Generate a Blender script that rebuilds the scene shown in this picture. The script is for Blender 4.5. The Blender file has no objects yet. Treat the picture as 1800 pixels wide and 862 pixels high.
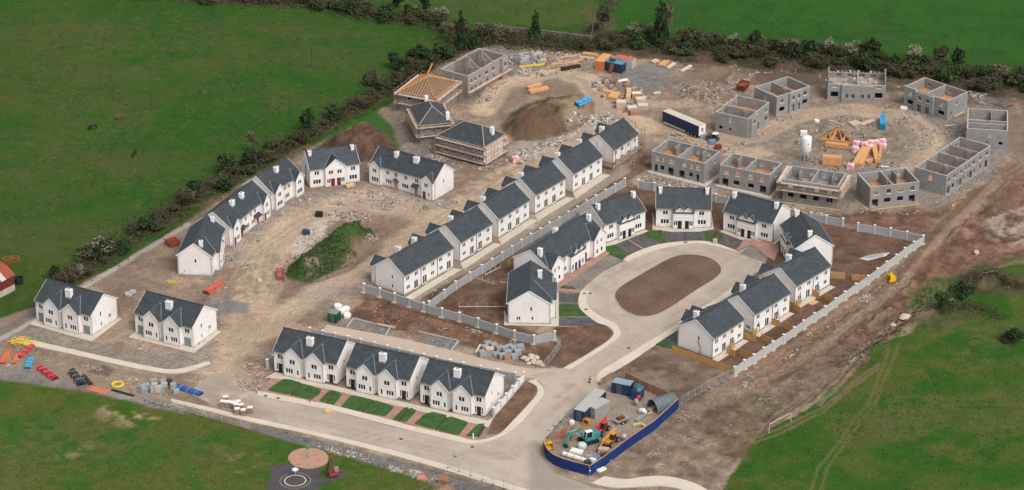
import bpy, math, random
import numpy as np
from mathutils import Vector, Matrix
rad = math.radians
SC = bpy.context.scene
COL = SC.collection
rnd = random.Random(7)
# ------------------------------------------------------------------ camera, sky, sun, exposure
FPX, PITCH, HCAM = 5000.0, rad(26.0), 300.0        # focal length in photo pixels, pitch, height in metres
cd = bpy.data.cameras.new('camera'); cam = bpy.data.objects.new('camera', cd); COL.objects.link(cam)
cam.location = (0, 0, HCAM); cam.rotation_euler = (rad(90) - PITCH, 0, 0)
cd.sensor_width = 36; cd.lens = 36 * FPX / 1800; cd.clip_start = 1; cd.clip_end = 9000
SC.camera = cam
SUN_EL, SUN_AZ = rad(50), rad(142)                  # azimuth measured from +Y towards +X
w = bpy.data.worlds.new('World'); SC.world = w; w.use_nodes = True
nt = w.node_tree; nt.nodes.clear()
sky = nt.nodes.new('ShaderNodeTexSky'); sky.sky_type = 'NISHITA'; sky.sun_disc = False
sky.sun_elevation = SUN_EL; sky.sun_rotation = SUN_AZ; sky.dust_density = 4.0; sky.air_density = 1.2
hs = nt.nodes.new('ShaderNodeHueSaturation'); hs.inputs['Saturation'].default_value = 0.22
bg = nt.nodes.new('ShaderNodeBackground'); bg.inputs['Strength'].default_value = 0.148
wo = nt.nodes.new('ShaderNodeOutputWorld')
nt.links.new(sky.outputs[0], hs.inputs['Color']); nt.links.new(hs.outputs[0], bg.inputs[0]); nt.links.new(bg.outputs[0], wo.inputs[0])
sl = bpy.data.lights.new('sun', 'SUN'); sun = bpy.data.objects.new('sun', sl); COL.objects.link(sun)
sl.energy = 0.9; sl.angle = rad(28); sl.color = (1.0, 0.965, 0.92)
sd = Vector((math.sin(SUN_AZ) * math.cos(SUN_EL), math.cos(SUN_AZ) * math.cos(SUN_EL), math.sin(SUN_EL)))
sun.rotation_euler = sd.to_track_quat('Z', 'Y').to_euler(); sun.location = (100, 300, 400)
SC.view_settings.view_transform = 'Standard'; SC.view_settings.look = 'None'
SC.view_settings.exposure = 0.23; SC.view_settings.gamma = 1; SC.view_settings.use_curve_mapping = False

# ------------------------------------------------------------------ survey helpers: photo pixel -> point of the ground plan
CP, SP = math.cos(PITCH), math.sin(PITCH)
def G(u, v, z=0.0):
    x = (u - 900) / FPX; y = (431 - v) / FPX
    d = (x, CP + y * SP, -SP + y * CP); t = (z - HCAM) / d[2]
    return Vector((d[0] * t, d[1] * t, z))
def yaw(a, b): return math.atan2(b.y - a.y, b.x - a.x)

# ------------------------------------------------------------------ materials
MATS = {}
def M(name, col, rough=0.85, var=0.12, scale=0.6, fine=6.0, bump=0.0, spec=0.3, metal=0.0, streak=0.0):
    if name in MATS: return MATS[name]
    m = bpy.data.materials.new(name); m.use_nodes = True; t = m.node_tree; b = t.nodes['Principled BSDF']
    b.inputs['Roughness'].default_value = rough; b.inputs['Specular IOR Level'].default_value = spec; b.inputs['Metallic'].default_value = metal
    g = t.nodes.new('ShaderNodeNewGeometry')
    def noise(s, det=4):
        n = t.nodes.new('ShaderNodeTexNoise'); n.inputs['Scale'].default_value = s; n.inputs['Detail'].default_value = det
        t.links.new(g.outputs['Position'], n.inputs['Vector']); return n
    n1, n2 = noise(scale), noise(fine, 3)
    ad = t.nodes.new('ShaderNodeMath'); ad.operation = 'ADD'; t.links.new(n1.outputs[0], ad.inputs[0]); t.links.new(n2.outputs[0], ad.inputs[1])
    mr = t.nodes.new('ShaderNodeMapRange'); mr.inputs['From Min'].default_value = 0.6; mr.inputs['From Max'].default_value = 1.4
    mr.inputs['To Min'].default_value = 1 - var; mr.inputs['To Max'].default_value = 1 + var; t.links.new(ad.outputs[0], mr.inputs[0])
    mx = t.nodes.new('ShaderNodeVectorMath'); mx.operation = 'SCALE'; mx.inputs[0].default_value = col[:3]
    t.links.new(mr.outputs[0], mx.inputs['Scale']); t.links.new(mx.outputs[0], b.inputs['Base Color'])
    if bump:
        bp = t.nodes.new('ShaderNodeBump'); bp.inputs['Strength'].default_value = bump; bp.inputs['Distance'].default_value = 0.1
        t.links.new(n2.outputs[0], bp.inputs['Height']); t.links.new(bp.outputs[0], b.inputs['Normal'])
    MATS[name] = m; return m
def coursed(name, col, mortar, cw, ch, rough=0.9, var=0.25, spec=0.3, mort=0.02):
    """masonry or slates: a brick texture wrapped on the walls by their own local axes"""
    m = M(name, col, rough, var, 0.5, 5.0, 0.0, spec); t = m.node_tree; b = t.nodes['Principled BSDF']
    src = b.inputs['Base Color'].links[0].from_socket
    tc = t.nodes.new('ShaderNodeTexCoord'); sx = t.nodes.new('ShaderNodeSeparateXYZ'); t.links.new(tc.outputs['Object'], sx.inputs[0])
    ad = t.nodes.new('ShaderNodeMath'); ad.operation = 'ADD'; t.links.new(sx.outputs[0], ad.inputs[0]); t.links.new(sx.outputs[1], ad.inputs[1])
    cb = t.nodes.new('ShaderNodeCombineXYZ'); t.links.new(ad.outputs[0], cb.inputs[0]); t.links.new(sx.outputs[2], cb.inputs[1])
    br = t.nodes.new('ShaderNodeTexBrick'); br.inputs['Scale'].default_value = 1.0
    br.inputs['Brick Width'].default_value = cw; br.inputs['Row Height'].default_value = ch; br.inputs['Mortar Size'].default_value = mort
    br.inputs['Color1'].default_value = (1, 1, 1, 1); br.inputs['Color2'].default_value = (1 - var, 1 - var, 1 - var, 1)
    br.inputs['Mortar'].default_value = (*mortar, 1); t.links.new(cb.outputs[0], br.inputs['Vector'])
    mu = t.nodes.new('ShaderNodeMix'); mu.data_type = 'RGBA'; mu.blend_type = 'MULTIPLY'; mu.inputs['Factor'].default_value = 1.0
    t.links.new(src, mu.inputs[6]); t.links.new(br.outputs['Color'], mu.inputs[7]); t.links.new(mu.outputs[2], b.inputs['Base Color'])
    return m
WHITE = M('white_render', (0.79, 0.755, 0.725), 0.9, 0.09, 0.3, 1.3)
def splash(m):
    """mud splashed up the foot of rendered walls, and faint rain streaks"""
    t = m.node_tree; b = t.nodes['Principled BSDF']; src = b.inputs['Base Color'].links[0].from_socket; g = t.nodes.new('ShaderNodeNewGeometry'); sp = t.nodes.new('ShaderNodeSeparateXYZ'); t.links.new(g.outputs['Position'], sp.inputs[0])
    n = t.nodes.new('ShaderNodeTexNoise'); n.inputs['Scale'].default_value = 0.9; n.inputs['Detail'].default_value = 5; t.links.new(g.outputs['Position'], n.inputs['Vector'])
    a = t.nodes.new('ShaderNodeMath'); a.operation = 'MULTIPLY_ADD'; a.inputs[1].default_value = 2.6; a.inputs[2].default_value = -0.75; t.links.new(n.outputs[0], a.inputs[0])
    r = t.nodes.new('ShaderNodeMath'); r.operation = 'SUBTRACT'; t.links.new(a.outputs[0], r.inputs[0]); t.links.new(sp.outputs[2], r.inputs[1])
    mr = t.nodes.new('ShaderNodeMapRange'); mr.inputs['From Min'].default_value = -0.3; mr.inputs['From Max'].default_value = 0.6; mr.inputs['To Max'].default_value = 0.45; t.links.new(r.outputs[0], mr.inputs[0])
    mp = t.nodes.new('ShaderNodeMapping'); mp.inputs['Scale'].default_value = (1.6, 1.6, 0.10); t.links.new(g.outputs['Position'], mp.inputs[0])
    n2 = t.nodes.new('ShaderNodeTexNoise'); n2.inputs['Scale'].default_value = 1.0; n2.inputs['Detail'].default_value = 3; t.links.new(mp.outputs[0], n2.inputs['Vector'])
    m2 = t.nodes.new('ShaderNodeMapRange'); m2.inputs['From Min'].default_value = 0.55; m2.inputs['From Max'].default_value = 0.8; m2.inputs['To Max'].default_value = 0.16; t.links.new(n2.outputs[0], m2.inputs[0])
    for f, c in ((m2.outputs[0], (0.52, 0.49, 0.45, 1)), (mr.outputs[0], (0.42, 0.335, 0.26, 1))):
        x = t.nodes.new('ShaderNodeMix'); x.data_type = 'RGBA'; t.links.new(f, x.inputs['Factor']); t.links.new(src, x.inputs[6]); x.inputs[7].default_value = c; src = x.outputs[2]
    t.links.new(src, b.inputs['Base Color'])
splash(WHITE)
PINKW = M('warm_render', (0.77, 0.72, 0.68), 0.9, 0.06, 0.35, 2.0)
SLATE = coursed('slate', (0.052, 0.062, 0.073), (0.74, 0.74, 0.74), 0.9, 0.26, 0.58, 0.34, 0.4, 0.02)
LEAD = M('lead_flashing', (0.17, 0.21, 0.24), 0.6, 0.15)
FASCIA = M('white_fascia', (0.75, 0.73, 0.7), 0.6, 0.05)
SOFFD = M('dark_gutter', (0.05, 0.05, 0.055), 0.6, 0.1)
UPVC = M('white_frame', (0.75, 0.74, 0.71), 0.5, 0.04)
GLASS = M('window_glass', (0.022, 0.026, 0.027), 0.12, 0.5, 0.35, 1.5, 0, 0.5)
PLINTH = M('dark_plinth', (0.045, 0.042, 0.042), 0.9, 0.2)
DBLACK = M('black_door', (0.018, 0.022, 0.026), 0.5, 0.1)
DBROWN = M('brown_door', (0.16, 0.035, 0.015), 0.5, 0.2)
DGREY = M('boarded_door', (0.20, 0.235, 0.25), 0.7, 0.2)
BLOCK = coursed('concrete_block', (0.30, 0.29, 0.28), (0.84, 0.84, 0.84), 0.9, 0.45, 0.95, 0.2, 0.2, 0.05)
CAP = M('mortar_cap', (0.42, 0.40, 0.375), 0.95, 0.15)
BLOCKP = coursed('pinkish_block', (0.36, 0.315, 0.295), (0.75, 0.75, 0.75), 0.9, 0.45, 0.95, 0.18, 0.2, 0.05)
WALLG = M('grey_wall_block', (0.33, 0.345, 0.35), 0.95, 0.14, 0.5, 3.0)
PIER = M('pier_render', (0.50, 0.485, 0.45), 0.95, 0.1)
PATH = M('concrete_path', (0.60, 0.515, 0.41), 0.95, 0.13, 0.25, 2.5)
APRON = M('concrete_apron', (0.55, 0.48, 0.395), 0.95, 0.14, 0.4, 3.0)
KERB = M('kerb_concrete', (0.44, 0.385, 0.32), 0.95, 0.12)
TARMAC = M('tarmac', (0.095, 0.092, 0.092), 0.95, 0.55, 0.35, 1.2)
PAVING = coursed('brick_paving', (0.42, 0.235, 0.19), (0.8, 0.8, 0.8), 0.4, 0.4, 0.95, 0.2, 0.2, 0.03)
LAWN = M('lawn_turf', (0.042, 0.100, 0.024), 0.95, 0.5, 0.6, 1.8)
SOILS = M('dark_soil_strip', (0.075, 0.04, 0.028), 1, 0.25)
TIMB = M('new_timber', (0.60, 0.31, 0.13), 0.85, 0.22, 0.8, 4.0)
TIMP = M('pale_timber', (0.56, 0.42, 0.31), 0.9, 0.22, 0.8, 4.0)
TIMF = M('fence_timber', (0.46, 0.27, 0.11), 0.9, 0.22, 0.8, 5.0)
BOARD = M('scaffold_board', (0.62, 0.48, 0.38), 0.95, 0.25, 0.5, 2.0)
CHIP = M('chipboard_floor', (0.52, 0.235, 0.11), 0.95, 0.4, 0.35, 1.4)
SLABF = M('concrete_floor', (0.36, 0.32, 0.28), 0.95, 0.35, 0.5, 2.0)
POLE = M('scaffold_tube', (0.30, 0.21, 0.165), 0.7, 0.3)
GALV = M('galvanised_steel', (0.42, 0.43, 0.43), 0.5, 0.12, 0.5, 3, 0, 0.5)
RUST = M('rusty_steel', (0.17, 0.045, 0.022), 0.9, 0.35)
OXIDE = M('red_oxide', (0.40, 0.075, 0.045), 0.85, 0.3)
BLUES = M('blue_steel', (0.022, 0.047, 0.105), 0.65, 0.35, 0.8, 3)
BLUEH = M('blue_hoarding', (0.007, 0.030, 0.145), 0.75, 0.3, 0.4, 2.5)
ORANGE = M('orange_steel', (0.62, 0.20, 0.045), 0.65, 0.2)
GREYS = M('grey_steel', (0.30, 0.30, 0.29), 0.65, 0.12)
GREYL = M('light_grey_steel', (0.50, 0.49, 0.46), 0.7, 0.12)
BLUEL = M('faded_blue_steel', (0.13, 0.24, 0.34), 0.7, 0.15)
ROOFR = M('faded_red_roof', (0.50, 0.13, 0.11), 0.8, 0.2)
TEAL = M('teal_paint', (0.03, 0.27, 0.24), 0.7, 0.35, 1.2, 5)
REDP = M('red_paint', (0.48, 0.035, 0.05), 0.65, 0.3, 1.2, 5)
YELP = M('yellow_plastic', (0.66, 0.45, 0.07), 0.6, 0.15)
AMBER = M('amber_paint', (0.58, 0.26, 0.045), 0.7, 0.35, 1.2, 5)
CYAN = M('sky_blue_wrap', (0.03, 0.33, 0.62), 0.5, 0.15)
DKTEAL = M('dark_blue_wrap', (0.012, 0.16, 0.27), 0.5, 0.15)
BLUEP = M('blue_pipe', (0.03, 0.11, 0.33), 0.55, 0.2)
ORANP = M('orange_pipe', (0.62, 0.17, 0.075), 0.6, 0.2)
DGREEN = M('dark_green_paint', (0.012, 0.085, 0.055), 0.6, 0.15)
GGREEN = M('grey_green_wrap', (0.045, 0.065, 0.06), 0.7, 0.3)
WHITEP = M('white_plastic', (0.78, 0.76, 0.73), 0.6, 0.06)
PINKI = M('pink_insulation', (0.78, 0.33, 0.40), 0.8, 0.25, 1.5, 6)
BLACKR = M('black_rubber', (0.022, 0.022, 0.022), 0.9, 0.1)
STONEC = M('pale_stone', (0.50, 0.42, 0.335), 0.95, 0.3)
BRICKR = M('brick_stack', (0.36, 0.20, 0.15), 0.95, 0.3)
RUBW = M('rubble_white', (0.55, 0.49, 0.43), 1, 0.2)
RUBG = M('rubble_grey', (0.27, 0.255, 0.24), 1, 0.3)
RUBP = M('rubble_pink', (0.42, 0.315, 0.26), 1, 0.25)
RUBD = M('rubble_dark', (0.14, 0.12, 0.105), 1, 0.3)

# ------------------------------------------------------------------ mesh builder
class MB:
    def __init__(s): s.v = []; s.f = []; s.mi = []; s.mats = []; s.cur = 0
    def use(s, m):
        if m not in s.mats: s.mats.append(m)
        s.cur = s.mats.index(m); return s
    def face(s, pts):
        n = len(s.v); s.v.extend([tuple(p) for p in pts]); s.f.append(tuple(range(n, n + len(pts)))); s.mi.append(s.cur)
    def hexa(s, b, t):
        """bottom four and top four corners, counter-clockwise from above"""
        n = len(s.v); s.v.extend([tuple(p) for p in b] + [tuple(p) for p in t])
        for q in ((3, 2, 1, 0), (4, 5, 6, 7), (0, 1, 5, 4), (1, 2, 6, 5), (2, 3, 7, 6), (3, 0, 4, 7)):
            s.f.append(tuple(n + i for i in q)); s.mi.append(s.cur)
    def box(s, x0, y0, z0, x1, y1, z1):
        s.hexa([(x0, y0, z0), (x1, y0, z0), (x1, y1, z0), (x0, y1, z0)], [(x0, y0, z1), (x1, y0, z1), (x1, y1, z1), (x0, y1, z1)])
    def rbox(s, x, y, z0, z1, lx, ly, a):
        c, d = math.cos(a), math.sin(a)
        q = [(x + c * i * lx / 2 - d * j * ly / 2, y + d * i * lx / 2 + c * j * ly / 2) for i, j in ((-1, -1), (1, -1), (1, 1), (-1, 1))]
        s.hexa([(*p, z0) for p in q], [(*p, z1) for p in q])
    def bar(s, p, q, w, h=None):
        p, q = Vector(p), Vector(q); h = h or w; d = (q - p); d.normalize()
        up = Vector((0, 0, 1)) if abs(d.z) < 0.95 else Vector((1, 0, 0))
        r = d.cross(up).normalized() * w / 2; u = r.cross(d).normalized() * h / 2
        s.hexa([p - r - u, p + r - u, q + r - u, q - r - u], [p - r + u, p + r + u, q + r + u, q - r + u])
    def tube(s, p, q, r, n=8, r2=None):
        p, q = Vector(p), Vector(q); d = (q - p).normalized(); r2 = r if r2 is None else r2
        up = Vector((0, 0, 1)) if abs(d.z) < 0.95 else Vector((1, 0, 0))
        a = d.cross(up).normalized(); b = a.cross(d); k = len(s.v)
        for c, rr in ((p, r), (q, r2)):
            for i in range(n):
                t = 2 * math.pi * i / n; s.v.append(tuple(c + a * math.cos(t) * rr + b * math.sin(t) * rr))
        for i in range(n):
            j = (i + 1) % n; s.f.append((k + i, k + j, k + n + j, k + n + i)); s.mi.append(s.cur)
        s.f.append(tuple(k + i for i in reversed(range(n)))); s.f.append(tuple(k + n + i for i in range(n))); s.mi += [s.cur] * 2
    def path(s, pts, r, n=6):
        for a, b in zip(pts, pts[1:]): s.tube(a, b, r, n)
    def lathe(s, prof, n=16, c=(0, 0)):
        k = len(s.v)
        for r, z in prof:
            for i in range(n):
                t = 2 * math.pi * i / n; s.v.append((c[0] + r * math.cos(t), c[1] + r * math.sin(t), z))
        for a in range(len(prof) - 1):
            for i in range(n):
                j = (i + 1) % n; s.f.append((k + a * n + i, k + a * n + j, k + (a + 1) * n + j, k + (a + 1) * n + i)); s.mi.append(s.cur)
        s.f.append(tuple(k + (len(prof) - 1) * n + i for i in range(n))); s.mi.append(s.cur)
    def prism(s, pts, z0, z1):
        """flat polygon pushed from z0 up to z1 (closed)"""
        ar = sum(a[0] * b[1] - b[0] * a[1] for a, b in zip(pts, pts[1:] + pts[:1]))
        if ar < 0: pts = pts[::-1]
        n = len(pts); k = len(s.v)
        s.v.extend([(p[0], p[1], z0) for p in pts] + [(p[0], p[1], z1) for p in pts])
        s.f.append(tuple(k + i for i in reversed(range(n)))); s.f.append(tuple(k + n + i for i in range(n))); s.mi += [s.cur] * 2
        for i in range(n):
            j = (i + 1) % n; s.f.append((k + i, k + j, k + n + j, k + n + i)); s.mi.append(s.cur)
    def slab(s, pts, th):
        """sloping polygon given by its top corners (counter-clockwise seen from above), thickened straight down"""
        n = len(pts); k = len(s.v)
        s.v.extend([tuple(p) for p in pts] + [(p[0], p[1], p[2] - th) for p in pts])
        s.f.append(tuple(k + i for i in range(n))); s.f.append(tuple(k + n + i for i in reversed(range(n)))); s.mi += [s.cur] * 2
        for i in range(n):
            j = (i + 1) % n; s.f.append((k + j, k + i, k + n + i, k + n + j)); s.mi.append(s.cur)
    def mesh(s, name):
        me = bpy.data.meshes.new(name); me.from_pydata(s.v, [], s.f)
        for m in s.mats: me.materials.append(m)
        me.polygons.foreach_set('material_index', s.mi); me.update(); return me
    def build(s, name, mat=None, parent=None, smooth=False):
        if not s.v: return None
        if mat is not None and not s.mats: s.mats = [mat]
        o = bpy.data.objects.new(name, s.mesh(name)); COL.objects.link(o)
        if smooth: o.data.polygons.foreach_set('use_smooth', [True] * len(o.data.polygons))
        if parent: o.parent = parent
        return o
def tag(o, label=None, cat=None, group=None, kind=None):
    if label: o['label'] = label
    if cat: o['category'] = cat
    if group: o['group'] = group
    if kind: o['kind'] = kind
    return o
def thing(name, label, cat, loc=(0, 0, 0), rz=0.0, group=None):
    o = bpy.data.objects.new(name, None); COL.objects.link(o); o.empty_display_size = 0.5
    o.location = loc; o.rotation_euler = (0, 0, rz); return tag(o, label, cat, group)
def struct(name, mb, mat=None):
    return tag(mb.build(name, mat), kind='structure')
KIDS = {}
def copy_tree(root, loc, rz, label, group=None, scale=None):
    kids = KIDS.get(root.name)
    if kids is None: kids = KIDS[root.name] = list(root.children)
    r = root.copy(); COL.objects.link(r); r.location = loc; r.rotation_euler = (0, 0, rz); r['label'] = label
    if scale: r.scale = scale
    if group: r['group'] = group
    for c in kids:
        k = c.copy(); COL.objects.link(k); k.parent = r
        for g in c.children:
            q = g.copy(); COL.objects.link(q); q.parent = k
    return r
def smooth_px(pts, closed=True, n=5):
    """Catmull-Rom through outline points"""
    out = []; N = len(pts); rng = range(N) if closed else range(N - 1)
    for i in rng:
        def g(k): return pts[k % N] if closed else pts[max(0, min(N - 1, k))]
        p0, p1, p2, p3 = g(i - 1), g(i), g(i + 1), g(i + 2)
        for j in range(n):
            t = j / n; t2, t3 = t * t, t * t * t
            out.append(tuple(0.5 * (2 * p1[k] + (p2[k] - p0[k]) * t + (2 * p0[k] - 5 * p1[k] + 4 * p2[k] - p3[k]) * t2 + (3 * p1[k] - p0[k] - 3 * p2[k] + p3[k]) * t3) for k in (0, 1)))
    if not closed: out.append(tuple(pts[-1]))
    return out
def gpoly(pts): return [(p.x, p.y) for p in (G(*q) for q in pts)]
# ------------------------------------------------------------------ the ground: one sheet, fine over the site, coarse out to the horizon
def vnoise(x, y, seed):
    xi = np.floor(x).astype(np.int64); yi = np.floor(y).astype(np.int64); fx = x - xi; fy = y - yi
    fx = fx * fx * (3 - 2 * fx); fy = fy * fy * (3 - 2 * fy)
    def h(a, b):
        n = (a * 374761393 + b * 668265263 + seed * 1442695041) & 0x7fffffff
        n = ((n ^ (n >> 13)) * 1274126177) & 0x7fffffff
        return ((n ^ (n >> 16)) & 0xffff) / 65535.0
    a, b, c, d = h(xi, yi), h(xi + 1, yi), h(xi, yi + 1), h(xi + 1, yi + 1)
    return a + (b - a) * fx + (c - a) * fy + (a - b - c + d) * fx * fy
def fbm(x, y, s, seed, o=4):
    v = np.zeros_like(x); a = 0.5; t = 0
    for i in range(o):
        v += a * vnoise(x * s, y * s, seed + i * 17); t += a; a *= 0.55; s *= 2.1
    return v / t
def sstep(a, b, x):
    t = np.clip((x - a) / (b - a), 0, 1); return t * t * (3 - 2 * t)
far = [-4000, -2200, -1200, -700, -450, -320, -250, -210, -185]
gx = np.concatenate([far, np.arange(-172, 172.1, 0.5), [-f for f in far[::-1]]])
gy = np.concatenate([[-1500, -600, 0, 200, 340, 420, 460], np.arange(482, 806.1, 0.5), [820, 845, 880, 940, 1040, 1250, 1700, 2600, 4200, 7000]])
GXX, GYY = np.meshgrid(gx, gy); X = GXX.ravel(); Y = GYY.ravel(); NX, NY = len(gx), len(gy)
zc = np.maximum(Y * CP + HCAM * SP, 50.0)
U = 900 + FPX * X / zc; V = 431 - FPX * (Y * SP - HCAM * CP) / zc
V2 = V * 2.2                                              # plan distances are foreshortened about 2.2 times along the view
inside = (U > -450) & (U < 2250) & (V > -300) & (V < 1150)
idx = np.nonzero(inside)[0]
u_, v_, x_, y_ = U[idx], V2[idx], X[idx], Y[idx]
n1 = fbm(x_, y_, 0.05, 1); n2 = fbm(x_, y_, 0.18, 2); n3 = fbm(x_, y_, 0.6, 3, 3); n4 = fbm(x_, y_, 1.7, 4, 2)
nA = fbm(x_, y_, 0.11, 31); nB = fbm(x_, y_, 0.28, 32); nC = vnoise(x_ * 2.0, y_ * 2.0, 77)
wu = (fbm(x_, y_, 0.16, 5) - 0.5); wv = (fbm(x_, y_, 0.16, 6) - 0.5); wf = (fbm(x_, y_, 0.7, 8, 3) - 0.5)
def poly_sd(pts, warp=10.0, soft=6.0):
    """coverage 0..1 of an outline in photo pixels whose edge is roughened by noise"""
    P = np.array([(p[0], p[1] * 2.2) for p in pts]); m = 40 + soft
    sel = np.nonzero((u_ > P[:, 0].min() - m) & (u_ < P[:, 0].max() + m) & (v_ > P[:, 1].min() - m) & (v_ < P[:, 1].max() + m))[0]
    a = u_[sel] + wu[sel] * warp * 2.2 + wf[sel] * warp * 0.7; b = v_[sel] + wv[sel] * warp * 2.2 + wf[sel] * warp * 0.7
    ins = np.zeros(len(sel), bool); dm = np.full(len(sel), 1e9)
    for i in range(len(P)):
        (x0, y0), (x1, y1) = P[i], P[(i + 1) % len(P)]
        if y0 != y1:
            c = ((y0 > b) != (y1 > b)); ins ^= c & (a < (x1 - x0) * (b - y0) / (y1 - y0) + x0)
        dx, dy = x1 - x0, y1 - y0; L = dx * dx + dy * dy + 1e-9
        t = np.clip(((a - x0) * dx + (b - y0) * dy) / L, 0, 1)
        dm = np.minimum(dm, np.hypot(a - x0 - t * dx, b - y0 - t * dy))
    sd_ = np.where(ins, dm, -dm); return sel, sd_
def line_d(pts, warp=3.0):
    P = np.array([(p[0], p[1] * 2.2) for p in pts])
    m = 60; sel = np.nonzero((u_ > P[:, 0].min() - m) & (u_ < P[:, 0].max() + m) & (v_ > P[:, 1].min() - m) & (v_ < P[:, 1].max() + m))[0]
    a = u_[sel] + wu[sel] * warp * 2; b = v_[sel] + wv[sel] * warp * 2; dm = np.full(len(sel), 1e9)
    for i in range(len(P) - 1):
        (x0, y0), (x1, y1) = P[i], P[i + 1]; dx, dy = x1 - x0, y1 - y0; L = dx * dx + dy * dy + 1e-9
        t = np.clip(((a - x0) * dx + (b - y0) * dy) / L, 0, 1); dm = np.minimum(dm, np.hypot(a - x0 - t * dx, b - y0 - t * dy))
    return sel, dm
def mixn(c1, c2, t): return np.outer(1 - t, c1) + np.outer(t, c2)
# base: pasture, with worn and lush patches; the far fields to the right are greener
CC = np.zeros((len(X), 3)); CC[:] = (0.037, 0.084, 0.014)
g1, g2, g3 = np.array((0.028, 0.086, 0.011)), np.array((0.055, 0.085, 0.016)), np.array((0.024, 0.062, 0.012))
pasture = mixn(g1, g2, sstep(0.42, 0.68, 0.6 * n1 + 0.4 * nA)); tt = sstep(0.55, 0.72, n3) * 0.45
pasture = pasture * (1 - tt[:, None]) + g3 * tt[:, None]; tt = sstep(0.56, 0.72, 0.5 * nB + 0.5 * n4) * 0.5; pasture = pasture * (1 - tt[:, None]) + np.array((0.085, 0.10, 0.03)) * tt[:, None]
tt = sstep(0.50, 0.68, fbm(x_ * 0.35 + y_ * 0.1, y_, 0.09, 91)) * 0.35; pasture = pasture * (1 - tt[:, None]) + np.array((0.078, 0.078, 0.028)) * tt[:, None]; C = pasture.copy()
Z = np.zeros(len(X)); zz = np.zeros(len(idx)); FLAT = np.ones(len(idx))
def paint(pts, col, alpha=1.0, warp=10.0, soft=6.0, breakup=None, mask=None):
    sel, s = poly_sd(pts, warp, soft); k = sstep(-soft, soft, s) * alpha
    if breakup is not None: k = k * sstep(breakup, breakup + 0.18, 0.5 * n2[sel] + 0.5 * n3[sel])
    if mask is not None: k = k * mask[sel]
    c = col[sel] if isinstance(col, np.ndarray) and col.ndim == 2 else np.array(col)
    C[sel] = C[sel] * (1 - k[:, None]) + c * k[:, None]; return sel, k
def stroke(pts, col, width, alpha=1.0, warp=3.0, soft=4.0, breakup=None):
    sel, d = line_d(pts, warp); k = (1 - sstep(width, width + soft, d)) * alpha
    if breakup is not None: k = k * sstep(breakup, breakup + 0.2, 0.5 * n2[sel] + 0.5 * n3[sel])
    c = col[sel] if isinstance(col, np.ndarray) and col.ndim == 2 else np.array(col)
    C[sel] = C[sel] * (1 - k[:, None]) + c * k[:, None]
DIRT = mixn((0.43, 0.315, 0.228), (0.27, 0.20, 0.152), sstep(0.36, 0.62, 0.6 * n2 + 0.4 * n3)); t_ = sstep(0.46, 0.62, 0.6 * nA + 0.4 * nB)
DIRT = DIRT * (1 - 0.6 * t_[:, None]) + np.array((0.20, 0.137, 0.098)) * 0.6 * t_[:, None]; DIRT *= 0.86 * (0.80 + 0.40 * n4)[:, None]
TAN = mixn((0.51, 0.375, 0.262), (0.375, 0.275, 0.195), sstep(.3, .7, 0.5 * n2 + 0.5 * n3)) * (0.9 + 0.2 * n4)[:, None]
SOIL = mixn((0.165, 0.100, 0.070), (0.115, 0.066, 0.044), sstep(0.3, 0.7, nB)) * (0.8 + 0.4 * n3)[:, None]
REDS = mixn((0.22, 0.125, 0.084), (0.125, 0.07, 0.046), sstep(0.35, 0.65, nB)) * (0.78 + 0.44 * n3)[:, None]
GRAV = mixn((0.25, 0.235, 0.222), (0.15, 0.145, 0.142), n2) * (0.75 + 0.5 * n4)[:, None]
GRYD = mixn((0.31, 0.26, 0.215), (0.19, 0.165, 0.145), n2) * (0.72 + 0.56 * n4)[:, None]
ROUGH = mixn((0.25, 0.18, 0.132), (0.165, 0.115, 0.08), sstep(0.35, 0.65, nB)) * (0.7 + 0.6 * n3)[:, None]
LUSH = mixn((0.026, 0.088, 0.014), (0.04, 0.105, 0.018), n2); DRYG = mixn((0.10, 0.088, 0.035), (0.06, 0.085, 0.026), n2)
SCRUB = mixn((0.085, 0.06, 0.038), (0.045, 0.05, 0.02), sstep(0.35, 0.65, nB)) * (0.6 + 0.8 * n3)[:, None]
CLUMP = np.array((0.018, 0.05, 0.014))
# ---- fields
paint([(1070, -80), (1900, -80), (1900, 160), (1700, 105), (1330, 70), (1090, 45)], mixn((0.030, 0.100, 0.016), (0.022, 0.080, 0.012), n2), 0.85, 8, 10)
paint([(560, -60), (1050, -60), (1045, 52), (840, 40), (700, 10)], mixn((0.075, 0.09, 0.022), (0.048, 0.09, 0.02), n2), 0.85, 6, 8)
for p in ([(60, 60), (330, 20), (420, 90), (250, 150), (60, 130)], [(520, 40), (700, 60), (600, 130), (480, 110)], [(0, 200), (200, 160), (300, 230), (60, 290)]):
    paint(p, (0.075, 0.086, 0.026), 0.5, 40, 50, 0.42)
k = sstep(0.66, 0.74, nC) * sstep(0.5, 0.62, n2) * 0.5; C = C * (1 - k[:, None]) + CLUMP * k[:, None]
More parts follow.
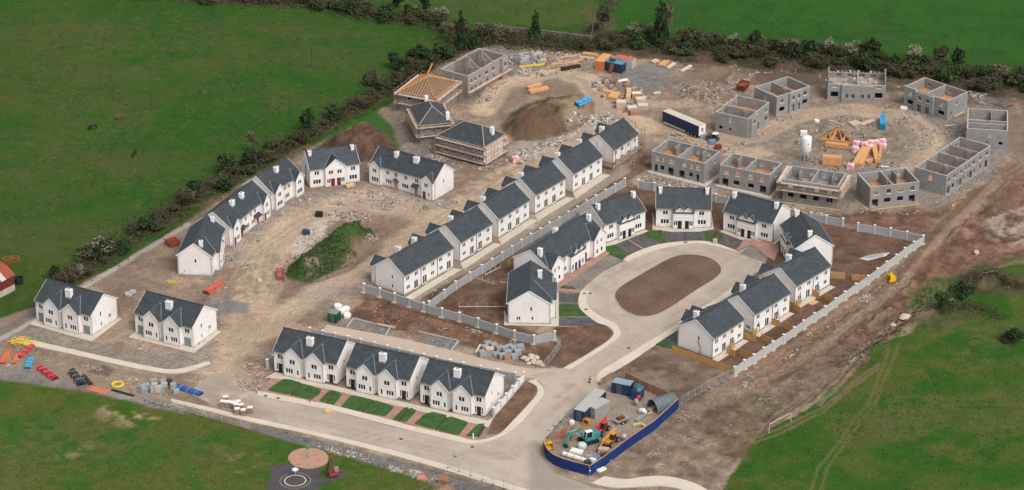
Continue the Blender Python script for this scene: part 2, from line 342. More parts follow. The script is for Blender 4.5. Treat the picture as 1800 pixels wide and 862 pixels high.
# foreground green and the playing field
low = [(-500, 640), (-100, 655), (130, 680), (420, 745), (700, 822), (900, 900), (1100, 1200), (-500, 1200)]
paint(low, mixn((0.040, 0.098, 0.013), (0.086, 0.098, 0.020), sstep(0.36, 0.62, 0.5 * nA + 0.5 * n2)), 1, 4, 6)
for p in ([(160, 735), (190, 712), (240, 722), (275, 735), (220, 748)], [(90, 805), (150, 785), (172, 770), (160, 795), (110, 815)], [(215, 730), (262, 738), (240, 748)]):
    paint(p, (0.42, 0.31, 0.19), 0.9, 14, 12, 0.44)
for p in ([(20, 740), (190, 720), (300, 760), (180, 820), (40, 840)], [(330, 760), (480, 790), (420, 840), (340, 830)], [(-60, 800), (60, 790), (60, 880), (-60, 880)], [(520, 790), (640, 800), (700, 850), (600, 862), (520, 850)]):
    paint(p, DRYG * 1.15, 0.75, 30, 40, 0.42)
paint([(380, 770), (445, 785), (450, 850), (400, 820)], (0.20, 0.14, 0.075), 0.6, 30, 20, 0.5)
rf = [(1260, 900), (1310, 790), (1335, 760), (1400, 735), (1445, 705), (1500, 655), (1545, 610), (1600, 590), (1640, 560), (1690, 545), (1740, 470), (1790, 440), (1960, 420), (2300, 380), (2300, 1200), (1420, 1200), (1440, 1000)]
paint(rf, mixn((0.030, 0.090, 0.011), (0.075, 0.095, 0.019), sstep(0.38, 0.64, 0.5 * nA + 0.5 * n2)), 1, 10, 8)
for p in ([(1500, 700), (1640, 690), (1700, 740), (1600, 780), (1480, 770)], [(1640, 540), (1760, 560), (1800, 640), (1690, 640)], [(1700, 700), (1800, 690), (1800, 760), (1720, 770)]):
    paint(p, DRYG * 1.1, 0.75, 40, 40, 0.42)
# ---- the building site
site = [(-120, 662), (60, 664), (130, 679), (210, 700), (330, 726), (400, 742), (500, 772), (600, 795), (690, 818), (760, 843), (830, 868), (960, 885), (1180, 975), (1345, 1045), (1425, 1002), (1300, 915), (1262, 880), (1310, 792), (1335, 760), (1400, 732), (1445, 702), (1500, 652), (1545, 607), (1600, 585), (1650, 545), (1700, 510), (1760, 470), (1960, 440),
        (1960, 168), (1750, 160), (1600, 146), (1450, 120), (1330, 122), (1200, 108), (1050, 88), (900, 68), (860, 72), (790, 98), (720, 140), (690, 182), (600, 225), (540, 262), (430, 318), (350, 375), (250, 445), (140, 500), (60, 540), (-120, 620)]
paint(site, DIRT, 1, 7, 4)
paint([(-120, 600), (60, 540), (140, 500), (250, 448), (340, 388), (345, 396), (250, 456), (150, 510), (40, 580), (-120, 660)], mixn((0.30, 0.215, 0.165), (0.21, 0.15, 0.11), nB), 0.9, 4, 5)
stroke([(-60, 630), (30, 580), (130, 515), (230, 455), (330, 395)], (0.40, 0.36, 0.32), 4, 0.8, 1.5, 4)
stroke([(0, 585), (60, 553), (60, 545)], (0.14, 0.135, 0.13), 8, 0.7, 3, 6)
# left crescent
paint([(260, 440), (330, 400), (345, 450), (300, 500), (400, 520), (380, 600), (220, 540), (200, 480)], ROUGH, 0.55, 20, 20)
paint([(395, 430), (500, 345), (650, 325), (780, 345), (800, 370), (690, 372), (560, 365), (470, 420), (420, 470)], GRYD * 1.12, 0.8, 14, 14)
for p in ([(500, 440), (560, 385), (600, 380), (560, 420), (520, 450)],): paint(p, (0.58, 0.52, 0.45), 0.85, 12, 8, 0.42)
for p in ([(640, 320), (700, 330), (780, 352), (760, 365), (690, 352), (640, 338)], [(400, 420), (440, 400), (450, 430), (410, 450)]): paint(p, (0.45, 0.33, 0.27), 0.7, 12, 10, 0.46)
stroke([(370, 640), (430, 590), (450, 520), (470, 440), (540, 378), (640, 352), (740, 372)], TAN * 1.08, 26, 0.75, 10, 26)
stroke([(450, 590), (560, 515), (680, 440), (790, 375), (880, 315), (980, 255), (1060, 225), (1140, 225)], TAN * 1.08, 16, 0.85, 6, 22)
for o in (-6, 5): stroke([(470, 585 + o), (570, 512 + o), (690, 438 + o), (800, 368 + o), (890, 312 + o)], (0.33, 0.25, 0.18), 1.6, 0.55, 4, 3)
paint([(365, 535), (400, 522), (440, 535), (430, 552), (380, 553)], GRAV * 0.9, 0.9, 8, 6)
paint([(530, 520), (610, 500), (640, 510), (560, 550)], GRAV, 0.5, 16, 16)
paint([(395, 560), (470, 555), (520, 580), (480, 640), (420, 660), (400, 620)], ROUGH * 1.3, 0.4, 22, 22)
paint([(20, 590), (70, 575), (220, 620), (380, 600), (372, 645), (260, 655), (150, 630), (40, 606)], GRYD, 0.8, 8, 8)
paint([(-80, 612), (40, 612), (200, 648), (300, 670), (350, 690), (230, 695), (-80, 658)], mixn((0.30, 0.225, 0.155), (0.20, 0.15, 0.105), n2), 0.7, 8, 10)
for k in range(7): stroke([(60 + 30 * k, 618 + 6 * k), (200 + 30 * k, 655 + 5 * k)], (0.22, 0.16, 0.11), 1.5, 0.35, 5, 3)
paint([(150, 655), (180, 640), (205, 650), (190, 662)], (0.10, 0.075, 0.055), 0.8, 8, 6)
paint([(-100, 640), (60, 652), (140, 670), (230, 690), (330, 722), (330, 730), (130, 682), (-100, 660)], GRAV * 0.95, 0.7, 8, 6)
# soil between the far row and the wall, and the yard of the inner close
paint([(640, 505), (745, 540), (960, 600), (990, 620), (960, 650), (860, 620), (700, 580), (600, 560), (640, 530)], REDS, 1, 9, 8)
for k in range(6): stroke([(650 + 20 * k, 525 + 6 * k), (860 + 20 * k, 585 + 6 * k)], (0.11, 0.066, 0.045), 1.8, 0.5, 6, 4)
paint([(735, 525), (800, 480), (900, 425), (1000, 365), (1090, 310), (1140, 262), (1150, 290), (1100, 322), (900, 445), (750, 542)], REDS * 0.85, 1, 8, 6)
stroke([(725, 525), (850, 455), (1000, 362), (1100, 300)], mixn((0.36, 0.30, 0.24), (0.22, 0.18, 0.14), n3), 7, 0.9, 5, 6)
yard = [(745, 546), (900, 448), (1098, 327), (1122, 330), (1260, 356), (1481, 399), (1508, 406), (1622, 428), (1290, 657), (1180, 618), (1330, 470), (1030, 440), (900, 570), (975, 598), (940, 604)]
paint(yard, SOIL, 1, 2, 2)
paint([(975, 575), (1066, 572), (1078, 585), (1072, 597), (990, 648), (950, 640)], SOIL, 1, 2, 2)
paint([(1100, 640), (1150, 607), (1290, 657), (1195, 706), (1120, 672), (1052, 668)], ROUGH * 0.82, 1, 3, 3)
paint([(855, 765), (870, 730), (925, 668), (944, 676), (940, 698), (905, 738), (880, 762)], SOIL, 1, 2, 2)
# ground behind the right-hand shells, wide haul road outside the wall, rough bank
paint([(1200, 108), (1330, 122), (1450, 116), (1600, 145), (1800, 165), (1960, 180), (1960, 215), (1770, 195), (1600, 165), (1450, 150), (1330, 150), (1200, 150)], mixn((0.13, 0.085, 0.06), (0.06, 0.05, 0.035), nB), 0.85, 10, 8)
paint([(1780, 180), (1960, 180), (1960, 460), (1740, 470), (1560, 600), (1500, 655), (1420, 710), (1330, 765), (1310, 800), (1270, 820), (1200, 700), (1300, 650), (1630, 425), (1490, 395), (1500, 375), (1700, 350), (1790, 280)], REDS * 1.02, 0.97, 18, 8)
paint([(1200, 690), (1290, 660), (1420, 620), (1500, 600), (1480, 660), (1330, 765), (1270, 830), (1160, 850), (1060, 840), (1120, 800)], ROUGH * 0.85, 0.9, 16, 14); paint([(1200, 720), (1330, 690), (1400, 720), (1330, 765), (1290, 800), (1220, 790)], DRYG * 1.2, 0.5, 20, 20, 0.42)
paint([(1030, 838), (1195, 735), (1260, 780), (1290, 815), (1240, 860), (1100, 845)], ROUGH * 1.05, 0.9, 10, 8)
stroke([(1260, 700), (1400, 620), (1560, 500), (1650, 410), (1750, 320), (1850, 250)], TAN * 0.72, 13, 0.45, 8, 22)
for k in range(16):
    o = -26 + 4 * k; dk = (0.085, 0.052, 0.036) if k % 3 else (0.30, 0.215, 0.155)
    stroke([(1380, 640 + o), (1480, 572 + o), (1575, 495 + o), (1640, 425 + o * .8), (1720, 340 + o * .9), (1820, 262 + o)], dk, 1.4, 0.45, 9, 4, 0.36)
for p in ([(1500, 640), (1560, 590), (1600, 560), (1590, 590), (1540, 630)], [(1400, 712), (1450, 680), (1480, 670), (1450, 705)], [(1300, 770), (1340, 745), (1370, 740), (1330, 775)], [(1560, 560), (1620, 530), (1660, 500), (1640, 530)]):
    paint(p, LUSH, 0.8, 18, 8, 0.38)
for p in ([(1420, 640), (1500, 590), (1560, 545), (1580, 560), (1520, 615), (1440, 670)], [(1600, 470), (1660, 420), (1700, 420), (1690, 460), (1620, 500)], [(1690, 370), (1760, 300), (1800, 300), (1780, 350), (1720, 390)], [(1480, 400), (1600, 385), (1660, 395), (1640, 420), (1520, 405)]):
    paint(p, mixn((0.10, 0.062, 0.042), (0.19, 0.125, 0.088), sstep(.35, .65, n3)), 0.75, 20, 14, 0.36)
for k in range(9): stroke([(1330 + 14 * k, 760 - 6 * k), (1400 + 12 * k, 700 - 6 * k), (1450 + 10 * k, 660 - 6 * k)], (0.10, 0.07, 0.05) if k % 2 else (0.31, 0.24, 0.175), 1.6, 0.4, 10, 4)
for o in (-14, -8, -2, 5, 11, 17): stroke([(1300, 685 + o), (1440, 600 + o), (1580, 490 + o), (1660, 400 + o), (1760, 300 + o)], (0.33, 0.225, 0.155) if o % 2 else (0.12, 0.072, 0.048), 1.5, 0.5, 5, 3)
for o in (0, 9): stroke([(1480, 640 + o), (1560, 575 + o), (1610, 540 + o), (1660, 500 + o)], (0.30, 0.23, 0.165), 2, 0.6, 4, 3)
stroke([(1440, 655), (1520, 600), (1590, 560)], (0.07, 0.055, 0.04), 5, 0.55, 8, 7, 0.42)
paint([(1735, 380), (1800, 360), (1900, 350), (1900, 440), (1760, 430), (1730, 410)], (0.36, 0.30, 0.24), 0.75, 16, 14, 0.38)
paint([(1640, 440), (1740, 420), (1750, 470), (1640, 480), (1600, 470)], REDS * 0.9, 0.8, 12, 10)
paint([(1585, 520), (1640, 490), (1720, 465), (1800, 450), (1900, 450), (1900, 480), (1730, 500), (1690, 540), (1640, 545)], LUSH, 0.75, 16, 10, 0.38)
paint([(1690, 500), (1760, 480), (1800, 490), (1800, 520), (1720, 520)], SCRUB, 0.85, 14, 10)
paint([(1600, 560), (1680, 530), (1720, 550), (1640, 590)], SCRUB * 1.3, 0.7, 14, 12)
paint([(1580, 370), (1630, 372), (1660, 388), (1600, 386)], LUSH, 0.6, 12, 8, 0.45)
paint([(1140, 322), (1260, 345), (1390, 375), (1500, 375), (1620, 372), (1500, 395), (1260, 352), (1120, 330)], REDS * 0.8, 0.8, 6, 6)
# right-hand shells: grey rubble apron and the pale haul loop
paint([(1140, 325), (1250, 235), (1330, 205), (1440, 180), (1690, 200), (1780, 265), (1750, 310), (1650, 365), (1520, 372), (1370, 360), (1250, 335)], GRYD * 0.95, 0.9, 12, 10)
stroke([(1240, 245), (1330, 240), (1400, 205), (1500, 192), (1590, 205), (1640, 235), (1620, 285), (1590, 300)], TAN, 15, 0.9, 6, 14)
stroke([(1240, 245), (1300, 270), (1380, 262)], TAN, 13, 0.9, 6, 14)
paint([(1340, 262), (1400, 215), (1480, 200), (1560, 215), (1600, 240), (1590, 280), (1500, 300), (1420, 290)], mixn((0.30, 0.235, 0.175), (0.19, 0.145, 0.108), sstep(.35, .65, n3)), 0.9, 10, 10)
paint([(1480, 228), (1545, 225), (1560, 245), (1500, 250)], (0.14, 0.06, 0.045), 0.6, 10, 8, 0.4)
paint([(1430, 215), (1460, 210), (1540, 222), (1520, 235), (1440, 232)], (0.12, 0.10, 0.088), 0.6, 12, 10, 0.42)
# top of the site
paint([(860, 75), (930, 75), (1040, 95), (1040, 130), (920, 130), (860, 165), (810, 190), (800, 170)], GRYD * 0.8, 0.85, 14, 10); paint([(870, 170), (930, 145), (1010, 148), (1050, 185), (1020, 165), (950, 165), (895, 195), (880, 225), (868, 200)], mixn((0.25, 0.185, 0.135), (0.15, 0.11, 0.082), n3), 0.75, 10, 10); paint([(1035, 140), (1130, 140), (1150, 200), (1100, 212), (1060, 185)], mixn((0.26, 0.20, 0.15), (0.15, 0.115, 0.09), n3), 0.75, 12, 10)
paint([(860, 75), (900, 68), (1050, 90), (1040, 104), (900, 84)], (0.33, 0.225, 0.15), 0.7, 8, 8)
stroke([(850, 195), (880, 150), (980, 125), (1030, 140), (1070, 190), (1120, 215), (1160, 225), (1240, 245)], TAN * 1.08, 15, 0.95, 5, 14)
stroke([(1060, 180), (1150, 185), (1240, 180), (1300, 175)], TAN * 0.95, 10, 0.7, 8, 14)
paint([(1110, 118), (1160, 108), (1190, 130), (1180, 150), (1150, 162), (1110, 145), (1090, 128)], GRAV * 0.95, 0.95, 10, 8)
paint([(1190, 130), (1260, 120), (1330, 135), (1300, 180), (1230, 180), (1190, 160)], mixn((0.30, 0.22, 0.15), (0.20, 0.145, 0.10), nB), 0.8, 14, 12)
paint([(690, 190), (740, 230), (800, 280), (880, 290), (900, 260), (840, 280), (760, 300), (700, 270), (680, 215)], GRYD * 0.75, 0.85, 10, 10)
paint([(1000, 190), (1060, 190), (1080, 215), (960, 260), (900, 280), (880, 260), (940, 240)], mixn((0.45, 0.38, 0.31), (0.25, 0.21, 0.17), n3), 0.75, 12, 10)
paint([(1180, 112), (1340, 128), (1340, 160), (1290, 195), (1240, 190), (1190, 170), (1170, 135)], mixn((0.235, 0.165, 0.115), (0.15, 0.10, 0.07), nB) * (0.8 + 0.4 * n4)[:, None], 0.75, 16, 14, 0.36)
paint([(1120, 300), (1160, 230), (1250, 180), (1300, 190), (1250, 240), (1180, 300)], mixn((0.29, 0.215, 0.155), (0.20, 0.15, 0.11), n3), 0.6, 14, 16, 0.4)
paint([(1690, 190), (1800, 190), (1900, 220), (1800, 300), (1775, 270)], mixn((0.25, 0.18, 0.13), (0.17, 0.125, 0.095), n3), 0.8, 14, 12)
paint([(1560, 150), (1800, 165), (1900, 200), (1790, 205), (1700, 175), (1600, 168)], GRAV * 0.9, 0.6, 12, 10, 0.42)
for p in ([(400, 470), (470, 440), (500, 470), (470, 530), (400, 520)], [(640, 380), (720, 380), (700, 420), (640, 450)], [(470, 580), (560, 530), (640, 520), (600, 570), (520, 610)], [(820, 290), (900, 290), (940, 280), (880, 320), (810, 340)], [(700, 300), (790, 310), (820, 345), (760, 340)]):
    paint(p, mixn((0.26, 0.185, 0.13), (0.185, 0.13, 0.092), n3), 0.65, 18, 16, 0.42)
paint([(640, 395), (670, 390), (690, 410), (660, 450), (600, 480), (610, 462), (655, 430)], (0.20, 0.14, 0.10), 0.7, 10, 10)
for k in range(10): stroke([(440 + 8 * k, 600 - 3 * k), (500 + 10 * k, 545 - 4 * k), (620 + 8 * k, 470 - 4 * k)], (0.30, 0.225, 0.16) if k % 2 else (0.46, 0.36, 0.26), 1.3, 0.4, 5, 3)
for k in range(8): stroke([(400 + 10 * k, 500 + 4 * k), (440 + 6 * k, 440), (520 + 4 * k, 385 + 3 * k), (640, 352 + 2 * k)], (0.29, 0.215, 0.155) if k % 2 else (0.45, 0.355, 0.26), 1.3, 0.35, 5, 3)
for k in range(6): stroke([(1250 + 4 * k, 240 + 4 * k), (1340, 232 + 3 * k), (1410, 198 + 2 * k), (1500, 186 + 2 * k), (1600, 200 + 2 * k), (1640 - 3 * k, 240), (1610 - 4 * k, 290)], (0.30, 0.23, 0.17), 1.2, 0.4, 3, 3)
for k in range(5): stroke([(860 + 3 * k, 190), (890 + 3 * k, 152 + 2 * k), (980, 127 + 2 * k), (1030 - 3 * k, 142), (1065 - 3 * k, 190), (1120, 217 + 2 * k)], (0.31, 0.24, 0.175), 1.2, 0.45, 3, 3)
# mounds: colour and height
def mound(pts, col, h, run, warp=6, paint_it=True, rough=0.5):
    if paint_it: paint(pts, col, 1, warp, 4)
    sel, s = poly_sd(pts, 4, 4); k = sstep(0, run, s); k = np.minimum(k, 0.72) / 0.72 * (0.55 + 0.45 * k); lump = 1 + rough * 1.5 * (n2[sel] - 0.5) + 0.55 * (nB[sel] - 0.5) + 0.22 * (n3[sel] - 0.5)
    zz[sel] = np.maximum(zz[sel], k * h * lump)
m1 = [(500, 484), (512, 462), (545, 438), (585, 414), (625, 402), (652, 404), (662, 425), (645, 448), (605, 470), (560, 490), (525, 497)]
mound(m1, mixn((0.20, 0.135, 0.09), (0.28, 0.205, 0.14), n3), 4.0, 44, rough=0.45)
paint([(500, 486), (510, 460), (545, 436), (585, 412), (625, 400), (654, 402), (656, 424), (615, 432), (596, 458), (568, 478), (530, 498)], mixn((0.03, 0.085, 0.018), (0.06, 0.10, 0.03), n2), 0.95, 9, 5, 0.24)
paint([(500, 486), (512, 462), (545, 438), (585, 414), (625, 400), (654, 402), (656, 424), (640, 450), (600, 472), (560, 492), (530, 498)], mixn((0.028, 0.075, 0.016), (0.055, 0.092, 0.028), n2), 0.92, 9, 5, 0.30)
paint([(600, 470), (618, 448), (640, 428), (668, 418), (662, 440), (620, 472)], (0.22, 0.155, 0.105), 0.9, 10, 6, 0.30); paint([(540, 478), (560, 468), (568, 480), (545, 494)], (0.24, 0.17, 0.115), 0.8, 10, 5, 0.34)
stroke([(520, 500), (565, 494), (612, 474), (655, 440)], (0.17, 0.12, 0.085), 3, 0.7, 5, 5)
m2 = [(880, 228), (895, 198), (945, 176), (1012, 168), (1044, 180), (1044, 208), (1004, 232), (950, 247), (900, 249)]
mound(m2, mixn((0.185, 0.135, 0.085), (0.105, 0.072, 0.048), sstep(.38, .62, 0.5 * nB + 0.5 * n3)), 2.9, 42, rough=1.2)
paint([(890, 222), (905, 205), (960, 215), (1000, 222), (950, 242), (905, 245)], (0.125, 0.08, 0.052), 0.85, 12, 10)
paint([(985, 200), (1035, 178), (1042, 205), (1000, 228)], (0.36, 0.27, 0.17), 0.6, 14, 12)
paint([(900, 200), (930, 186), (945, 188), (910, 208)], LUSH, 0.85, 5, 4)
m3 = [(560, 262), (590, 235), (640, 222), (680, 235), (700, 262), (670, 285), (600, 285)]
paint([(545, 272), (600, 215), (660, 195), (690, 225), (705, 268), (690, 250), (640, 215), (590, 240), (560, 270)], LUSH, 0.95, 6, 6)
mound(m3, mixn((0.14, 0.085, 0.058), (0.08, 0.048, 0.034), sstep(.35, .65, n3)), 3.2, 38, rough=1.3)
for p, h in (([(1190, 178), (1205, 160), (1240, 148), (1265, 165), (1250, 185)], 1.6), ([(1255, 140), (1285, 125), (1310, 130), (1300, 150), (1270, 155)], 1.8), ([(1660, 505), (1700, 488), (1760, 480), (1770, 498), (1700, 515)], 1.5), ([(1480, 640), (1540, 600), (1580, 590), (1540, 625)], 1.3), ([(1400, 665), (1450, 640), (1480, 640), (1440, 672)], 1.0), ([(1650, 405), (1700, 395), (1720, 412), (1670, 424)], 1.2), ([(1760, 330), (1800, 320), (1815, 340), (1775, 352)], 1.4), ([(1300, 690), (1340, 672), (1360, 684), (1320, 704)], .7), ([(430, 690), (445, 665), (470, 660), (470, 682)], .6), ([(420, 555), (450, 548), (470, 562), (440, 575)], .7), ([(880, 100), (900, 88), (930, 92), (910, 106)], .8), ([(1055, 150), (1085, 140), (1110, 150), (1090, 162)], .9)):
    mound(p, ROUGH, h, 26, 8, False, 0.9)
# gravel bank under the long front path, tarmac aprons
paint([(450, 748), (560, 773), (735, 818), (830, 848), (900, 868), (900, 885), (830, 870), (760, 850), (690, 828), (600, 800), (500, 774), (440, 756)], GRAV * 0.75, 0.95, 3, 3)
paint([(690, 828), (740, 825), (790, 850), (780, 862), (740, 846)], (0.22, 0.165, 0.125), 0.7, 8, 6)
paint([(755, 862), (790, 852), (810, 866), (805, 885), (745, 885)], (0.33, 0.19, 0.125), 0.9, 4, 3)
paint([(945, 790), (965, 830), (1040, 852), (1062, 845), (1040, 862), (940, 850), (930, 800)], (0.25, 0.215, 0.18), 0.8, 4, 5)
for p in ([(605, 566), (625, 560), (690, 575), (677, 590), (640, 582)], [(740, 590), (810, 600), (800, 618), (760, 612)]): paint(p, GRAV, 0.9, 4, 3)
paint([(955, 795), (965, 812), (1037, 836), (1193, 717), (1090, 668), (1050, 672), (1000, 720)], mixn((0.34, 0.27, 0.205), (0.24, 0.19, 0.15), n2), 1, 3, 3)
# tyre tracks over the playing field
for o in (0, 8):
    stroke([(1270, 790 + o), (1370, 755 + o), (1450, 715 + o), (1500, 670 + o), (1545, 640 + o)], (0.17, 0.115, 0.07), 2.2, 0.75, 4, 3)
    stroke([(1425 + o * 2.2, 862), (1440 + o * 2, 820), (1480 + o * 1.6, 770), (1525 + o * 1.4, 710), (1555 + o * 1.5, 640), (1562 + o * 2.4, 605)], (0.13, 0.115, 0.045), 1.8, 0.7, 3, 3)
# foot of the hedges
HEDGES = {'left': [(110, 498), (180, 450), (240, 414), (290, 382), (330, 352), (395, 318), (450, 290), (510, 255), (560, 228), (610, 198), (660, 170), (705, 142), (745, 118), (790, 95), (830, 78), (870, 68)],
          'top': [(180, -12), (300, -8), (420, 2), (520, 4), (580, 14), (640, 26), (700, 34), (760, 42), (815, 62)],
          'right': [(1040, 68), (1090, 76), (1160, 80), (1230, 86), (1330, 96), (1420, 104), (1520, 116), (1620, 128), (1700, 138), (1760, 146), (1840, 156), (1920, 168)]}
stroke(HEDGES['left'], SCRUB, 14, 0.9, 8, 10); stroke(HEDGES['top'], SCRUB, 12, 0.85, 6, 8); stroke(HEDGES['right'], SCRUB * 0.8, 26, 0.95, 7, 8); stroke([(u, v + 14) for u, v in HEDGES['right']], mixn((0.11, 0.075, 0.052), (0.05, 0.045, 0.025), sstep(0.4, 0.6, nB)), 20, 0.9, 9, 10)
stroke([(820, 66), (900, 70), (970, 76), (1040, 82)], SCRUB, 12, 0.85, 6, 8); stroke([(1045, 20), (1060, 45), (1055, 75)], SCRUB * 1.4, 16, 0.6, 8, 12)
stroke([(900, 84), (1000, 88), (1060, 92)], LUSH * 0.8, 7, 0.6, 6, 6, 0.35)
stroke([(360, 362), (420, 330), (480, 295), (540, 258)], (0.17, 0.10, 0.066), 6, 0.7, 4, 8)
# fine grain shared by everything
grain = 0.72 + 0.56 * (0.5 * n3 + 0.5 * n4); C *= grain[:, None]
CC[idx] = C
# keep built ground level: bumps only where the dirt is loose, always downwards so that paving laid on top stays clear
rsel, rsd = poly_sd([(1780, 180), (1960, 180), (1960, 440), (1740, 460), (1560, 596), (1500, 650), (1420, 704), (1330, 760), (1290, 800), (1210, 790), (1215, 722), (1310, 668), (1440, 575), (1640, 432), (1700, 370), (1790, 290)], 4, 8)
rk = sstep(0, 14, rsd); rut = np.zeros(len(rsel)); P0 = [(1300, 690), (1440, 598), (1580, 492), (1655, 408), (1755, 310), (1850, 235)]
ls, ld = line_d(P0, 8); dd = np.full(len(idx), 99.0); dd[ls] = ld; rut = -0.28 * (np.cos(dd[rsel] * 0.75) > 0.35) * (dd[rsel] < 34)
zz[rsel] += rk * (1.1 * (n3[rsel] - 0.62) + 0.55 * (n4[rsel] - 0.5) + 0.9 * (nB[rsel] - 0.55) + rut)
qs, qd = poly_sd([(640, 515), (745, 552), (935, 612), (940, 640), (860, 622), (700, 582), (640, 545)], 3, 6); zz[qs] += sstep(0, 10, qd) * (0.7 * (n3[qs] - 0.6) + 0.4 * (n4[qs] - 0.5))
zz += -0.16 * sstep(0.45, 0.8, n2) * (zz < 0.05) + 0.35 * (n3 - 0.5) * (zz > 0.3)
Z[idx] = zz
def gz(p):
    i = int(round((p.x - gx[9]) / 0.5)) + 9; j = int(round((p.y - gy[7]) / 0.5)) + 7
    if 0 <= i < NX and 0 <= j < NY: return float(Z[j * NX + i])
    return 0.0
me = bpy.data.meshes.new('ground'); me.vertices.add(len(X)); co = np.empty((len(X), 3)); co[:, 0] = X; co[:, 1] = Y; co[:, 2] = Z
me.vertices.foreach_set('co', co.ravel())
a = (np.arange(NY - 1)[:, None] * NX + np.arange(NX - 1)[None, :]).ravel(); q = np.stack([a, a + 1, a + 1 + NX, a + NX], 1).ravel().astype(np.int32)
nf = len(a); me.loops.add(nf * 4); me.polygons.add(nf); me.loops.foreach_set('vertex_index', q)
me.polygons.foreach_set('loop_start', np.arange(0, nf * 4, 4, dtype=np.int32)); me.polygons.foreach_set('loop_total', np.full(nf, 4, dtype=np.int32))
me.polygons.foreach_set('use_smooth', np.ones(nf, bool)); me.update(calc_edges=True)
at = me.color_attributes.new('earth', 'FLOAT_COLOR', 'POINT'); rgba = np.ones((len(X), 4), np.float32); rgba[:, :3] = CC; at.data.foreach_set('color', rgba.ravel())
gm = bpy.data.materials.new('earth_and_grass'); gm.use_nodes = True; t = gm.node_tree; b = t.nodes['Principled BSDF']; b.inputs['Roughness'].default_value = 1.0; b.inputs['Specular IOR Level'].default_value = 0.1
va = t.nodes.new('ShaderNodeVertexColor'); va.layer_name = 'earth'; ge = t.nodes.new('ShaderNodeNewGeometry')
na = t.nodes.new('ShaderNodeTexNoise'); na.inputs['Scale'].default_value = 2.2; na.inputs['Detail'].default_value = 5; na.inputs['Roughness'].default_value = 0.65; t.links.new(ge.outputs['Position'], na.inputs['Vector'])
mr = t.nodes.new('ShaderNodeMapRange'); mr.inputs['From Min'].default_value = 0.3; mr.inputs['From Max'].default_value = 0.7; mr.inputs['To Min'].default_value = 0.66; mr.inputs['To Max'].default_value = 1.34; t.links.new(na.outputs[0], mr.inputs[0])
mx = t.nodes.new('ShaderNodeVectorMath'); mx.operation = 'SCALE'; t.links.new(va.outputs[0], mx.inputs[0]); t.links.new(mr.outputs[0], mx.inputs['Scale']); t.links.new(mx.outputs[0], b.inputs['Base Color'])
bp = t.nodes.new('ShaderNodeBump'); bp.inputs['Strength'].default_value = 0.35; bp.inputs['Distance'].default_value = 0.25; t.links.new(na.outputs[0], bp.inputs['Height']); t.links.new(bp.outputs[0], b.inputs['Normal'])
me.materials.append(gm); go = bpy.data.objects.new('ground', me); COL.objects.link(go); tag(go, kind='structure')

# ------------------------------------------------------------------ roads, paths, drives and lawns laid on the ground
ROADM = M('dusty_road', (0.49, 0.395, 0.315), 0.95, 0.10, 0.07, 0.35)
LANEM = M('dusty_lane', (0.48, 0.38, 0.295), 0.95, 0.11, 0.09, 0.5)
NSH = [0]
def sheet(name, pts, mat, z0, z1, smooth=False, kind='structure'):
    NSH[0] += 1; z1 += 0.0025 * (NSH[0] % 11) if 'road' not in name else 0
    if name == 'lawn':                                       # turf is cut with rounded corners
        for r_ in (0.09,): pts = [(a[0] + (b[0] - a[0]) * t, a[1] + (b[1] - a[1]) * t) for a, b in zip(pts, pts[1:] + pts[:1]) for t in (r_, 1 - r_)]
    mb = MB(); mb.use(mat); mb.prism(gpoly(smooth_px(pts, True, 4) if smooth else pts), z0, z1); return tag(mb.build(name), kind=kind)
def strip(name, A, B, mat, z, kerb=True):
    """footpath between two outlines of equal length"""
    mb = MB(); mb.use(mat); a = [G(*p) for p in smooth_px(A, False, 5)]; b = [G(*p) for p in smooth_px(B, False, 5)]; n = min(len(a), len(b))
    for i in range(n - 1):
        q = [a[i], b[i], b[i + 1], a[i + 1]]; ar = sum(q[k].x * q[(k + 1) % 4].y - q[(k + 1) % 4].x * q[k].y for k in range(4))
        if ar < 0: q = q[::-1]
        mb.hexa([(p.x, p.y, -0.3) for p in q], [(p.x, p.y, z) for p in q])
    if kerb:
        mb.use(KERB)
        for i in range(n - 1):
            d = (a[i] - b[i]).normalized() * 0.15; e = (a[i + 1] - b[i + 1]).normalized() * 0.15
            q = [b[i] - d, b[i] - d * 0.02, b[i + 1] - e * 0.02, b[i + 1] - e]; ar = sum(q[k].x * q[(k + 1) % 4].y - q[(k + 1) % 4].x * q[k].y for k in range(4))
            if ar < 0: q = q[::-1]
            mb.hexa([(p.x, p.y, -0.3) for p in q], [(p.x, p.y, z + 0.012) for p in q])
    return struct(name, mb)
ring_out = [(1022, 513), (1040, 488), (1072, 468), (1103, 458), (1129, 446.5), (1166, 434.5), (1219, 426.5), (1255, 430), (1297, 442), (1321, 431), (1349, 453), (1342, 470), (1300, 503), (1240, 548), (1198, 573), (1120, 618), (1050, 668), (1052, 690), (1000, 722), (955, 775), (950, 800), (975, 832), (1042, 858), (1100, 866), (1170, 866), (1215, 882), (1300, 925), (1420, 1000), (1340, 1040), (1180, 960), (1060, 908), (960, 873), (860, 841), (738, 806), (600, 770), (450, 735), (380, 716), (330, 690), (370, 660), (400, 652), (420, 678), (455, 694), (560, 716), (690, 751), (806, 776.5), (832, 780), (858, 776), (890, 762), (915, 744), (950, 699), (956, 688), (950, 672), (930, 660), (985, 648), (1002, 648), (1083, 596), (1090, 586), (1082, 574), (1058, 560), (1038, 546), (1028, 530)]
import bmesh
bm_ = bmesh.new(); rp = [G(*p) for p in ring_out]; bm_.faces.new([bm_.verts.new((p.x, p.y, 0.03)) for p in rp]); bm_.normal_update()
bmesh.ops.triangulate(bm_, faces=bm_.faces[:])
xs_ = [p.x for p in rp]; ys_ = [p.y for p in rp]
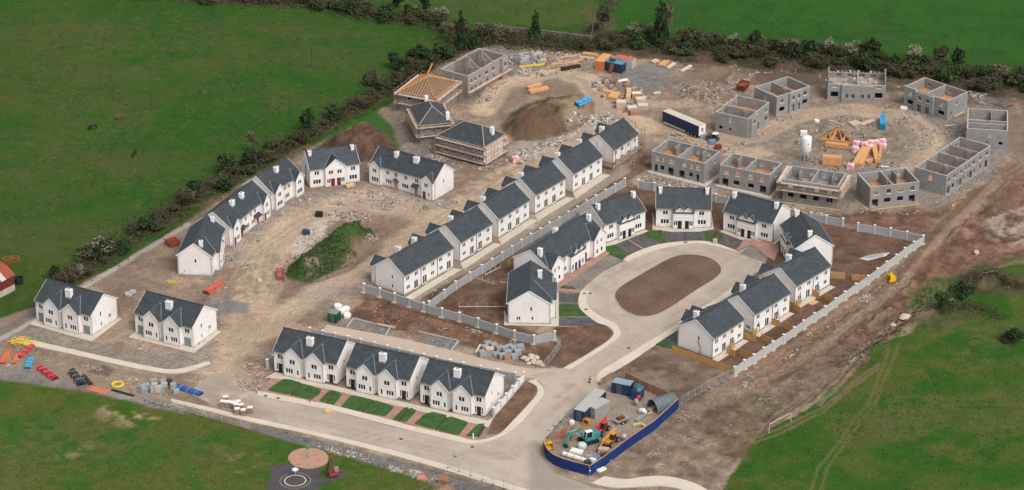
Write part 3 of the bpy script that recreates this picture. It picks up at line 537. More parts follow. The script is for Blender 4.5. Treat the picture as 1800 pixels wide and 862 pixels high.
for ax, lo_, hi_ in ((0, min(xs_), max(xs_)), (1, min(ys_), max(ys_))):
    k = lo_ + 0.6
    while k < hi_:
        bmesh.ops.bisect_plane(bm_, geom=bm_.verts[:] + bm_.edges[:] + bm_.faces[:], plane_co=(k, 0, 0) if ax == 0 else (0, k, 0), plane_no=(1, 0, 0) if ax == 0 else (0, 1, 0)); k += 1.0
rme = bpy.data.meshes.new('road'); bm_.to_mesh(rme); bm_.free(); rco = np.empty(len(rme.vertices) * 3); rme.vertices.foreach_get('co', rco); rco = rco.reshape(-1, 3)
sv = (u_, v_, x_, y_, n2, n3, wu, wv, wf, C)
x_, y_ = rco[:, 0], rco[:, 1]; zc_ = y_ * CP + HCAM * SP; u_ = 900 + FPX * x_ / zc_; v_ = (431 - FPX * (y_ * SP - HCAM * CP) / zc_) * 2.2
n2, n3 = fbm(x_, y_, 0.12, 41), fbm(x_, y_, 0.6, 42, 3); wu, wv, wf = fbm(x_, y_, .16, 5) - .5, fbm(x_, y_, .16, 6) - .5, fbm(x_, y_, .7, 8, 3) - .5
C = mixn((0.475, 0.39, 0.318), (0.37, 0.305, 0.25), sstep(.38, .68, 0.6 * n2 + 0.4 * n3)) * (0.92 + 0.16 * n3)[:, None]
LT, DK, MUD = (0.54, 0.44, 0.35), (0.31, 0.25, 0.20), (0.27, 0.205, 0.15)
ways = [[(330, 692), (420, 705), (560, 742), (700, 775), (820, 803), (900, 800), (955, 735), (1010, 675), (1090, 610), (1110, 588)], [(420, 715), (600, 752), (760, 790), (880, 830), (960, 858), (1060, 885)], [(1110, 588), (1060, 540), (1058, 505), (1100, 474), (1170, 442), (1240, 437), (1295, 456), (1300, 482), (1240, 525), (1180, 562), (1110, 600), (1030, 665)], [(950, 845), (930, 790), (960, 720), (1020, 670)]]
for wy in ways:
    for o in range(-5, 6): stroke([(u + o * 1.6, v + o * 1.9) for u, v in wy], (LT, DK, LT, DK, MUD)[(o + 10) % 5], 1.6, 0.30, 5, 4, 0.33)
paint([(330, 690), (380, 660), (420, 660), (440, 700), (500, 730), (480, 745), (380, 720)], MUD, 0.5, 18, 20, 0.36); paint([(940, 690), (1000, 660), (1050, 660), (1040, 690), (980, 720)], MUD, 0.3, 18, 20, 0.38); paint([(930, 780), (955, 775), (985, 838), (1050, 862), (930, 862)], (0.25, 0.215, 0.18), 0.6, 5, 10); paint([(1030, 497), (1062, 475), (1100, 460), (1110, 470), (1070, 492), (1045, 520)], (0.26, 0.225, 0.19), 0.5, 8, 10, 0.3); paint([(1295, 445), (1320, 432), (1349, 453), (1330, 470), (1300, 460)], (0.22, 0.19, 0.165), 0.5, 8, 10, 0.3)
ra = rme.color_attributes.new('earth', 'FLOAT_COLOR', 'POINT'); q4 = np.ones((len(rco), 4), np.float32); q4[:, :3] = C; ra.data.foreach_set('color', q4.ravel()); 
rm_ = gm.copy(); rm_.name = 'dusty_road_surface'; rme.materials.append(rm_)
for nd in rm_.node_tree.nodes:
    if nd.type == 'MAP_RANGE': nd.inputs['To Min'].default_value = 0.91; nd.inputs['To Max'].default_value = 1.09
    if nd.type == 'BUMP': nd.inputs['Strength'].default_value = 0.1
tag((lambda o: (COL.objects.link(o), o)[1])(bpy.data.objects.new('road', rme)), kind='structure')
u_, v_, x_, y_, n2, n3, wu, wv, wf, C = sv
sheet('back_lane', [(560, 590), (575, 571), (640, 583), (700, 594), (800, 617), (860, 634), (930, 648), (1000, 648), (960, 665), (930, 664), (860, 655), (700, 620), (600, 598)], LANEM, -0.3, 0.022)
isl = [(1081.6, 515), (1095, 502), (1135, 478), (1179, 454), (1213, 448), (1250, 455), (1268, 472), (1260, 488.5), (1223, 512), (1166, 549), (1129, 557.5), (1098, 547), (1083, 529)]
SOILM = M('brown_soil', (0.148, 0.09, 0.062), 1.0, 0.42, 0.14, 1.9, 0.6)
sheet('soil_island', isl, SOILM, -0.3, 0.14, True)
mb = MB(); mb.use(KERB); pk = [G(*p) for p in smooth_px(isl, True, 4)]
for p_, q_ in zip(pk, pk[1:] + pk[:1]): mb.bar((p_.x, p_.y, 0.07), (q_.x, q_.y, 0.07), 0.18, 0.22)
struct('kerb', mb)
strip('footpath', [(1022, 511), (1017, 525), (1018, 540), (1028, 552), (1050, 568), (1066, 573), (1078, 584), (1072, 597), (1035, 622), (990, 648)], [(1036, 512), (1031, 525), (1033, 538), (1042, 548), (1061, 560), (1083, 571), (1091, 587), (1083, 598), (1048, 622), (1003, 650)], PATH, 0.12)
strip('footpath', [(1052, 673), (1076, 656), (1117, 631), (1151, 607), (1190, 582), (1228, 557), (1265, 535), (1300, 512)], [(1048, 666), (1056, 653), (1094, 630), (1136, 604), (1180, 577), (1222, 549), (1258, 527), (1296, 500)], PATH, 0.12)
strip('footpath', [(1095, 457), (1115, 445), (1155, 431), (1203, 425), (1250, 426), (1293, 441)], [(1103, 461), (1129, 449), (1166, 437), (1219, 429), (1250, 432), (1297, 444)], PATH, 0.12)
strip('footpath', [(453, 688), (470, 691), (552, 707), (596, 716), (687, 739), (721, 749), (806, 768), (826, 774), (850, 773), (877, 764), (900, 742), (925, 716), (943, 695), (943, 680), (927, 671)], [(452, 695), (466, 699), (548, 715), (592, 724), (684, 748), (720, 757), (806, 777.5), (830, 781), (857, 777), (888, 765), (914, 746), (938, 718), (954, 698), (955, 684), (941, 668)], PATH, 0.12)
strip('footpath', [(300, 707), (380, 727), (450, 744), (560, 768), (735, 813), (900, 863), (960, 884), (1060, 920), (1180, 973)], [(300, 702), (380, 720), (450, 736.5), (585, 767), (738, 805), (900, 853), (960, 873), (1060, 908), (1180, 960)], PATH, 0.12)
strip('footpath', [(40, 598), (61, 600), (145, 619), (240, 640), (305, 650), (366, 636)], [(33, 603), (52, 607), (140, 626), (238, 648), (310, 657), (371, 640)], PATH, 0.12)
strip('footpath', [(1062, 838), (1100, 843), (1140, 838), (1178, 839), (1220, 850), (1262, 872), (1340, 915)], [(1040, 850), (1080, 858), (1130, 856), (1165, 855), (1200, 862), (1238, 882), (1320, 928)], PATH, 0.12)
# inner close: drives, lawns, brick paths
for p in ([(1079, 431), (1103, 421.5), (1128, 438), (1105, 446.5)], [(1105, 421), (1129, 411.5), (1163, 427.5), (1130, 437)], [(1168, 404), (1202.5, 404), (1203, 424.5), (1169, 428)], [(1204.5, 404), (1238, 404.5), (1240, 424.5), (1205, 424.5)], [(1273, 413.5), (1304, 423), (1292, 436), (1262, 427)],
          [(983, 515.5), (1019, 516), (1016, 532), (983, 532)], [(983, 558), (1038, 558.5), (1064, 573.5), (983, 573)], [(1162, 590), (1190, 573), (1193, 603), (1160, 598)]):
    sheet('driveway', p, TARMAC, -0.3, 0.055)
for p in ([(995, 497), (1062, 450), (1098, 459), (1060, 478), (1035, 498), (1018, 512)], [(1321, 431.5), (1349, 453), (1344, 462), (1300, 446)]):
    sheet('parking_bay', p, M('dusty_tarmac', (0.20, 0.175, 0.15), 0.95, 0.4, 0.22, 1.2), -0.3, 0.05)
for p in ([(1062, 435), (1078, 431), (1103, 447), (1097, 457), (1068, 447)], [(1132, 409), (1164, 404.5), (1168, 428), (1161, 428)], [(1240, 406), (1272, 413), (1259, 427), (1242, 425.5)], [(984, 506.5), (991, 501.5), (1014, 508.5)], [(983, 534), (1017, 535), (1024, 545), (983, 545)], [(983, 547), (1026, 547), (1036, 556), (983, 556.5)], [(1150, 605), (1160, 599), (1186, 606), (1180, 614)], [(1231, 556), (1262, 537), (1264, 540), (1238, 556)], [(469, 687), (497, 667), (511, 668), (531, 674), (510, 695)], [(533, 675), (565, 685), (563, 692), (547, 704), (514, 696.5)],
          [(560, 705.5), (579, 687), (588, 687.5), (573, 709)], [(591, 688), (602, 694), (587, 712.5), (576, 709.5)], [(598, 716), (616, 697), (630, 695), (656, 703), (634, 725)], [(659, 704), (694, 716), (677, 733), (638, 726)], [(689, 738), (711, 717), (719, 716.5), (700, 740.5)], [(722, 717), (733, 722.5), (714, 743), (703, 741)],
          [(727, 746), (748, 727.5), (762, 725), (787, 731), (764, 756)], [(790, 732), (824, 743), (806, 766.5), (767, 757)], [(818, 768), (840, 746), (853, 745), (836, 768)]):
    sheet('lawn', p, LAWN, -0.3, 0.085)
for p in ([(531, 674), (533, 675), (514, 697), (510, 695)], [(588, 687.5), (591, 688), (576, 710), (573, 709)], [(656, 703), (659, 704), (638, 726.5), (634, 725)], [(719, 716.5), (722, 717), (703, 741.5), (700, 740.5)], [(787, 731), (790, 732), (767, 757.5), (764, 756)], [(853, 745), (857, 744), (842, 769), (836, 768)], [(983, 545), (1024, 545), (1026, 547), (983, 547)]):
    sheet('soil_strip', p, SOILS, -0.3, 0.06)
sheet('soil_strip', [(1258, 406), (1263, 407), (1254, 425), (1249, 425)], SOILS, -0.3, 0.1)
sheet('brick_path', [(455, 690), (478, 664), (520, 664), (612, 690), (720, 716), (852, 744), (826, 771), (806, 767), (552, 706)], PAVING, -0.3, 0.04)
sheet('house_apron', [(468, 664), (484, 655), (600, 682), (724, 711), (858, 740), (868, 733), (858, 752), (846, 748), (740, 724), (600, 690), (505, 669)], APRON, -0.3, 0.075)
for p in ([(979, 495), (1062, 440), (1072, 446), (982, 509)], [(980, 507), (1022, 511), (1021, 515), (980, 513)], [(1308, 421), (1342, 424), (1368, 432), (1369, 442), (1361, 458), (1349, 452), (1321, 430), (1293, 442)], [(1103, 421.5), (1105, 421), (1131, 437), (1128, 438)]):
    sheet('brick_path', p, PAVING, -0.3, 0.07)
# concrete hardstandings round the houses
for p in ([(52, 570), (65, 560), (163, 590), (205, 558), (214, 561), (161, 601)], [(226, 593), (240, 583), (340, 611), (380, 580), (389, 583), (341, 621)], [(886, 545), (893, 560), (893, 567), (967, 570), (969, 515), (982, 515), (982, 574), (886, 572)], [(713, 523), (797, 472), (812, 474), (716, 532)], [(809, 464), (868, 428), (882, 430), (815, 474)], [(876, 421), (932, 386), (946, 388), (882, 431)], [(940, 379), (996, 347), (1010, 349), (946, 389)], [(1007, 340), (1060, 306), (1072, 308), (1012, 350)],
          [(1147, 372), (1153, 399), (1250, 401), (1250, 372), (1255, 403), (1230, 408), (1180, 408), (1147, 404)], [(1060, 430), (1134, 404), (1140, 407), (1115, 416), (1082, 430), (1060, 436)], [(1265, 407), (1271, 405), (1357, 428), (1376, 411), (1380, 414), (1358, 434), (1300, 421)], [(1252, 632), (1307, 597), (1316, 600), (1262, 637)], [(1325, 589), (1387, 549), (1396, 552), (1334, 593)], [(1397, 538), (1459, 502), (1468, 505), (1404, 543)],
          [(1136, 303), (1145, 299), (1238, 324), (1268, 303), (1274, 305), (1240, 329)], [(1256, 327), (1264, 324), (1353, 345), (1370, 325), (1376, 327), (1355, 350)]):
    sheet('house_apron', p, APRON, -0.3, 0.066)
# ------------------------------------------------------------------ finished houses
def wall(mb, T, L, z0, z1, t, ops=()):
    """wall of length L with real openings; T(a, out, z) gives house coordinates; out 0 is the outer face"""
    ops = [(max(0.02, a), min(L - 0.02, b), max(z0, c), d) for a, b, c, d in ops if b > 0.05 and a < L - 0.05]
    xs = sorted({0.0, L, *[o[0] for o in ops], *[o[1] for o in ops]}); zs = sorted({z0, z1, *[o[2] for o in ops], *[o[3] for o in ops]})
    def hole(i, j):
        x, z = (xs[i] + xs[i + 1]) / 2, (zs[j] + zs[j + 1]) / 2
        return any(o[0] < x < o[1] and o[2] < z < o[3] for o in ops)
    nx, nz = len(xs) - 1, len(zs) - 1; H = [[hole(i, j) for j in range(nz)] for i in range(nx)]
    for i in range(nx):
        for j in range(nz):
            a, b, c, d = xs[i], xs[i + 1], zs[j], zs[j + 1]
            if H[i][j]: continue
            mb.face([T(a, 0, c), T(b, 0, c), T(b, 0, d), T(a, 0, d)]); mb.face([T(b, -t, c), T(a, -t, c), T(a, -t, d), T(b, -t, d)])
            for di, dj, q in ((-1, 0, ((a, d), (a, c))), (1, 0, ((b, c), (b, d))), (0, -1, ((a, c), (b, c))), (0, 1, ((b, d), (a, d)))):
                ii, jj = i + di, j + dj; out = ii < 0 or jj < 0 or ii >= nx or jj >= nz
                if out or H[ii][jj]:
                    (p0, q0), (p1, q1) = q; mb.face([T(p0, 0, q0), T(p0, -t, q0), T(p1, -t, q1), T(p1, 0, q1)])
def tbox(mb, T, a0, a1, o0, o1, z0, z1):
    mb.hexa([T(a0, o0, z0), T(a0, o1, z0), T(a1, o1, z0), T(a1, o0, z0)][::-1], [T(a0, o0, z1), T(a0, o1, z1), T(a1, o1, z1), T(a1, o0, z1)][::-1])
def window(T, a, z0, z1, wd, lights, par, frame=UPVC):
    f = MB(); a0, a1 = a - wd / 2, a + wd / 2; b = 0.055
    for q in ((a0, a0 + b, z0, z1), (a1 - b, a1, z0, z1)): tbox(f, T, q[0], q[1], -0.15, -0.06, q[2], q[3])
    for q in ((z0, z0 + b), (z1 - b, z1)): tbox(f, T, a0 + b, a1 - b, -0.15, -0.06, *q)
    for i in range(1, lights):
        m = a0 + wd * i / lights; tbox(f, T, m - 0.07, m + 0.07, -0.15, -0.058, z0 + b, z1 - b)
    tbox(f, T, a0 - 0.08, a1 + 0.08, -0.05, 0.09, z0 - 0.12, z0 - 0.003)
    o = f.build('window', frame, par); p = MB(); tbox(p, T, a0 + b, a1 - b, -0.13, -0.10, z0 + b, z1 - b); p.build('pane', GLASS, o); return o
def door(T, a, wd, ht, par, mat, side=0.0, glazed=False):
    f = MB(); a0, a1 = a - wd / 2, a + wd / 2
    tbox(f, T, a0, a1, -0.17, -0.09, 0.12, ht); o = f.build('door', mat, par)
    fr = MB(); tbox(fr, T, a0 - 0.07, a0, -0.16, -0.05, 0.1, ht + 0.07); tbox(fr, T, a1, a1 + 0.07, -0.16, -0.05, 0.1, ht + 0.07); tbox(fr, T, a0, a1, -0.16, -0.05, ht, ht + 0.07); fr.build('door_frame', UPVC, o)
    hn = MB(); tbox(hn, T, a1 - 0.2, a1 - 0.1, -0.09, -0.03, 1.05, 1.12); hn.build('handle', GALV, o)
    if side:
        for s in (-1, 1): window(T, a + s * (wd / 2 + 0.07 + side / 2), 0.55, ht, side, 1, par)
    return o
def openings(specs):
    r = []
    for s in specs:
        if s[0] == 'w': r.append((s[1] - s[4] / 2, s[1] + s[4] / 2, s[2], s[3]))
        elif s[0] == 'd':
            r.append((s[1] - s[2] / 2 - 0.07, s[1] + s[2] / 2 + 0.07, 0.1, s[4] + 0.07))
            if s[5]:
                for g in (-1, 1):
                    c = s[1] + g * (s[2] / 2 + 0.07 + s[5] / 2); r.append((c - s[5] / 2, c + s[5] / 2, 0.55, s[4]))
    return r
def fittings(T, specs, par):
    for s in specs:
        if s[0] == 'w': window(T, s[1], s[2], s[3], s[4], s[5], par)
        elif s[0] == 'd': door(T, s[1], s[2], s[4], par, s[3], s[5])
        elif s[0] == 'pipe':
            m = MB(); m.tube(T(s[1], 0.09, 0.1), T(s[1], 0.09, s[2]), 0.07, 6); m.build('drainpipe', SOFFD, par)
        elif s[0] == 'bent':
            m = MB(); m.path([T(s[1], 0.09, 0.1), T(s[1], 0.09, s[2] * 0.45), T(s[1] - 0.5, 0.09, s[2] * 0.6), T(s[1] - 0.5, 0.09, s[2])], 0.06, 6); m.build('drainpipe', SOFFD, par)
        elif s[0] == 'canopy':
            m = MB(); c, wd = s[1], s[2]; m.hexa([T(c - wd / 2, 0, 2.55), T(c + wd / 2, 0, 2.55), T(c + wd / 2, 1.1, 2.35), T(c - wd / 2, 1.1, 2.35)][::-1], [T(c - wd / 2, 0, 3.1), T(c + wd / 2, 0, 3.1), T(c + wd / 2, 1.1, 2.45), T(c - wd / 2, 1.1, 2.45)][::-1]); m.build('door_canopy', SLATE, par)
        elif s[0] == 'gcanopy':
            m = MB(); c = s[1]
            for g in (-1, 1): m.slab([T(c, 1.2, 3.2), T(c, -0.02, 3.2), T(c + g * 1.0, -0.02, 2.35), T(c + g * 1.0, 1.2, 2.35)], 0.1)
            m.build('door_canopy', SLATE, par); m = MB(); m.face([T(c - 0.9, 1.1, 2.4), T(c + 0.9, 1.1, 2.4), T(c, 1.1, 3.08)]); tbox(m, T, c - 0.85, c - 0.75, 0.95, 1.05, 0.1, 2.4); tbox(m, T, c + 0.75, c + 0.85, 0.95, 1.05, 0.1, 2.4); m.build('canopy_frame', TIMB, par)
def house(label, p1, p2, D, front=(), rear=(), left=(), right=(), bays=(), gablets=(), chimneys=(), eave=5.15, ridge=8.3, W=None, group=None, wallmat=WHITE, plinth=PLINTH, cat='house', name='house', roof=True, ov=0.28):
    a, b = G(*p1), G(*p2); rz = yaw(a, b); W = W or (b - a).length; root = thing(name, label, cat, a, rz, group)
    TF = lambda q, o, z: (q, -o, z); TR = lambda q, o, z: (W + o, q, z); TB = lambda q, o, z: (W - q, D + o, z); TL = lambda q, o, z: (-o, D - q, z)
    B0 = -0.25; m = MB(); wt = 0.3
    def bayspan(side): return [(y[1], y[2]) for y in bays if y[0] == side]
    for T, L, sp, side in ((TF, W, front, 'F'), (TB, W, rear, 'B')):
        sp = [s for s in sp]; ops = openings(sp); wall(m, T, L, B0, eave, wt, ops)
    for T, L, sp in ((TR, D, right), (TL, D, left)):
        q = lambda a_, o, z, T=T: T(a_ + 0.3, o, z)
        wall(m, q, L - 0.6, B0, eave, wt, [(o[0] - 0.3, o[1] - 0.3, o[2], o[3]) for o in openings(sp)])
        for o in (0, -wt): m.face([T(0.0, o, eave), T(L, o, eave), T(L / 2, o, ridge)])
    # corners of the end walls
    for T in (TR, TL):
        for e0, e1 in ((0.0, 0.3), (D - 0.3, D)): m.face([T(e0, 0, B0), T(e1, 0, B0), T(e1, 0, eave), T(e0, 0, eave)])
    m.build('wall', wallmat, root)
    fittings(TF, front, root); fittings(TB, rear, root); fittings(TR, right, root); fittings(TL, left, root)
    if plinth:
        m = MB()
        for T, L in ((TF, W), (TB, W), (TR, D), (TL, D)):
            tbox(m, T, -0.02, L + 0.02, 0.003, 0.025, B0, 0.17)
    sl = (ridge - eave) / (D / 2); ze = eave - ov * sl; g = 0.12; th = 0.16
    r = MB(); lift = 0.2
    def rz_(y): return min(eave + lift + sl * y, eave + lift + sl * (D - y))
    r.slab([(-g, -ov, rz_(-ov)), (W + g, -ov, rz_(-ov)), (W + g, D / 2, rz_(D / 2)), (-g, D / 2, rz_(D / 2))], th)
    r.slab([(-g, D / 2, rz_(D / 2)), (W + g, D / 2, rz_(D / 2)), (W + g, D + ov, rz_(D + ov)), (-g, D + ov, rz_(D + ov))], th)
    ro = r.build('roof', SLATE, root)
    c = MB(); c.bar((-g, D / 2, ridge + lift + 0.02), (W + g, D / 2, ridge + lift + 0.02), 0.26, 0.12); c.build('ridge_tiles', SOFFD, ro)
    f = MB()                                                # bargeboards and eaves boards
    for xx in (-g - 0.03, W + g + 0.03):
        for ya, yb in ((-ov, D / 2), (D / 2, D + ov)):
            f.bar((xx, ya, rz_(ya) - 0.12), (xx, yb, rz_(yb) - 0.12), 0.06, 0.24)
    for ya in (-ov - 0.04, D + ov + 0.04): f.bar((-g, ya, rz_(-ov) - 0.14), (W + g, ya, rz_(-ov) - 0.14), 0.08, 0.2)
    f.build('bargeboard', FASCIA, ro)
    for sgn, yy in ((-1, -ov - 0.13), (1, D + ov + 0.13)):
        gt = MB(); gt.bar((-g, yy, rz_(-ov) - 0.07), (W + g, yy, rz_(-ov) - 0.07), 0.11, 0.08); gt.build('gutter', SOFFD if sgn < 0 else SOFFD, ro)
    # projecting gabled bays
    for bi, bay in enumerate(bays):
        side, x0, x1, pj, be, br, specs = bay; bw = x1 - x0; xc = (x0 + x1) / 2
        S = (lambda x, y: (x, y)) if side == 'F' else (lambda x, y: (W - x, D - y))
        bT = lambda q, o, z: (*S(x0 + q, -pj - o), z); bL = lambda q, o, z: (*S(x0 - o, -q), z); bR = lambda q, o, z: (*S(x1 + o, -pj + q), z)
        bm = MB(); wall(bm, bT, bw, B0, be, 0.25, openings(specs)); bm.face([bT(0, 0, be), bT(bw, 0, be), bT(bw / 2, 0, br)])
        wall(bm, bL, pj - 0.0, B0, be, 0.2); wall(bm, bR, pj, B0, be, 0.2)
        gbl = bm.build('gable_bay', wallmat, root); fittings(bT, specs, root)
        if plinth:
            tbox(m, bT, -0.02, bw + 0.02, 0.003, 0.025, B0, 0.17); tbox(m, bL, 0, pj, 0.003, 0.022, B0, 0.17); tbox(m, bR, 0, pj, 0.003, 0.022, B0, 0.17)
        o2 = 0.2; sb = (br - be) / (bw / 2); zt = br + 0.18; zl = be + 0.18 - o2 * sb; yr = (zt - eave - lift) / sl; ye = (zl - eave - lift) / sl
        rb = MB()
        for s in (-1, 1):
            e = xc + s * (bw / 2 + o2)
            P = [(*S(e, -pj - o2), zl), (*S(xc, -pj - o2), zt), (*S(xc, yr), zt), (*S(e, ye), zl)]
            rb.slab(P if s > 0 else P[::-1], 0.14)
        rbo = rb.build('bay_roof', SLATE, root)
        vf = MB()
        for s in (-1, 1):
            e = xc + s * (bw / 2 + o2 + 0.02); vf.bar((*S(e, ye), zl + 0.07), (*S(xc + s * 0.05, yr), zt + 0.05), 0.16, 0.1)
        vf.build('valley_flashing', LEAD, rbo)
        fb = MB()
        for s in (-1, 1): fb.bar((*S(xc + s * (bw / 2 + o2), -pj - o2 - 0.03), zl - 0.09), (*S(xc, -pj - o2 - 0.03), zt - 0.09), 0.05, 0.18)
        fb.build('bargeboard', FASCIA, rbo)
    # low central porch with gablets standing on the eaves
    for gl in gablets:
        x0, x1, pj, ez, cs, gw, specs = gl
        bT = lambda q, o, z: (x0 + q, -pj - o, z); bm = MB(); wall(bm, bT, x1 - x0, B0, ez, 0.25, openings(specs))
        wall(bm, lambda q, o, z: (x0 - o, -q, z), pj, B0, ez, 0.2); wall(bm, lambda q, o, z: (x1 + o, -pj + q, z), pj, B0, ez, 0.2)
        bm.build('porch', wallmat, root); fittings(bT, specs, root)
        if plinth: tbox(m, bT, -0.02, x1 - x0 + 0.02, 0.003, 0.025, B0, 0.17)
        rb = MB(); y0 = -pj - 0.22; rb.slab([(x0 - 0.1, y0, ez + 0.1), (x1 + 0.1, y0, ez + 0.1), (x1 + 0.1, 0.1, rz_(0.1) + 0.05), (x0 - 0.1, 0.1, rz_(0.1) + 0.05)], 0.12); rb.build('porch_roof', SLATE, root)
        for cx in cs:
            gT = lambda q, o, z, cx=cx: (cx - gw / 2 + q, -pj - o - 0.004, z); zb, zw, za = ez - 0.35, 4.95, 4.95 + gw * 0.42
            gm_ = MB(); wall(gm_, gT, gw, zb, zw, 0.2, [(gw / 2 - 0.5, gw / 2 + 0.5, 3.35, 4.6)]); gm_.face([gT(0, 0, zw), gT(gw, 0, zw), gT(gw / 2, 0, za)])
            for s in (0, gw): gm_.face([gT(s, 0, zb), gT(s, -pj - 0.6, zb), gT(s, -pj - 0.6, zw), gT(s, 0, zw)])
            dm = gm_.build('dormer', wallmat, root); window(gT, gw / 2, 3.35, 4.6, 1.0, 2, root)
            sb = (za - zw) / (gw / 2); zt = za + 0.12; zl = zw + 0.12 - 0.15 * sb; yr = (zt - eave - lift) / sl; ye = (zl - eave - lift) / sl; rb = MB()
            for s in (-1, 1):
                e = cx + s * (gw / 2 + 0.15); P = [(e, -pj - 0.2, zl), (cx, -pj - 0.2, zt), (cx, yr, zt), (e, ye, zl)]; rb.slab(P if s > 0 else P[::-1], 0.1)
            rb.build('dormer_roof', SLATE, dm); vf = MB(); fb = MB()
            for s in (-1, 1):
                vf.bar((cx + s * (gw / 2 + 0.15), ye, zl + 0.05), (cx, yr, zt + 0.05), 0.13, 0.08); fb.bar((cx + s * (gw / 2 + 0.15), -pj - 0.225, zl - 0.08), (cx, -pj - 0.225, zt - 0.08), 0.05, 0.16)
            vf.build('valley_flashing', LEAD, dm); fb.build('bargeboard', FASCIA, dm)
    if plinth: m.build('plinth', plinth, root)
    for cx, cy, lx, ly, top in chimneys:
        z0 = min(rz_(max(0, cy - ly / 2)), rz_(min(D, cy + ly / 2))) - 0.4; c = MB(); c.box(cx - lx / 2, cy - ly / 2, z0, cx + lx / 2, cy + ly / 2, top - 0.2)
        c.box(cx - lx / 2 - 0.06, cy - ly / 2 - 0.06, top - 0.2, cx + lx / 2 + 0.06, cy + ly / 2 + 0.06, top); ch = c.build('chimney', WHITE, root)
        l = MB(); zf = rz_(cy - ly / 2); l.box(cx - lx / 2 - 0.08, cy - ly / 2 - 0.14, zf - 0.1, cx + lx / 2 + 0.08, cy - ly / 2 - 0.02, zf + 0.22); l.build('lead_flashing', LEAD, ch)
        p = MB(); k = 2 if lx > 1 or ly > 1 else 1
        for i in range(k):
            d = (i - (k - 1) / 2) * 0.5; p.lathe([(0.13, top), (0.1, top + 0.3)], 8, (cx + (d if lx >= ly else 0), cy + (d if ly > lx else 0)))
        p.build('chimney_pot', M('clay_pot', (0.36, 0.16, 0.10), 0.9), ch)
    return root, W
def width(p1, p2): return (G(*p2) - G(*p1)).length
def mirror(specs, L): return [(s[0], L - s[1], *s[2:]) for s in specs]
# --- A: semi-detached pairs with two big front gables
def semi_A(label, p1, p2, group, doormat, side, plinth):
    W = width(p1, p2); D = 9.8; s = W / 15.3; a, b = 2.85 * s, 7.15 * s; bw = b - a
    half = [('w', a * 0.52, 3.35, 4.5, 1.25, 2), ('d', a * 0.52, 1.05 if side else 1.9, doormat, 2.2, side)]
    fr = half + mirror(half, W)
    bs = [('w', bw * 0.5, 3.25, 4.4, 1.35, 2), ('w', bw * 0.33, 0.95, 2.15, 1.75, 3), ('w', bw * 0.80, 0.8, 2.1, 0.5, 1)]
    bays = [('F', a, b, 1.15, 5.1, 5.1 + bw / 2 * 0.98, bs), ('F', W - b, W - a, 1.15, 5.1, 5.1 + bw / 2 * 0.98, mirror(bs, bw))]
    gw = [('w', 3.6, 3.4, 4.5, 0.55, 1), ('w', 3.6, 0.9, 1.9, 0.5, 1), ('w', 6.9, 1.6, 2.6, 0.95, 2)]
    rear = [('w', W * f, 3.3, 4.4, 1.2, 2) for f in (.12, .38, .62, .88)] + [('w', W * f, 1.0, 2.2, 1.4, 2) for f in (.12, .88)] + [('d', W * f, 1.6, UPVC, 2.15, 0) for f in (.38, .62)]
    return house(label, p1, p2, D, fr, rear, mirror(gw, D), gw, bays, (), [(W / 2, D / 2 - 2.3, 1.5, 1.0, 8.75)], group=group, plinth=plinth)
semi_A('white pair of houses with grey boarded doors, standing alone nearest the red roofed barn', (64.8, 563.5), (162.2, 590.7), 'white houses with twin front gables', DGREY, 0.0, M('grey_plinth', (0.25, 0.24, 0.23), 0.9))
semi_A('white pair of houses with grey boarded doors, standing on rough dirt beside the orange pipe', (239, 585.6), (339.9, 612), 'white houses with twin front gables', DGREY, 0.0, M('grey_plinth', (0.25, 0.24, 0.23), 0.9))
semi_A('white twin gabled pair with black doors at the dirt end of the lawned row', (482.6, 652.6), (593, 676.5), 'white houses with twin front gables', DBLACK, 0.38, PLINTH)
semi_A('white twin gabled pair with black doors, middle one of the three behind green lawns', (609.4, 680.5), (721, 705.3), 'white houses with twin front gables', DBLACK, 0.38, PLINTH)
semi_A('white twin gabled pair with black doors beside the stepped white garden wall', (739.3, 708.5), (852.8, 733.6), 'white houses with twin front gables', DBLACK, 0.38, PLINTH)
# --- B: the unfinished crescent on the left
GP = M('grey_plinth', (0.25, 0.24, 0.23), 0.9)
tri = lambda x, w=1.9: ('w', x, 0.95, 2.15, w, 3)
up = lambda x, w=1.15: ('w', x, 3.35, 4.45, w, 2)
gl = [('w', 3.9, 3.3, 4.3, 0.5, 1), ('w', 3.9, 2.3, 2.6, 0.3, 1), ('w', 6.6, 0.8, 1.2, 0.4, 1)]
W = width((373.4, 486), (396, 436)); bw = 5.2
house('white house end-on at the start of the dirt crescent, plain gable toward the viewer', (373.4, 486), (396, 436), 8.2, [up(1.2, .9), tri(1.2, 1.5), ('d', W - 1.6, 1.0, DBROWN, 2.1, 0), up(W - 1.6)], [], mirror(gl, 8.2), gl,
      [('F', 3.0, 3.0 + bw, 1.3, 5.0, 7.2, [up(bw * .5, 1.5), tri(bw * .35, 2.0), ('d', bw * .85, 0.9, DBROWN, 2.1, 0)])], (), [(1.1, 2.6, 1.0, 0.8, 8.6), (W - 0.8, 2.6, 0.9, 0.8, 8.5)], group='white houses round the dirt crescent', plinth=GP)
W = width((404.4, 433.8), (472.6, 378))
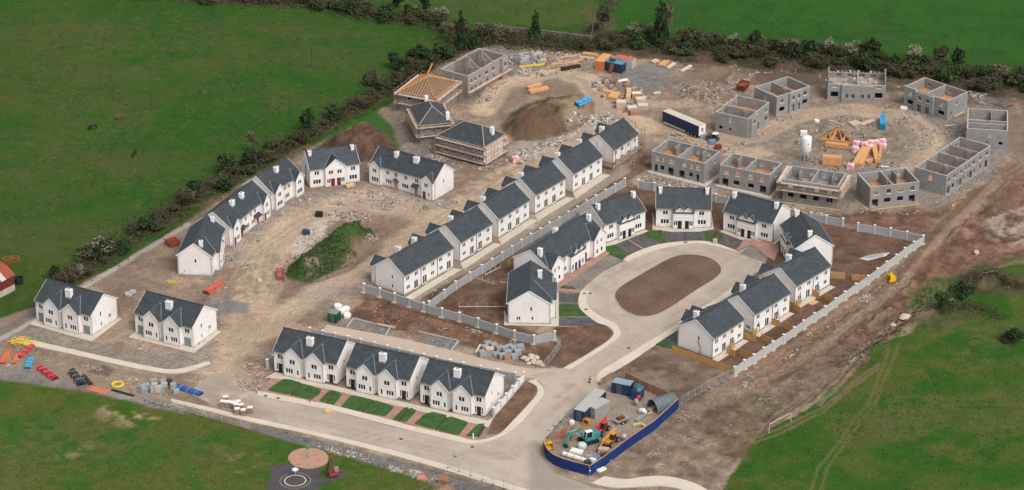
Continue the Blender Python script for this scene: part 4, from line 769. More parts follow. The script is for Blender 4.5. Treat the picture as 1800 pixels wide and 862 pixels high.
house('long white terrace with two roof chimneys next to the end house of the dirt crescent', (404.4, 433.8), (472.6, 378), 8.6,
      [up(W * f, 1.0) for f in (.30, .42, .55, .66)] + [tri(W * .46, 1.7), tri(W * .60, 1.6), ('d', W * .32, 1.0, DBROWN, 2.1, 0), ('d', W * .72, 1.0, DBROWN, 2.1, 0), ('gcanopy', W * .32), ('canopy', W * .68, 2.6)], [], [], [],
      [('F', 0.5, 4.0, 0.9, 4.9, 6.5, [up(1.75), tri(2.2, 1.5), ('d', 0.8, .95, DBROWN, 2.1, 0)]), ('F', W - 4.0, W - 0.5, 0.9, 4.9, 6.5, [up(1.75), tri(2.2, 1.5), ('d', 0.8, .95, DBROWN, 2.1, 0)])], (),
      [(W * .36, 3.0, 1.3, 0.9, 8.7), (W * .60, 3.0, 1.3, 0.9, 8.7)], group='white houses round the dirt crescent', plinth=GP)
W = width((478, 371.5), (531, 338))
house('white block with two bay windows between the long terrace and the pair with brown doors', (478, 371.5), (531, 338), 8.6, [up(W * .45), up(W * .58), tri(W * .52, 1.7)], [], [], [],
      [('F', 0.4, 4.0, 1.0, 4.9, 6.6, [up(1.8, 1.3), tri(1.8, 2.2)]), ('F', W - 4.0, W - 0.4, 1.0, 4.9, 6.6, [up(1.8, 1.3), tri(1.8, 2.2)])], (), [(W * .5, 3.0, 1.2, 0.9, 8.8)], group='white houses round the dirt crescent', plinth=GP)
W = width((545.5, 331.5), (632.5, 319.5)); bw = W * .43
house('white pair with one broad central gable and brown doors beside the brown soil heap', (545.5, 331.5), (632.5, 319.5), 8.4, [up(W * .14), tri(W * .14, 2.0), up(W * .87), tri(W * .87, 2.0)], [], [('pipe', 4.5, 5.0)], [],
      [('F', W * .29, W * .72, 0.7, 5.0, 7.4, [up(bw * .28), up(bw * .68), ('w', bw * .17, .95, 2.2, .9, 2), ('w', bw * .83, .95, 2.2, .9, 2), ('d', bw * .36, 1.05, DBROWN, 2.2, 0), ('d', bw * .64, 1.05, DBROWN, 2.2, 0)])], (), [(0.9, 3.3, 0.8, 1.0, 8.8), (W - 0.9, 3.3, 0.8, 1.0, 8.8)], group='white houses round the dirt crescent', plinth=GP)
W = width((651.6, 320), (764.4, 352.8))
house('long white terrace with a timber gabled porch, last house of the dirt crescent', (651.6, 320), (764.4, 352.8), 8.3,
      [up(W * f, 1.0) for f in (.27, .40, .55, .72)] + [tri(W * .28, 1.6), tri(W * .54, 2.0), ('d', W * .40, 1.0, DGREY, 2.1, 0), ('d', W * .71, 1.0, DGREY, 2.1, 0), ('gcanopy', W * .40), ('canopy', W * .71, 1.9)], [], [], gl,
      [('F', 0.2, W * .18, 0.9, 4.9, 6.5, [up(1.7), ('w', 1.8, .9, 2.2, 2.1, 3)]), ('F', W * .82, W - 0.2, 0.9, 4.9, 6.5, [up(1.5), ('d', 0.9, .95, DBROWN, 2.15, 0), ('w', 2.3, 1.0, 2.1, .45, 1)])], (),
      [(W * .31, 2.9, .9, 1.0, 8.8), (W * .62, 2.9, 1.4, 1.0, 8.9)], group='white houses round the dirt crescent', plinth=GP)
# --- C: the stepped row seen from its back gardens
def row_C(label, p1, p2, units, bays, chim, group, drains=True, D=8.7, extra=(), lw=(), plinth=GP):
    W = width(p1, p2); u = W / units; fr = []
    for i in range(units):
        flip = i % 2; o = i * u
        f = lambda x: o + (u - x if flip else x)
        fr += [('w', f(u * .24), 3.3, 4.35, 1.15, 2), ('w', f(u * .76), 3.3, 4.35, 1.15, 2), ('w', f(u * .26), 1.05, 2.05, 1.25, 2), ('w', f(u * .74), 0.15, 2.2, 1.5, 2)]
        if drains and i: fr.append(('pipe', o + 0.1, 5.0))
    return house(label, p1, p2, D, fr + list(extra), [], list(lw), [], [('B', W * x - 1.7, W * x + 1.7, 1.6, 4.9, 6.6, []) for x in bays], (), [(W * x, D / 2 + y, 0.9, 1.1, 9.0) for x, y in chim], group=group, plinth=plinth)
gC = 'stepped row of white houses seen from the back'; lwC = [('w', 5.2, 3.3, 4.3, .5, 1), ('w', 5.2, 0.9, 1.9, .5, 1), ('w', 1.5, 1.4, 1.8, .4, 1)]
row_C('longest white block of the stepped row, at its end nearest the concrete wall corner', (710.3, 519.7), (796.6, 469.6), 3, [.12, .88], [(.28, 1.4), (.60, 1.4)], gC, lw=lwC)
row_C('white block of the stepped row directly beyond the longest one', (809, 460.6), (864.8, 426.5), 2, [.15, .85], [(.30, 1.3)], gC, drains=True)
row_C('white block of the stepped row, third from its end by the concrete wall corner', (876, 419), (930, 384.6), 2, [.2, .85], [(.12, 1.3)], gC, drains=False)
row_C('white block of the stepped row, fourth from its end by the concrete wall corner', (940, 376.5), (993.5, 345.6), 2, [.2, .85], [(.15, 1.3)], gC, drains=False)
row_C('white block of the stepped row, next to the one wrapped in rusty scaffolding', (1006.5, 339), (1058, 306.5), 2, [.2, .85], [(.12, 1.3), (.85, 1.3)], gC, drains=False)
row_C('white block wrapped in rusty scaffolding at the far end of the stepped row', (1077, 297), (1121, 267.5), 2, [.2, .8], [(.30, 1.3)], gC, drains=False)
# --- D: the finished inner close
gD = 'white houses round the oval soil island'
W = width((967.4, 570), (969.5, 516)); bw = 6.6
house('white house with a plain gable end-on beside the narrow lawns and black drives', (967.4, 570), (969.5, 516), 9.7, [up(1.7, 1.0), ('w', 1.7, .9, 2.4, 1.0, 2), up(W - 1.7), tri(W - 1.8)], [], [('w', 5.3, 3.2, 4.3, .45, 1), ('w', 2.4, .9, 1.8, .9, 2), ('w', 5.6, .95, 1.8, .45, 1)], [],
      [('F', 2.8, 2.8 + bw, 1.2, 5.0, 7.6, [up(1.6), up(4.6), tri(3.3), ('d', 5.6, 1.0, DBLACK, 2.1, 0)])], (), [(W * .62, 2.6, 0.8, 1.0, 8.9)], group=gD)
W = width((961, 505), (1058.5, 439.5)); c0 = W * .47
ctr = lambda L: [('d', L * .38, .95, DBLACK, 2.15, 0), ('d', L * .62, .95, DBLACK, 2.15, 0), ('w', L * .16, .6, 2.1, .9, 2), ('w', L * .84, .6, 2.1, .9, 2)]
house('long white terrace with three chimneys and pink brick path behind the plain gable house', (961, 505), (1058.5, 439.5), 9.4, [up(W * .31), tri(W * .31), up(W * .68), ('d', W * .70, 1.0, DBLACK, 2.1, 0)], [], [], [],
      [('F', 0.2, W * .23, 1.2, 5.0, 7.2, [up(1.5, .8), up(3.2, .8), ('w', 1.5, .95, 2.1, .8, 1), ('w', 3.4, .95, 2.1, .8, 1)]), ('F', W * .77, W - 0.2, 1.2, 5.0, 7.2, [up(1.5, .8), up(3.2, .8), ('w', 1.5, .95, 2.1, .8, 1), ('w', 3.4, .95, 2.1, .8, 1)])],
      [(W * .37, W * .63, 0.9, 4.35, (W * .46, W * .55), 1.7, ctr(W * .26))], [(1.0, 2.6, .8, 1.0, 9.0), (W * .50, 5.6, 1.2, .9, 9.1), (W - 1.2, 3.2, .8, 1.0, 9.0)], group=gD)
def semi_D(label, p1, p2, D=9.4, right=(), left=()):
    W = width(p1, p2); x0, x1 = W * .305, W * .695; L = x1 - x0
    fr = [up(W * .17, 1.25), tri(W * .16, 2.0), up(W * .83, 1.25), tri(W * .84, 2.0)]
    sp = [('d', L * .33, 1.0, DBLACK, 2.2, 0), ('d', L * .67, 1.0, DBLACK, 2.2, 0), ('w', L * .14, .95, 2.2, .85, 2), ('w', L * .86, .95, 2.2, .85, 2)]
    return house(label, p1, p2, D, fr, [], list(left), list(right), (), [(x0, x1, 0.95, 4.3, (x0 + L * .31, x0 + L * .70), 1.75, sp)], [(0.95, 3.6, .8, 1.0, 9.1), (W - .95, 3.6, .8, 1.0, 9.1)], group=gD)
semi_D('white pair with two small dormers behind triangular lawn, nearest the long terrace with pink path', (1061.4, 429), (1133.8, 403.5))
semi_D('white pair with two small dormers facing straight out at the head of the oval', (1152.7, 399.3), (1248.8, 401.4))
semi_D('white pair with two small dormers above the fan of pink paving', (1271, 405), (1356.6, 427.4), right=[('pipe', 0.5, 5.0)])
semi_D('white pair turned sideways with its tall plain gable toward the bare soil yard', (1371, 429.5), (1397, 472), 9.2)
drn = lambda x: [('bent', x, 2.9)]
row_C('white block beside the bare soil yard, farthest of the row outside the oval', (1397, 538), (1457.8, 501.8), 2, [.08, .85], [(.42, 1.7)], gD, D=9.2, extra=drn(2.4) + drn(9.6) + [('w', 6.0, 3.5, 4.3, .5, 1)], plinth=PLINTH)
row_C('white block with bent black waste pipes, between two others in the row outside the oval', (1324.4, 588.5), (1386.8, 549.5), 2, [.10, .42], [(.30, 1.7)], gD, D=9.2, extra=drn(2.2) + drn(10), lw=[('w', 7.6, .9, 1.8, 1.1, 2)], plinth=PLINTH)
row_C('white end block with a bent pipe on its gable, nearest the long timber fence', (1252.4, 631.5), (1306, 596.5), 2, [.35, .55], [(.2, 1.6)], gD, D=9.5, drains=False, lw=[('w', 5.6, 3.4, 4.2, .45, 1), ('bent', 6.2, 4.6)], plinth=PLINTH)
# ------------------------------------------------------------------ houses still in bare blockwork
def shell(label, p1, p2, D, front=(), rear=(), left=(), right=(), party=(), cross=(), bays=(), H=5.55, mat=BLOCK, floor=CHIP, floors=True, gableparty=0.0, group='bare concrete block house shells', returns=(), W=None, fz=2.75):
    a, b = G(*p1), G(*p2); W = W or (b - a).length; root = thing('house_shell', label, 'unfinished house', a, yaw(a, b), group); t = 0.3
    TF = lambda q, o, z: (q, -o, z); TR = lambda q, o, z: (W + o, q, z); TB = lambda q, o, z: (W - q, D + o, z); TL = lambda q, o, z: (-o, D - q, z)
    sills = MB()
    def W_(T, L, sp, name='block_wall', h=H, cap=True, z0=-0.25):
        m = MB(); wall(m, T, L, z0, h, t, openings(sp)); o = m.build(name, mat, root)
        if cap:
            c = MB(); tbox(c, T, 0, L, -t - 0.01, 0.01, h + 0.002, h + 0.05); c.build('wall_top', CAP, o)
        for s in sp:
            if s[0] == 'w':
                c = MB(); tbox(c, T, s[1] - s[4] / 2 - 0.12, s[1] + s[4] / 2 + 0.12, -0.2, 0.07, s[2] - 0.13, s[2] - 0.003); c.build('window_sill', WHITEP if s[2] > 3 else CAP, o)
        return o
    # bays are set-forward pieces of the front; the wall steps round them
    W_(TF, W, [s for s in front], z0=-0.25); W_(TB, W, list(rear))
    W_(lambda q, o, z: TR(q + t, o, z), D - 2 * t, [(s[0], s[1] - t, *s[2:]) for s in right]); W_(lambda q, o, z: TL(q + t, o, z), D - 2 * t, [(s[0], s[1] - t, *s[2:]) for s in left])
    for x0, x1, pj, sp in bays:
        W_(lambda q, o, z: (x0 + q, -pj - o, z), x1 - x0, sp)
        W_(lambda q, o, z: (x0 - o, -q - 0.002, z), pj - t, ()); W_(lambda q, o, z: (x1 + o, -pj + t + q, z), pj - t - 0.004, ())
        m = MB(); m.box(x0 + t, -pj + t, fz - 0.2, x1 - t, -0.004, fz); m.build('floor', floor, root)
    for x in party:
        m = MB(); h = H + 0.02 if not gableparty else H
        m.box(x - 0.12, t, 0, x + 0.12, D - t, h); o = m.build('party_wall', mat, root)
        if gableparty:
            m = MB(); m.hexa([(x - .12, 1.0, H), (x + .12, 1.0, H), (x + .12, D - .4, H), (x - .12, D - .4, H)], [(x - .12, D / 2 - .6, H + gableparty), (x + .12, D / 2 - .6, H + gableparty), (x + .12, D / 2 + .6, H + gableparty), (x - .12, D / 2 + .6, H + gableparty)]); m.box(x - 0.5, D / 2 - .75, 0.1, x - .125, D / 2 + .75, H + gableparty + .5); m.build('chimney_stack', mat, o)
        c = MB(); c.box(x - .13, t, H + 0.022 if not gableparty else H + 0.002, x + .13, (D - t) if not gableparty else 0.98, H + 0.07); c.build('wall_top', CAP, o)
        for y in (D * .35,):
            m = MB(); m.box(x - 0.55, y - 0.5, 0, x - 0.125, y + 0.5, H - 0.15); m.build('chimney_breast', mat, o)
    for y in cross:
        m = MB(); m.box(t, y - 0.12, 0, W - t, y + 0.12, H - 0.05); o = m.build('party_wall', mat, root); c = MB(); c.box(t, y - .13, H - .048, W - t, y + .13, H); c.build('wall_top', CAP, o)
    for x, y0, y1 in returns:
        m = MB(); m.box(x - 0.15, y0, 0, x + 0.15, y1, H - 0.2); m.build('partition_wall', mat, root)
    if floors:
        m = MB(); m.box(t, t, fz - 0.22, W - t, D - t, fz); m.build('floor', floor, root)
        rng = random.Random(int(W * 1000)); k = 0
        for i in range(9):
            m = MB(); m.rbox(rng.uniform(1.2, W - 1.2), rng.uniform(1.2, D - 1.2), fz + .003 + k * .02, fz + .02 + k * .02 + rng.random() * .25, rng.uniform(.5, 2.2), rng.uniform(.25, .9), rng.random() * 3); k += 1
            m.build('floor_board', rng.choice([TIMB, TIMP, CHIP, CAP]), root)
    m = MB(); m.box(-0.05, -0.05, -0.3, W + 0.05, D + 0.05, 0.10); m.build('ground_slab', SLABF, root)
    return root, W
def wn(x, w=1.15, z0=3.45, z1=4.55): return ('w', x, z0, z1, w, 1)
def wg(x, w=1.9, z0=1.0, z1=2.2): return ('w', x, z0, z1, w, 1)
def dr(x, w=1.0, h=2.2): return ('w', x, 0.12, h, w, 1)
W = width((1144.6, 301), (1237.2, 323.3))
S1, _ = shell('grey block shell with two orange timber floors, nearest the white terrace end with scaffolding', (1144.6, 301), (1237.2, 323.3), 8.7, [wn(W * f, w) for f, w in ((.11, .9), (.22, .6), (.38, 1.2), (.62, 1.0), (.76, .6), (.88, 1.2))] + [dr(W * .09, .8), wg(W * .21, 1.1), dr(W * .37, 1.6), dr(W * .58, 1.6), wg(W * .75, 1.1), dr(W * .88, .8)], [wn(W * f) for f in (.2, .4, .62, .82)], [], [('w', 3, 1, 2, .7, 1), ('w', 6, 3.5, 4.5, .6, 1), ('w', 6, 1, 2, .5, 1)], [W * .5], returns=[(W * .25, 6.2, 8.4), (W * .75, 6.2, 8.4)])
W = width((1264, 326), (1352, 343.8))
shell('grey block shell with pale floor boards between the first shell and the scaffolded one', (1264, 326), (1352, 343.8), 8.2, [wn(W * f) for f in (.14, .36, .62, .85)] + [dr(W * .12, 1.7), wg(W * .34, 1.6), wg(W * .63, 1.6), dr(W * .87, 1.7)], [wn(W * f) for f in (.15, .4, .6, .85)], [], [('w', 4, 3.5, 4.5, .7, 1)], [W * .5], returns=[(W * .2, 5.5, 7.9)])
W = width((1375, 351), (1471, 365))
S3, W3 = shell('grey block shell ringed by scaffold boards in the near row of shells', (1375, 351), (1471, 365), 8.6, [wn(W * f) for f in (.14, .38, .62, .86)] + [wg(W * .15, 1.5), wg(W * .38, 1.6), wg(W * .62, 1.6), wg(W * .86, 1.5)], [wn(W * f) for f in (.2, .4, .62, .82)], [], [], [W * .5], floor=SLABF, returns=[(W * .2, 5.5, 8.2), (W * .8, 5.5, 8.2)])
W = width((1528, 366), (1614, 355.7))
shell('grey block shell with yellow formwork planks along its foot', (1528, 366), (1614, 355.7), 8.8, [wn(W * f) for f in (.12, .38, .62, .86)] + [dr(W * .11, 1.6), wg(W * .36, 1.7), wg(W * .62, 1.6), dr(W * .86, 1.6)], [wn(W * f) for f in (.15, .4, .6, .85)], [], [], [W * .46], returns=[(W * .72, 5.5, 8.4)])
W = width((1661.4, 345.5), (1739.3, 291))
shell('longest grey block shell with three cross walls beside the brown haul road', (1661.4, 345.5), (1739.3, 291), 9.0, [wn(W * f, w) for f, w in ((.06, 1.2), (.19, 1.0), (.33, 1.0), (.44, .6), (.51, .6), (.62, 1.1), (.77, 1.0), (.92, 1.2))] + [dr(W * .06, 1.5), wg(W * .16, 1.3), wg(W * .27, .6), dr(W * .33, 1.1), wg(W * .41, .6), wg(W * .49, .6), dr(W * .56, 1.4), wg(W * .64, .6), wg(W * .78, 1.0), dr(W * .91, 1.4)], [wn(W * f) for f in (.1, .3, .5, .7, .9)], [('w', 4.5, 3.3, 4.5, 1.0, 1)], [], [W * .25, W * .5, W * .75])
W = width((1697, 261), (1769, 265.5))
shell('grey block shell seen end-on with beams across its open top', (1697, 261), (1769, 265.5), 13.5, [('w', W * .57, 3.6, 4.7, .7, 1), ('w', W * .84, 1.5, 2.4, 1.0, 1), ('w', W * .52, 1.9, 2.4, .5, 1)], [wn(3), wn(6)], [wn(3), wn(7), wn(11), dr(5), dr(9)], [wn(3), wn(7), wn(11)], [], [4.2, 6.0], floor=SLABF, returns=[(W * .6, 9, 13)])
W = width((1588.3, 185.5), (1664.1, 212)); 
b5 = lambda L: [wn(L * .3, 1.1), wn(L * .72, 1.1), dr(L * .28, 1.4), dr(L * .72, 1.4)]
shell('grey block shell with a projecting middle and two orange floors by the dark hedge', (1588.3, 185.5), (1664.1, 212), 8.7, [wn(W * .14, .9), wn(W * .86, 1.0), wg(W * .14, 1.9), wg(W * .86, 2.0)], [wn(W * f, 1.2) for f in (.15, .4, .62, .88)], [], [('w', 4, 3.4, 4.3, .5, 1), ('w', 2, 1, 1.9, .4, 1)], [W * .5], bays=[(W * .28, W * .70, 0.9, b5(W * .42))])
W = width((1454, 176), (1556, 179.5))
S8, W8 = shell('grey block shell with raised gable ends and block stacks on its upper floor', (1454, 176), (1556, 179.5), 8.5, [('w', W * .12, 1.0, 2.5, 2.0, 1), ('w', W * .88, 1.0, 2.5, 2.0, 1), wn(W * .12, 1.1, 3.8, 4.6), wn(W * .88, 1.1, 3.8, 4.6)], [wn(W * f, 1.4) for f in (.2, .4, .6, .8)], [], [], [W * .52], bays=[(W * .24, W * .78, 0.7, [wg(W * .09, .8), wg(W * .20, .8), wg(W * .36, .8), wg(W * .47, .8)])], H=4.6, floor=SLABF, fz=3.1)
for x in (0.02, W8 - 0.32):
    m = MB(); m.box(x, 0.35, 4.66, x + 0.3, 8.2, 6.2); m.box(x, 2.6, 6.2, x + .3, 6.2, 7.0); m.build('gable_wall', BLOCK, S8)
rr = random.Random(3)
for i in range(26):
    m = MB(); x = rr.uniform(1, W8 - 1); y = rr.uniform(1.5, 7.4); m.rbox(x, y, 3.13, 3.13 + rr.uniform(.4, 1.2), rr.uniform(.5, 1.3), rr.uniform(.4, .9), rr.random() * .3); m.build('block_stack', rr.choice([BLOCK, CAP, BLOCK, TIMP]), S8)
for i in range(14):
    m = MB(); x = .6 + i * (W8 - 1.2) / 13; m.rbox(x, 8.35, 4.67, 4.67 + rr.uniform(.2, .8), .7, .28, 0); m.build('block_stack', rr.choice([BLOCK, CAP]), S8)
W = width((1363.9, 205), (1422.3, 185.5))
shell('grey block shell standing behind the shell beside the blue lorry trailer', (1363.9, 205), (1422.3, 185.5), 8.7, [wn(W * .16, 1.0), wn(W * .86, 1.1), wg(W * .17, 2.0), wg(W * .86, 1.8)], [wn(W * .3), wn(W * .7)], [('w', 4.4, 3.4, 4.6, .5, 1), ('w', 2.6, .9, 1.5, .4, 1)], [], [W * .5], bays=[(W * .36, W * .72, 0.5, [wn(W * .1, 1.0), wn(W * .27, 1.0), dr(W * .1, 1.2), dr(W * .27, 1.2)])])
W = width((1313.7, 244), (1351, 214))
shell('grey block shell beside the rear door of the blue lorry trailer', (1313.7, 244), (1351, 214), 9.4, [wn(W * .18, 1.1), wn(W * .45, .9), wn(W * .85, 1.0), wg(W * .3, 1.3), dr(W * .5, 1.0), wg(W * .87, 1.3)], [wn(W * .2), wn(W * .6), wn(W * .85)], [('w', 1.6, 1.0, 2.0, 1.0, 1), ('w', 4.3, 1.0, 1.9, .6, 1), ('w', 4.2, 3.4, 4.6, .6, 1)], [], [W * .42], bays=[(W * .05, W * .34, .8, [wn(W * .14, .9)])])
W = width((822.7, 170), (889.5, 132))
S11, W11 = shell('tall pinkish block shell with chimney stacks standing inside, at the top of the dirt loop', (822.7, 170), (889.5, 132), 9.0, [wn(W * f, w) for f, w in ((.09, .9), (.19, .7), (.31, .8), (.48, 1.3), (.66, 1.3), (.93, .8))] + [wg(W * f, 1.0) for f in (.10, .2, .33, .5, .68, .92)], [], [('w', 4, 3.5, 4.6, .6, 1)], [], [W * .36, W * .70], H=5.9, mat=BLOCKP, floor=SLABF, gableparty=2.0, bays=[(W * .83, W * .99, 0.9, [wn(W * .08, .9)])], fz=2.0)
# ---- scaffolding wrapped round a building; q: side letters
def scaffold(label, p1, p2, D, sides, lifts=(2.0, 4.6), gap=1.15, top=6.0, W=None, step=2.4, tube=POLE, boards=BOARD, group='tube scaffolding round buildings', bw=0.95):
    a, b = G(*p1), G(*p2); W = W or (b - a).length; root = thing('scaffolding', label, 'scaffolding', a, yaw(a, b), group)
    for sd_ in sides:
        L = W if sd_ in 'FB' else D
        T = {'F': lambda q, o, z: (q, -o, z), 'B': lambda q, o, z: (W - q, D + o, z), 'R': lambda q, o, z: (W + o, q, z), 'L': lambda q, o, z: (-o, D - q, z)}[sd_]
        n = max(2, int((L + 2 * gap) / step)); xs = [-gap + (L + 2 * gap) * i / n for i in range(n + 1)]
        for i, x in enumerate(xs):
            m = MB(); m.tube(T(x, gap + .45, -.2), T(x, gap + .45, top + rnd.uniform(-.3, .9)), .05, 5); m.build('upright', tube, root)
            if i % 2 == 0:
                m = MB(); m.tube(T(x, gap - .5, -.2), T(x, gap - .5, top - .5), .05, 5); m.build('upright', tube, root)
        for z in lifts:
            for dz in (0.1, 1.05):
                m = MB(); m.tube(T(xs[0], gap + .47, z + dz), T(xs[-1], gap + .47, z + dz), .045, 5); m.build('guard_rail', tube, root)
            m = MB(); m.hexa([T(xs[0] + .05, gap - .68, z - .06), T(xs[0] + .05, gap + .40, z - .06), T(xs[-1] - .05, gap + .40, z - .06), T(xs[-1] - .05, gap - .68, z - .06)][::-1], [T(xs[0] + .05, gap - .68, z), T(xs[0] + .05, gap + .40, z), T(xs[-1] - .05, gap + .40, z), T(xs[-1] - .05, gap - .68, z)][::-1])
            m.build('platform', boards, root)
            m = MB(); tbox(m, T, xs[0], xs[-1], gap + .40, gap + .45, z + .01, z + .24); m.build('toe_board', boards, root)
    return root
scaffold('rusty scaffold with long pale boards round the scaffolded grey shell', (1375, 351), (1471, 365), 8.6, 'FLR', (3.0, 4.9), gap=1.0, top=5.8, tube=POLE)
scaffold('bare rusty scaffold poles round the far end block of the white stepped row', (1077, 297), (1121, 267.5), 8.7, 'FLRB', (1.9, ), gap=1.0, top=7.2, boards=POLE)
scaffold('pale boarded scaffold along the tall pinkish shell', (822.7, 170), (889.5, 132), 9.0, 'F', (1.7,), gap=1.2, top=2.8)
# ---- three houses with hipped roofs inside scaffolding
def hip_house(label, p1, p2, D, stage, mat, eave=5.3, rise=3.2, front=(), right=(), extra=None, hips=(1, 1)):
    a, b = G(*p1), G(*p2); W = (b - a).length; root = thing('house', label, 'unfinished house', a, yaw(a, b), 'hipped houses wrapped in scaffolding'); m = MB()
    TF = lambda q, o, z: (q, -o, z); TR = lambda q, o, z: (W + o, q, z); TB = lambda q, o, z: (W - q, D + o, z); TL = lambda q, o, z: (-o, D - q, z)
    for T, L, sp in ((TF, W, front), (TB, W, ())): wall(m, T, L, -.25, eave, .3, openings(sp))
    for T, L, sp in ((TR, D, right), (TL, D, ())): wall(m, lambda q, o, z: T(q + .3, o, z), L - .6, -.25, eave, .3, [(c[0] - .3, c[1] - .3, c[2], c[3]) for c in openings(sp)])
    for T, L in ((TR, D), (TL, D)):
        for e in ((0, .3), (L - .3, L)): m.face([T(e[0], 0, -.25), T(e[1], 0, -.25), T(e[1], 0, eave), T(e[0], 0, eave)])
    m.build('wall', mat, root); fittings(TF, front, root); fittings(TR, right, root)
    ov = .35; z0 = eave - .05; z1 = eave + rise
    if W > D: r0, r1 = (D / 2 * hips[0], D / 2), (W - D / 2 * hips[1], D / 2)
    else: r0, r1 = (W / 2, W / 2 * hips[0]), (W / 2, D - W / 2 * hips[1])
    c = [(-ov, -ov, z0), (W + ov, -ov, z0), (W + ov, D + ov, z0), (-ov, D + ov, z0)]; R0, R1 = (*r0, z1), (*r1, z1)
    F = [[c[0], c[1], R1, R0], [c[1], c[2], R1], [c[2], c[3], R0, R1], [c[3], c[0], R0]] if W > D else [[c[0], c[1], R0], [c[1], c[2], R1, R0], [c[2], c[3], R1], [c[3], c[0], R0, R1]]
    if stage == 'slate':
        r = MB()
        for f in F: r.slab(f, .15)
        ro = r.build('roof', SLATE, root); h = MB()
        for k, e in enumerate(c):
            q = (R0, R1, R1, R0)[k] if W > D else (R0, R0, R1, R1)[k]; h.bar((e[0], e[1], e[2] + .04), (q[0], q[1], q[2] + .04), .2, .12)
        h.bar((R0[0], R0[1], R0[2] + .04), (R1[0], R1[1], R1[2] + .04), .25, .14); h.build('ridge_tiles', M('pale_ridge', (0.42, 0.31, 0.235), .9), ro)  # plain pale brown capping along hips and ridge
        g = MB()
        for i in range(4): g.bar(c[i][:2] + (z0 - .16,), c[(i + 1) % 4][:2] + (z0 - .16,), .06, .2)
        g.build('fascia_board', TIMP, ro)
    else:
        r = MB(); r.box(0, 0, eave - .02, W, .3, eave + .08); r.box(0, D - .3, eave - .02, W, D, eave + .08); r.box(0, .3, eave - .02, .3, D - .3, eave + .08); r.box(W - .3, .3, eave - .02, W, D - .3, eave + .08); r.build('wall_plate', TIMB, root)
        def lerp(p, q, t): return tuple(p[i] + (q[i] - p[i]) * t for i in range(3))
        for f in F:
            nb = 14; e0, e1 = f[0], f[1]; top = f[2:]
            for i in range(nb + 1):
                t = i / nb; p = lerp(e0, e1, t)
                if len(f) == 4:                              # rafters rise square to the eaves until they meet ridge or hip
                    d0 = (Vector(f[3]) - Vector(e0)); al = (Vector(e1) - Vector(e0)).normalized(); L = (Vector(e1) - Vector(e0)).length; s0 = d0.dot(al); s1 = (Vector(f[2]) - Vector(e0)).dot(al); s = t * L
                    k = min(1, s / s0 if s0 > .01 else 1, (L - s) / (L - s1) if L - s1 > .01 else 1)
                    tp = Vector(p) + (d0 - al * s0) * k
                else:
                    d0 = (Vector(f[2]) - Vector(e0)); al = (Vector(e1) - Vector(e0)).normalized(); L = (Vector(e1) - Vector(e0)).length; s0 = d0.dot(al); s = t * L; k = min(s / s0, (L - s) / (L - s0)); tp = Vector(p) + (d0 - al * s0) * k
                if (Vector(tp) - Vector(p)).length > .3:
                    r = MB(); r.bar((p[0], p[1], p[2] + .1), tp, .07, .17); r.build('rafter', TIMB, root)
        r = MB()
        for k, e in enumerate(c):
            q = (R0, R1, R1, R0)[k] if W > D else (R0, R0, R1, R1)[k]; r.bar(e, q, .1, .24)
        r.bar(R0, R1, .1, .3); r.build('hip_rafter', TIMB, root)
        r = MB(); r.box(.4, .4, eave - .25, W - .4, D - .4, eave - .1); r.build('ceiling_joists', M('rafter_gap_shade', (.20, .15, .11), .95), root)  # solid slab, its dark colour stands for the shade between the rafters
    return root, W
sc_w = [('w', x, z, z + 1.1, 1.1, 2) for x in (2, 4, 7, 10.5, 12.5) for z in (1.0, 3.4)]
h1, Wh = hip_house('house with a bare orange timber hip roof beside the tall pinkish shell', (702, 194.5), (766, 206.5), 13.0, 'timber', BLOCK, front=[wn(3), wn(7)])
m = MB(); m.bar((1.4, 13.3, 4.9), (3.0, 13.9, 8.8), .22, .45); m.build('leaning_beam', TIMB, h1)
scaffold('pale boarded scaffold round the timber roofed house', (702, 194.5), (766, 206.5), 13.0, 'FLRB', (2.4, 4.9), gap=.75, top=5.6)
h2, Wh = hip_house('slate hipped house above the brown heap, with pale scaffold boards along its eaves', (738.5, 252), (792.5, 247), 12.0, 'slate', BLOCK, rise=3.0, front=[wn(2), wn(5), wg(2), wg(5.5)])
m = MB(); m.box(Wh - 1.1, .3, 5.0, Wh - .2, 1.3, 7.7); m.build('chimney', WHITE, h2); m = MB(); m.box(3.2, 9.0, 7.0, 4.1, 10, 9.1); m.build('chimney', WHITE, h2)
scaffold('pale boarded scaffold round the slate hipped house above the brown heap', (738.5, 252), (792.5, 247), 12.0, 'FLR', (2.0, 4.5), gap=.75, top=5.5)
h3, Wh = hip_house('slate hipped house with one white rendered end, above the white terrace with the gabled porch', (773, 270), (850.5, 290.5), 9.2, 'slate', BLOCK, rise=3.2, front=sc_w, right=[wn(2.5, .7), wn(5, .7)], hips=(1, .75))
m = MB(); m.face([(Wh + .02, -.01, -.2), (Wh + .02, 9.21, -.2), (Wh + .02, 9.21, 5.28), (Wh + .02, -.01, 5.28)]); m.build('render_coat', WHITE, h3)
m = MB(); m.box(Wh - 1.6, 5.2, 5.4, Wh - .7, 6.1, 8.3); m.build('chimney', WHITE, h3)
scaffold('pale boarded scaffold round the slate hipped house with a white end', (773, 270), (850.5, 290.5), 9.2, 'FR', (.6, 2.6, 4.6), gap=.75, top=5.5)
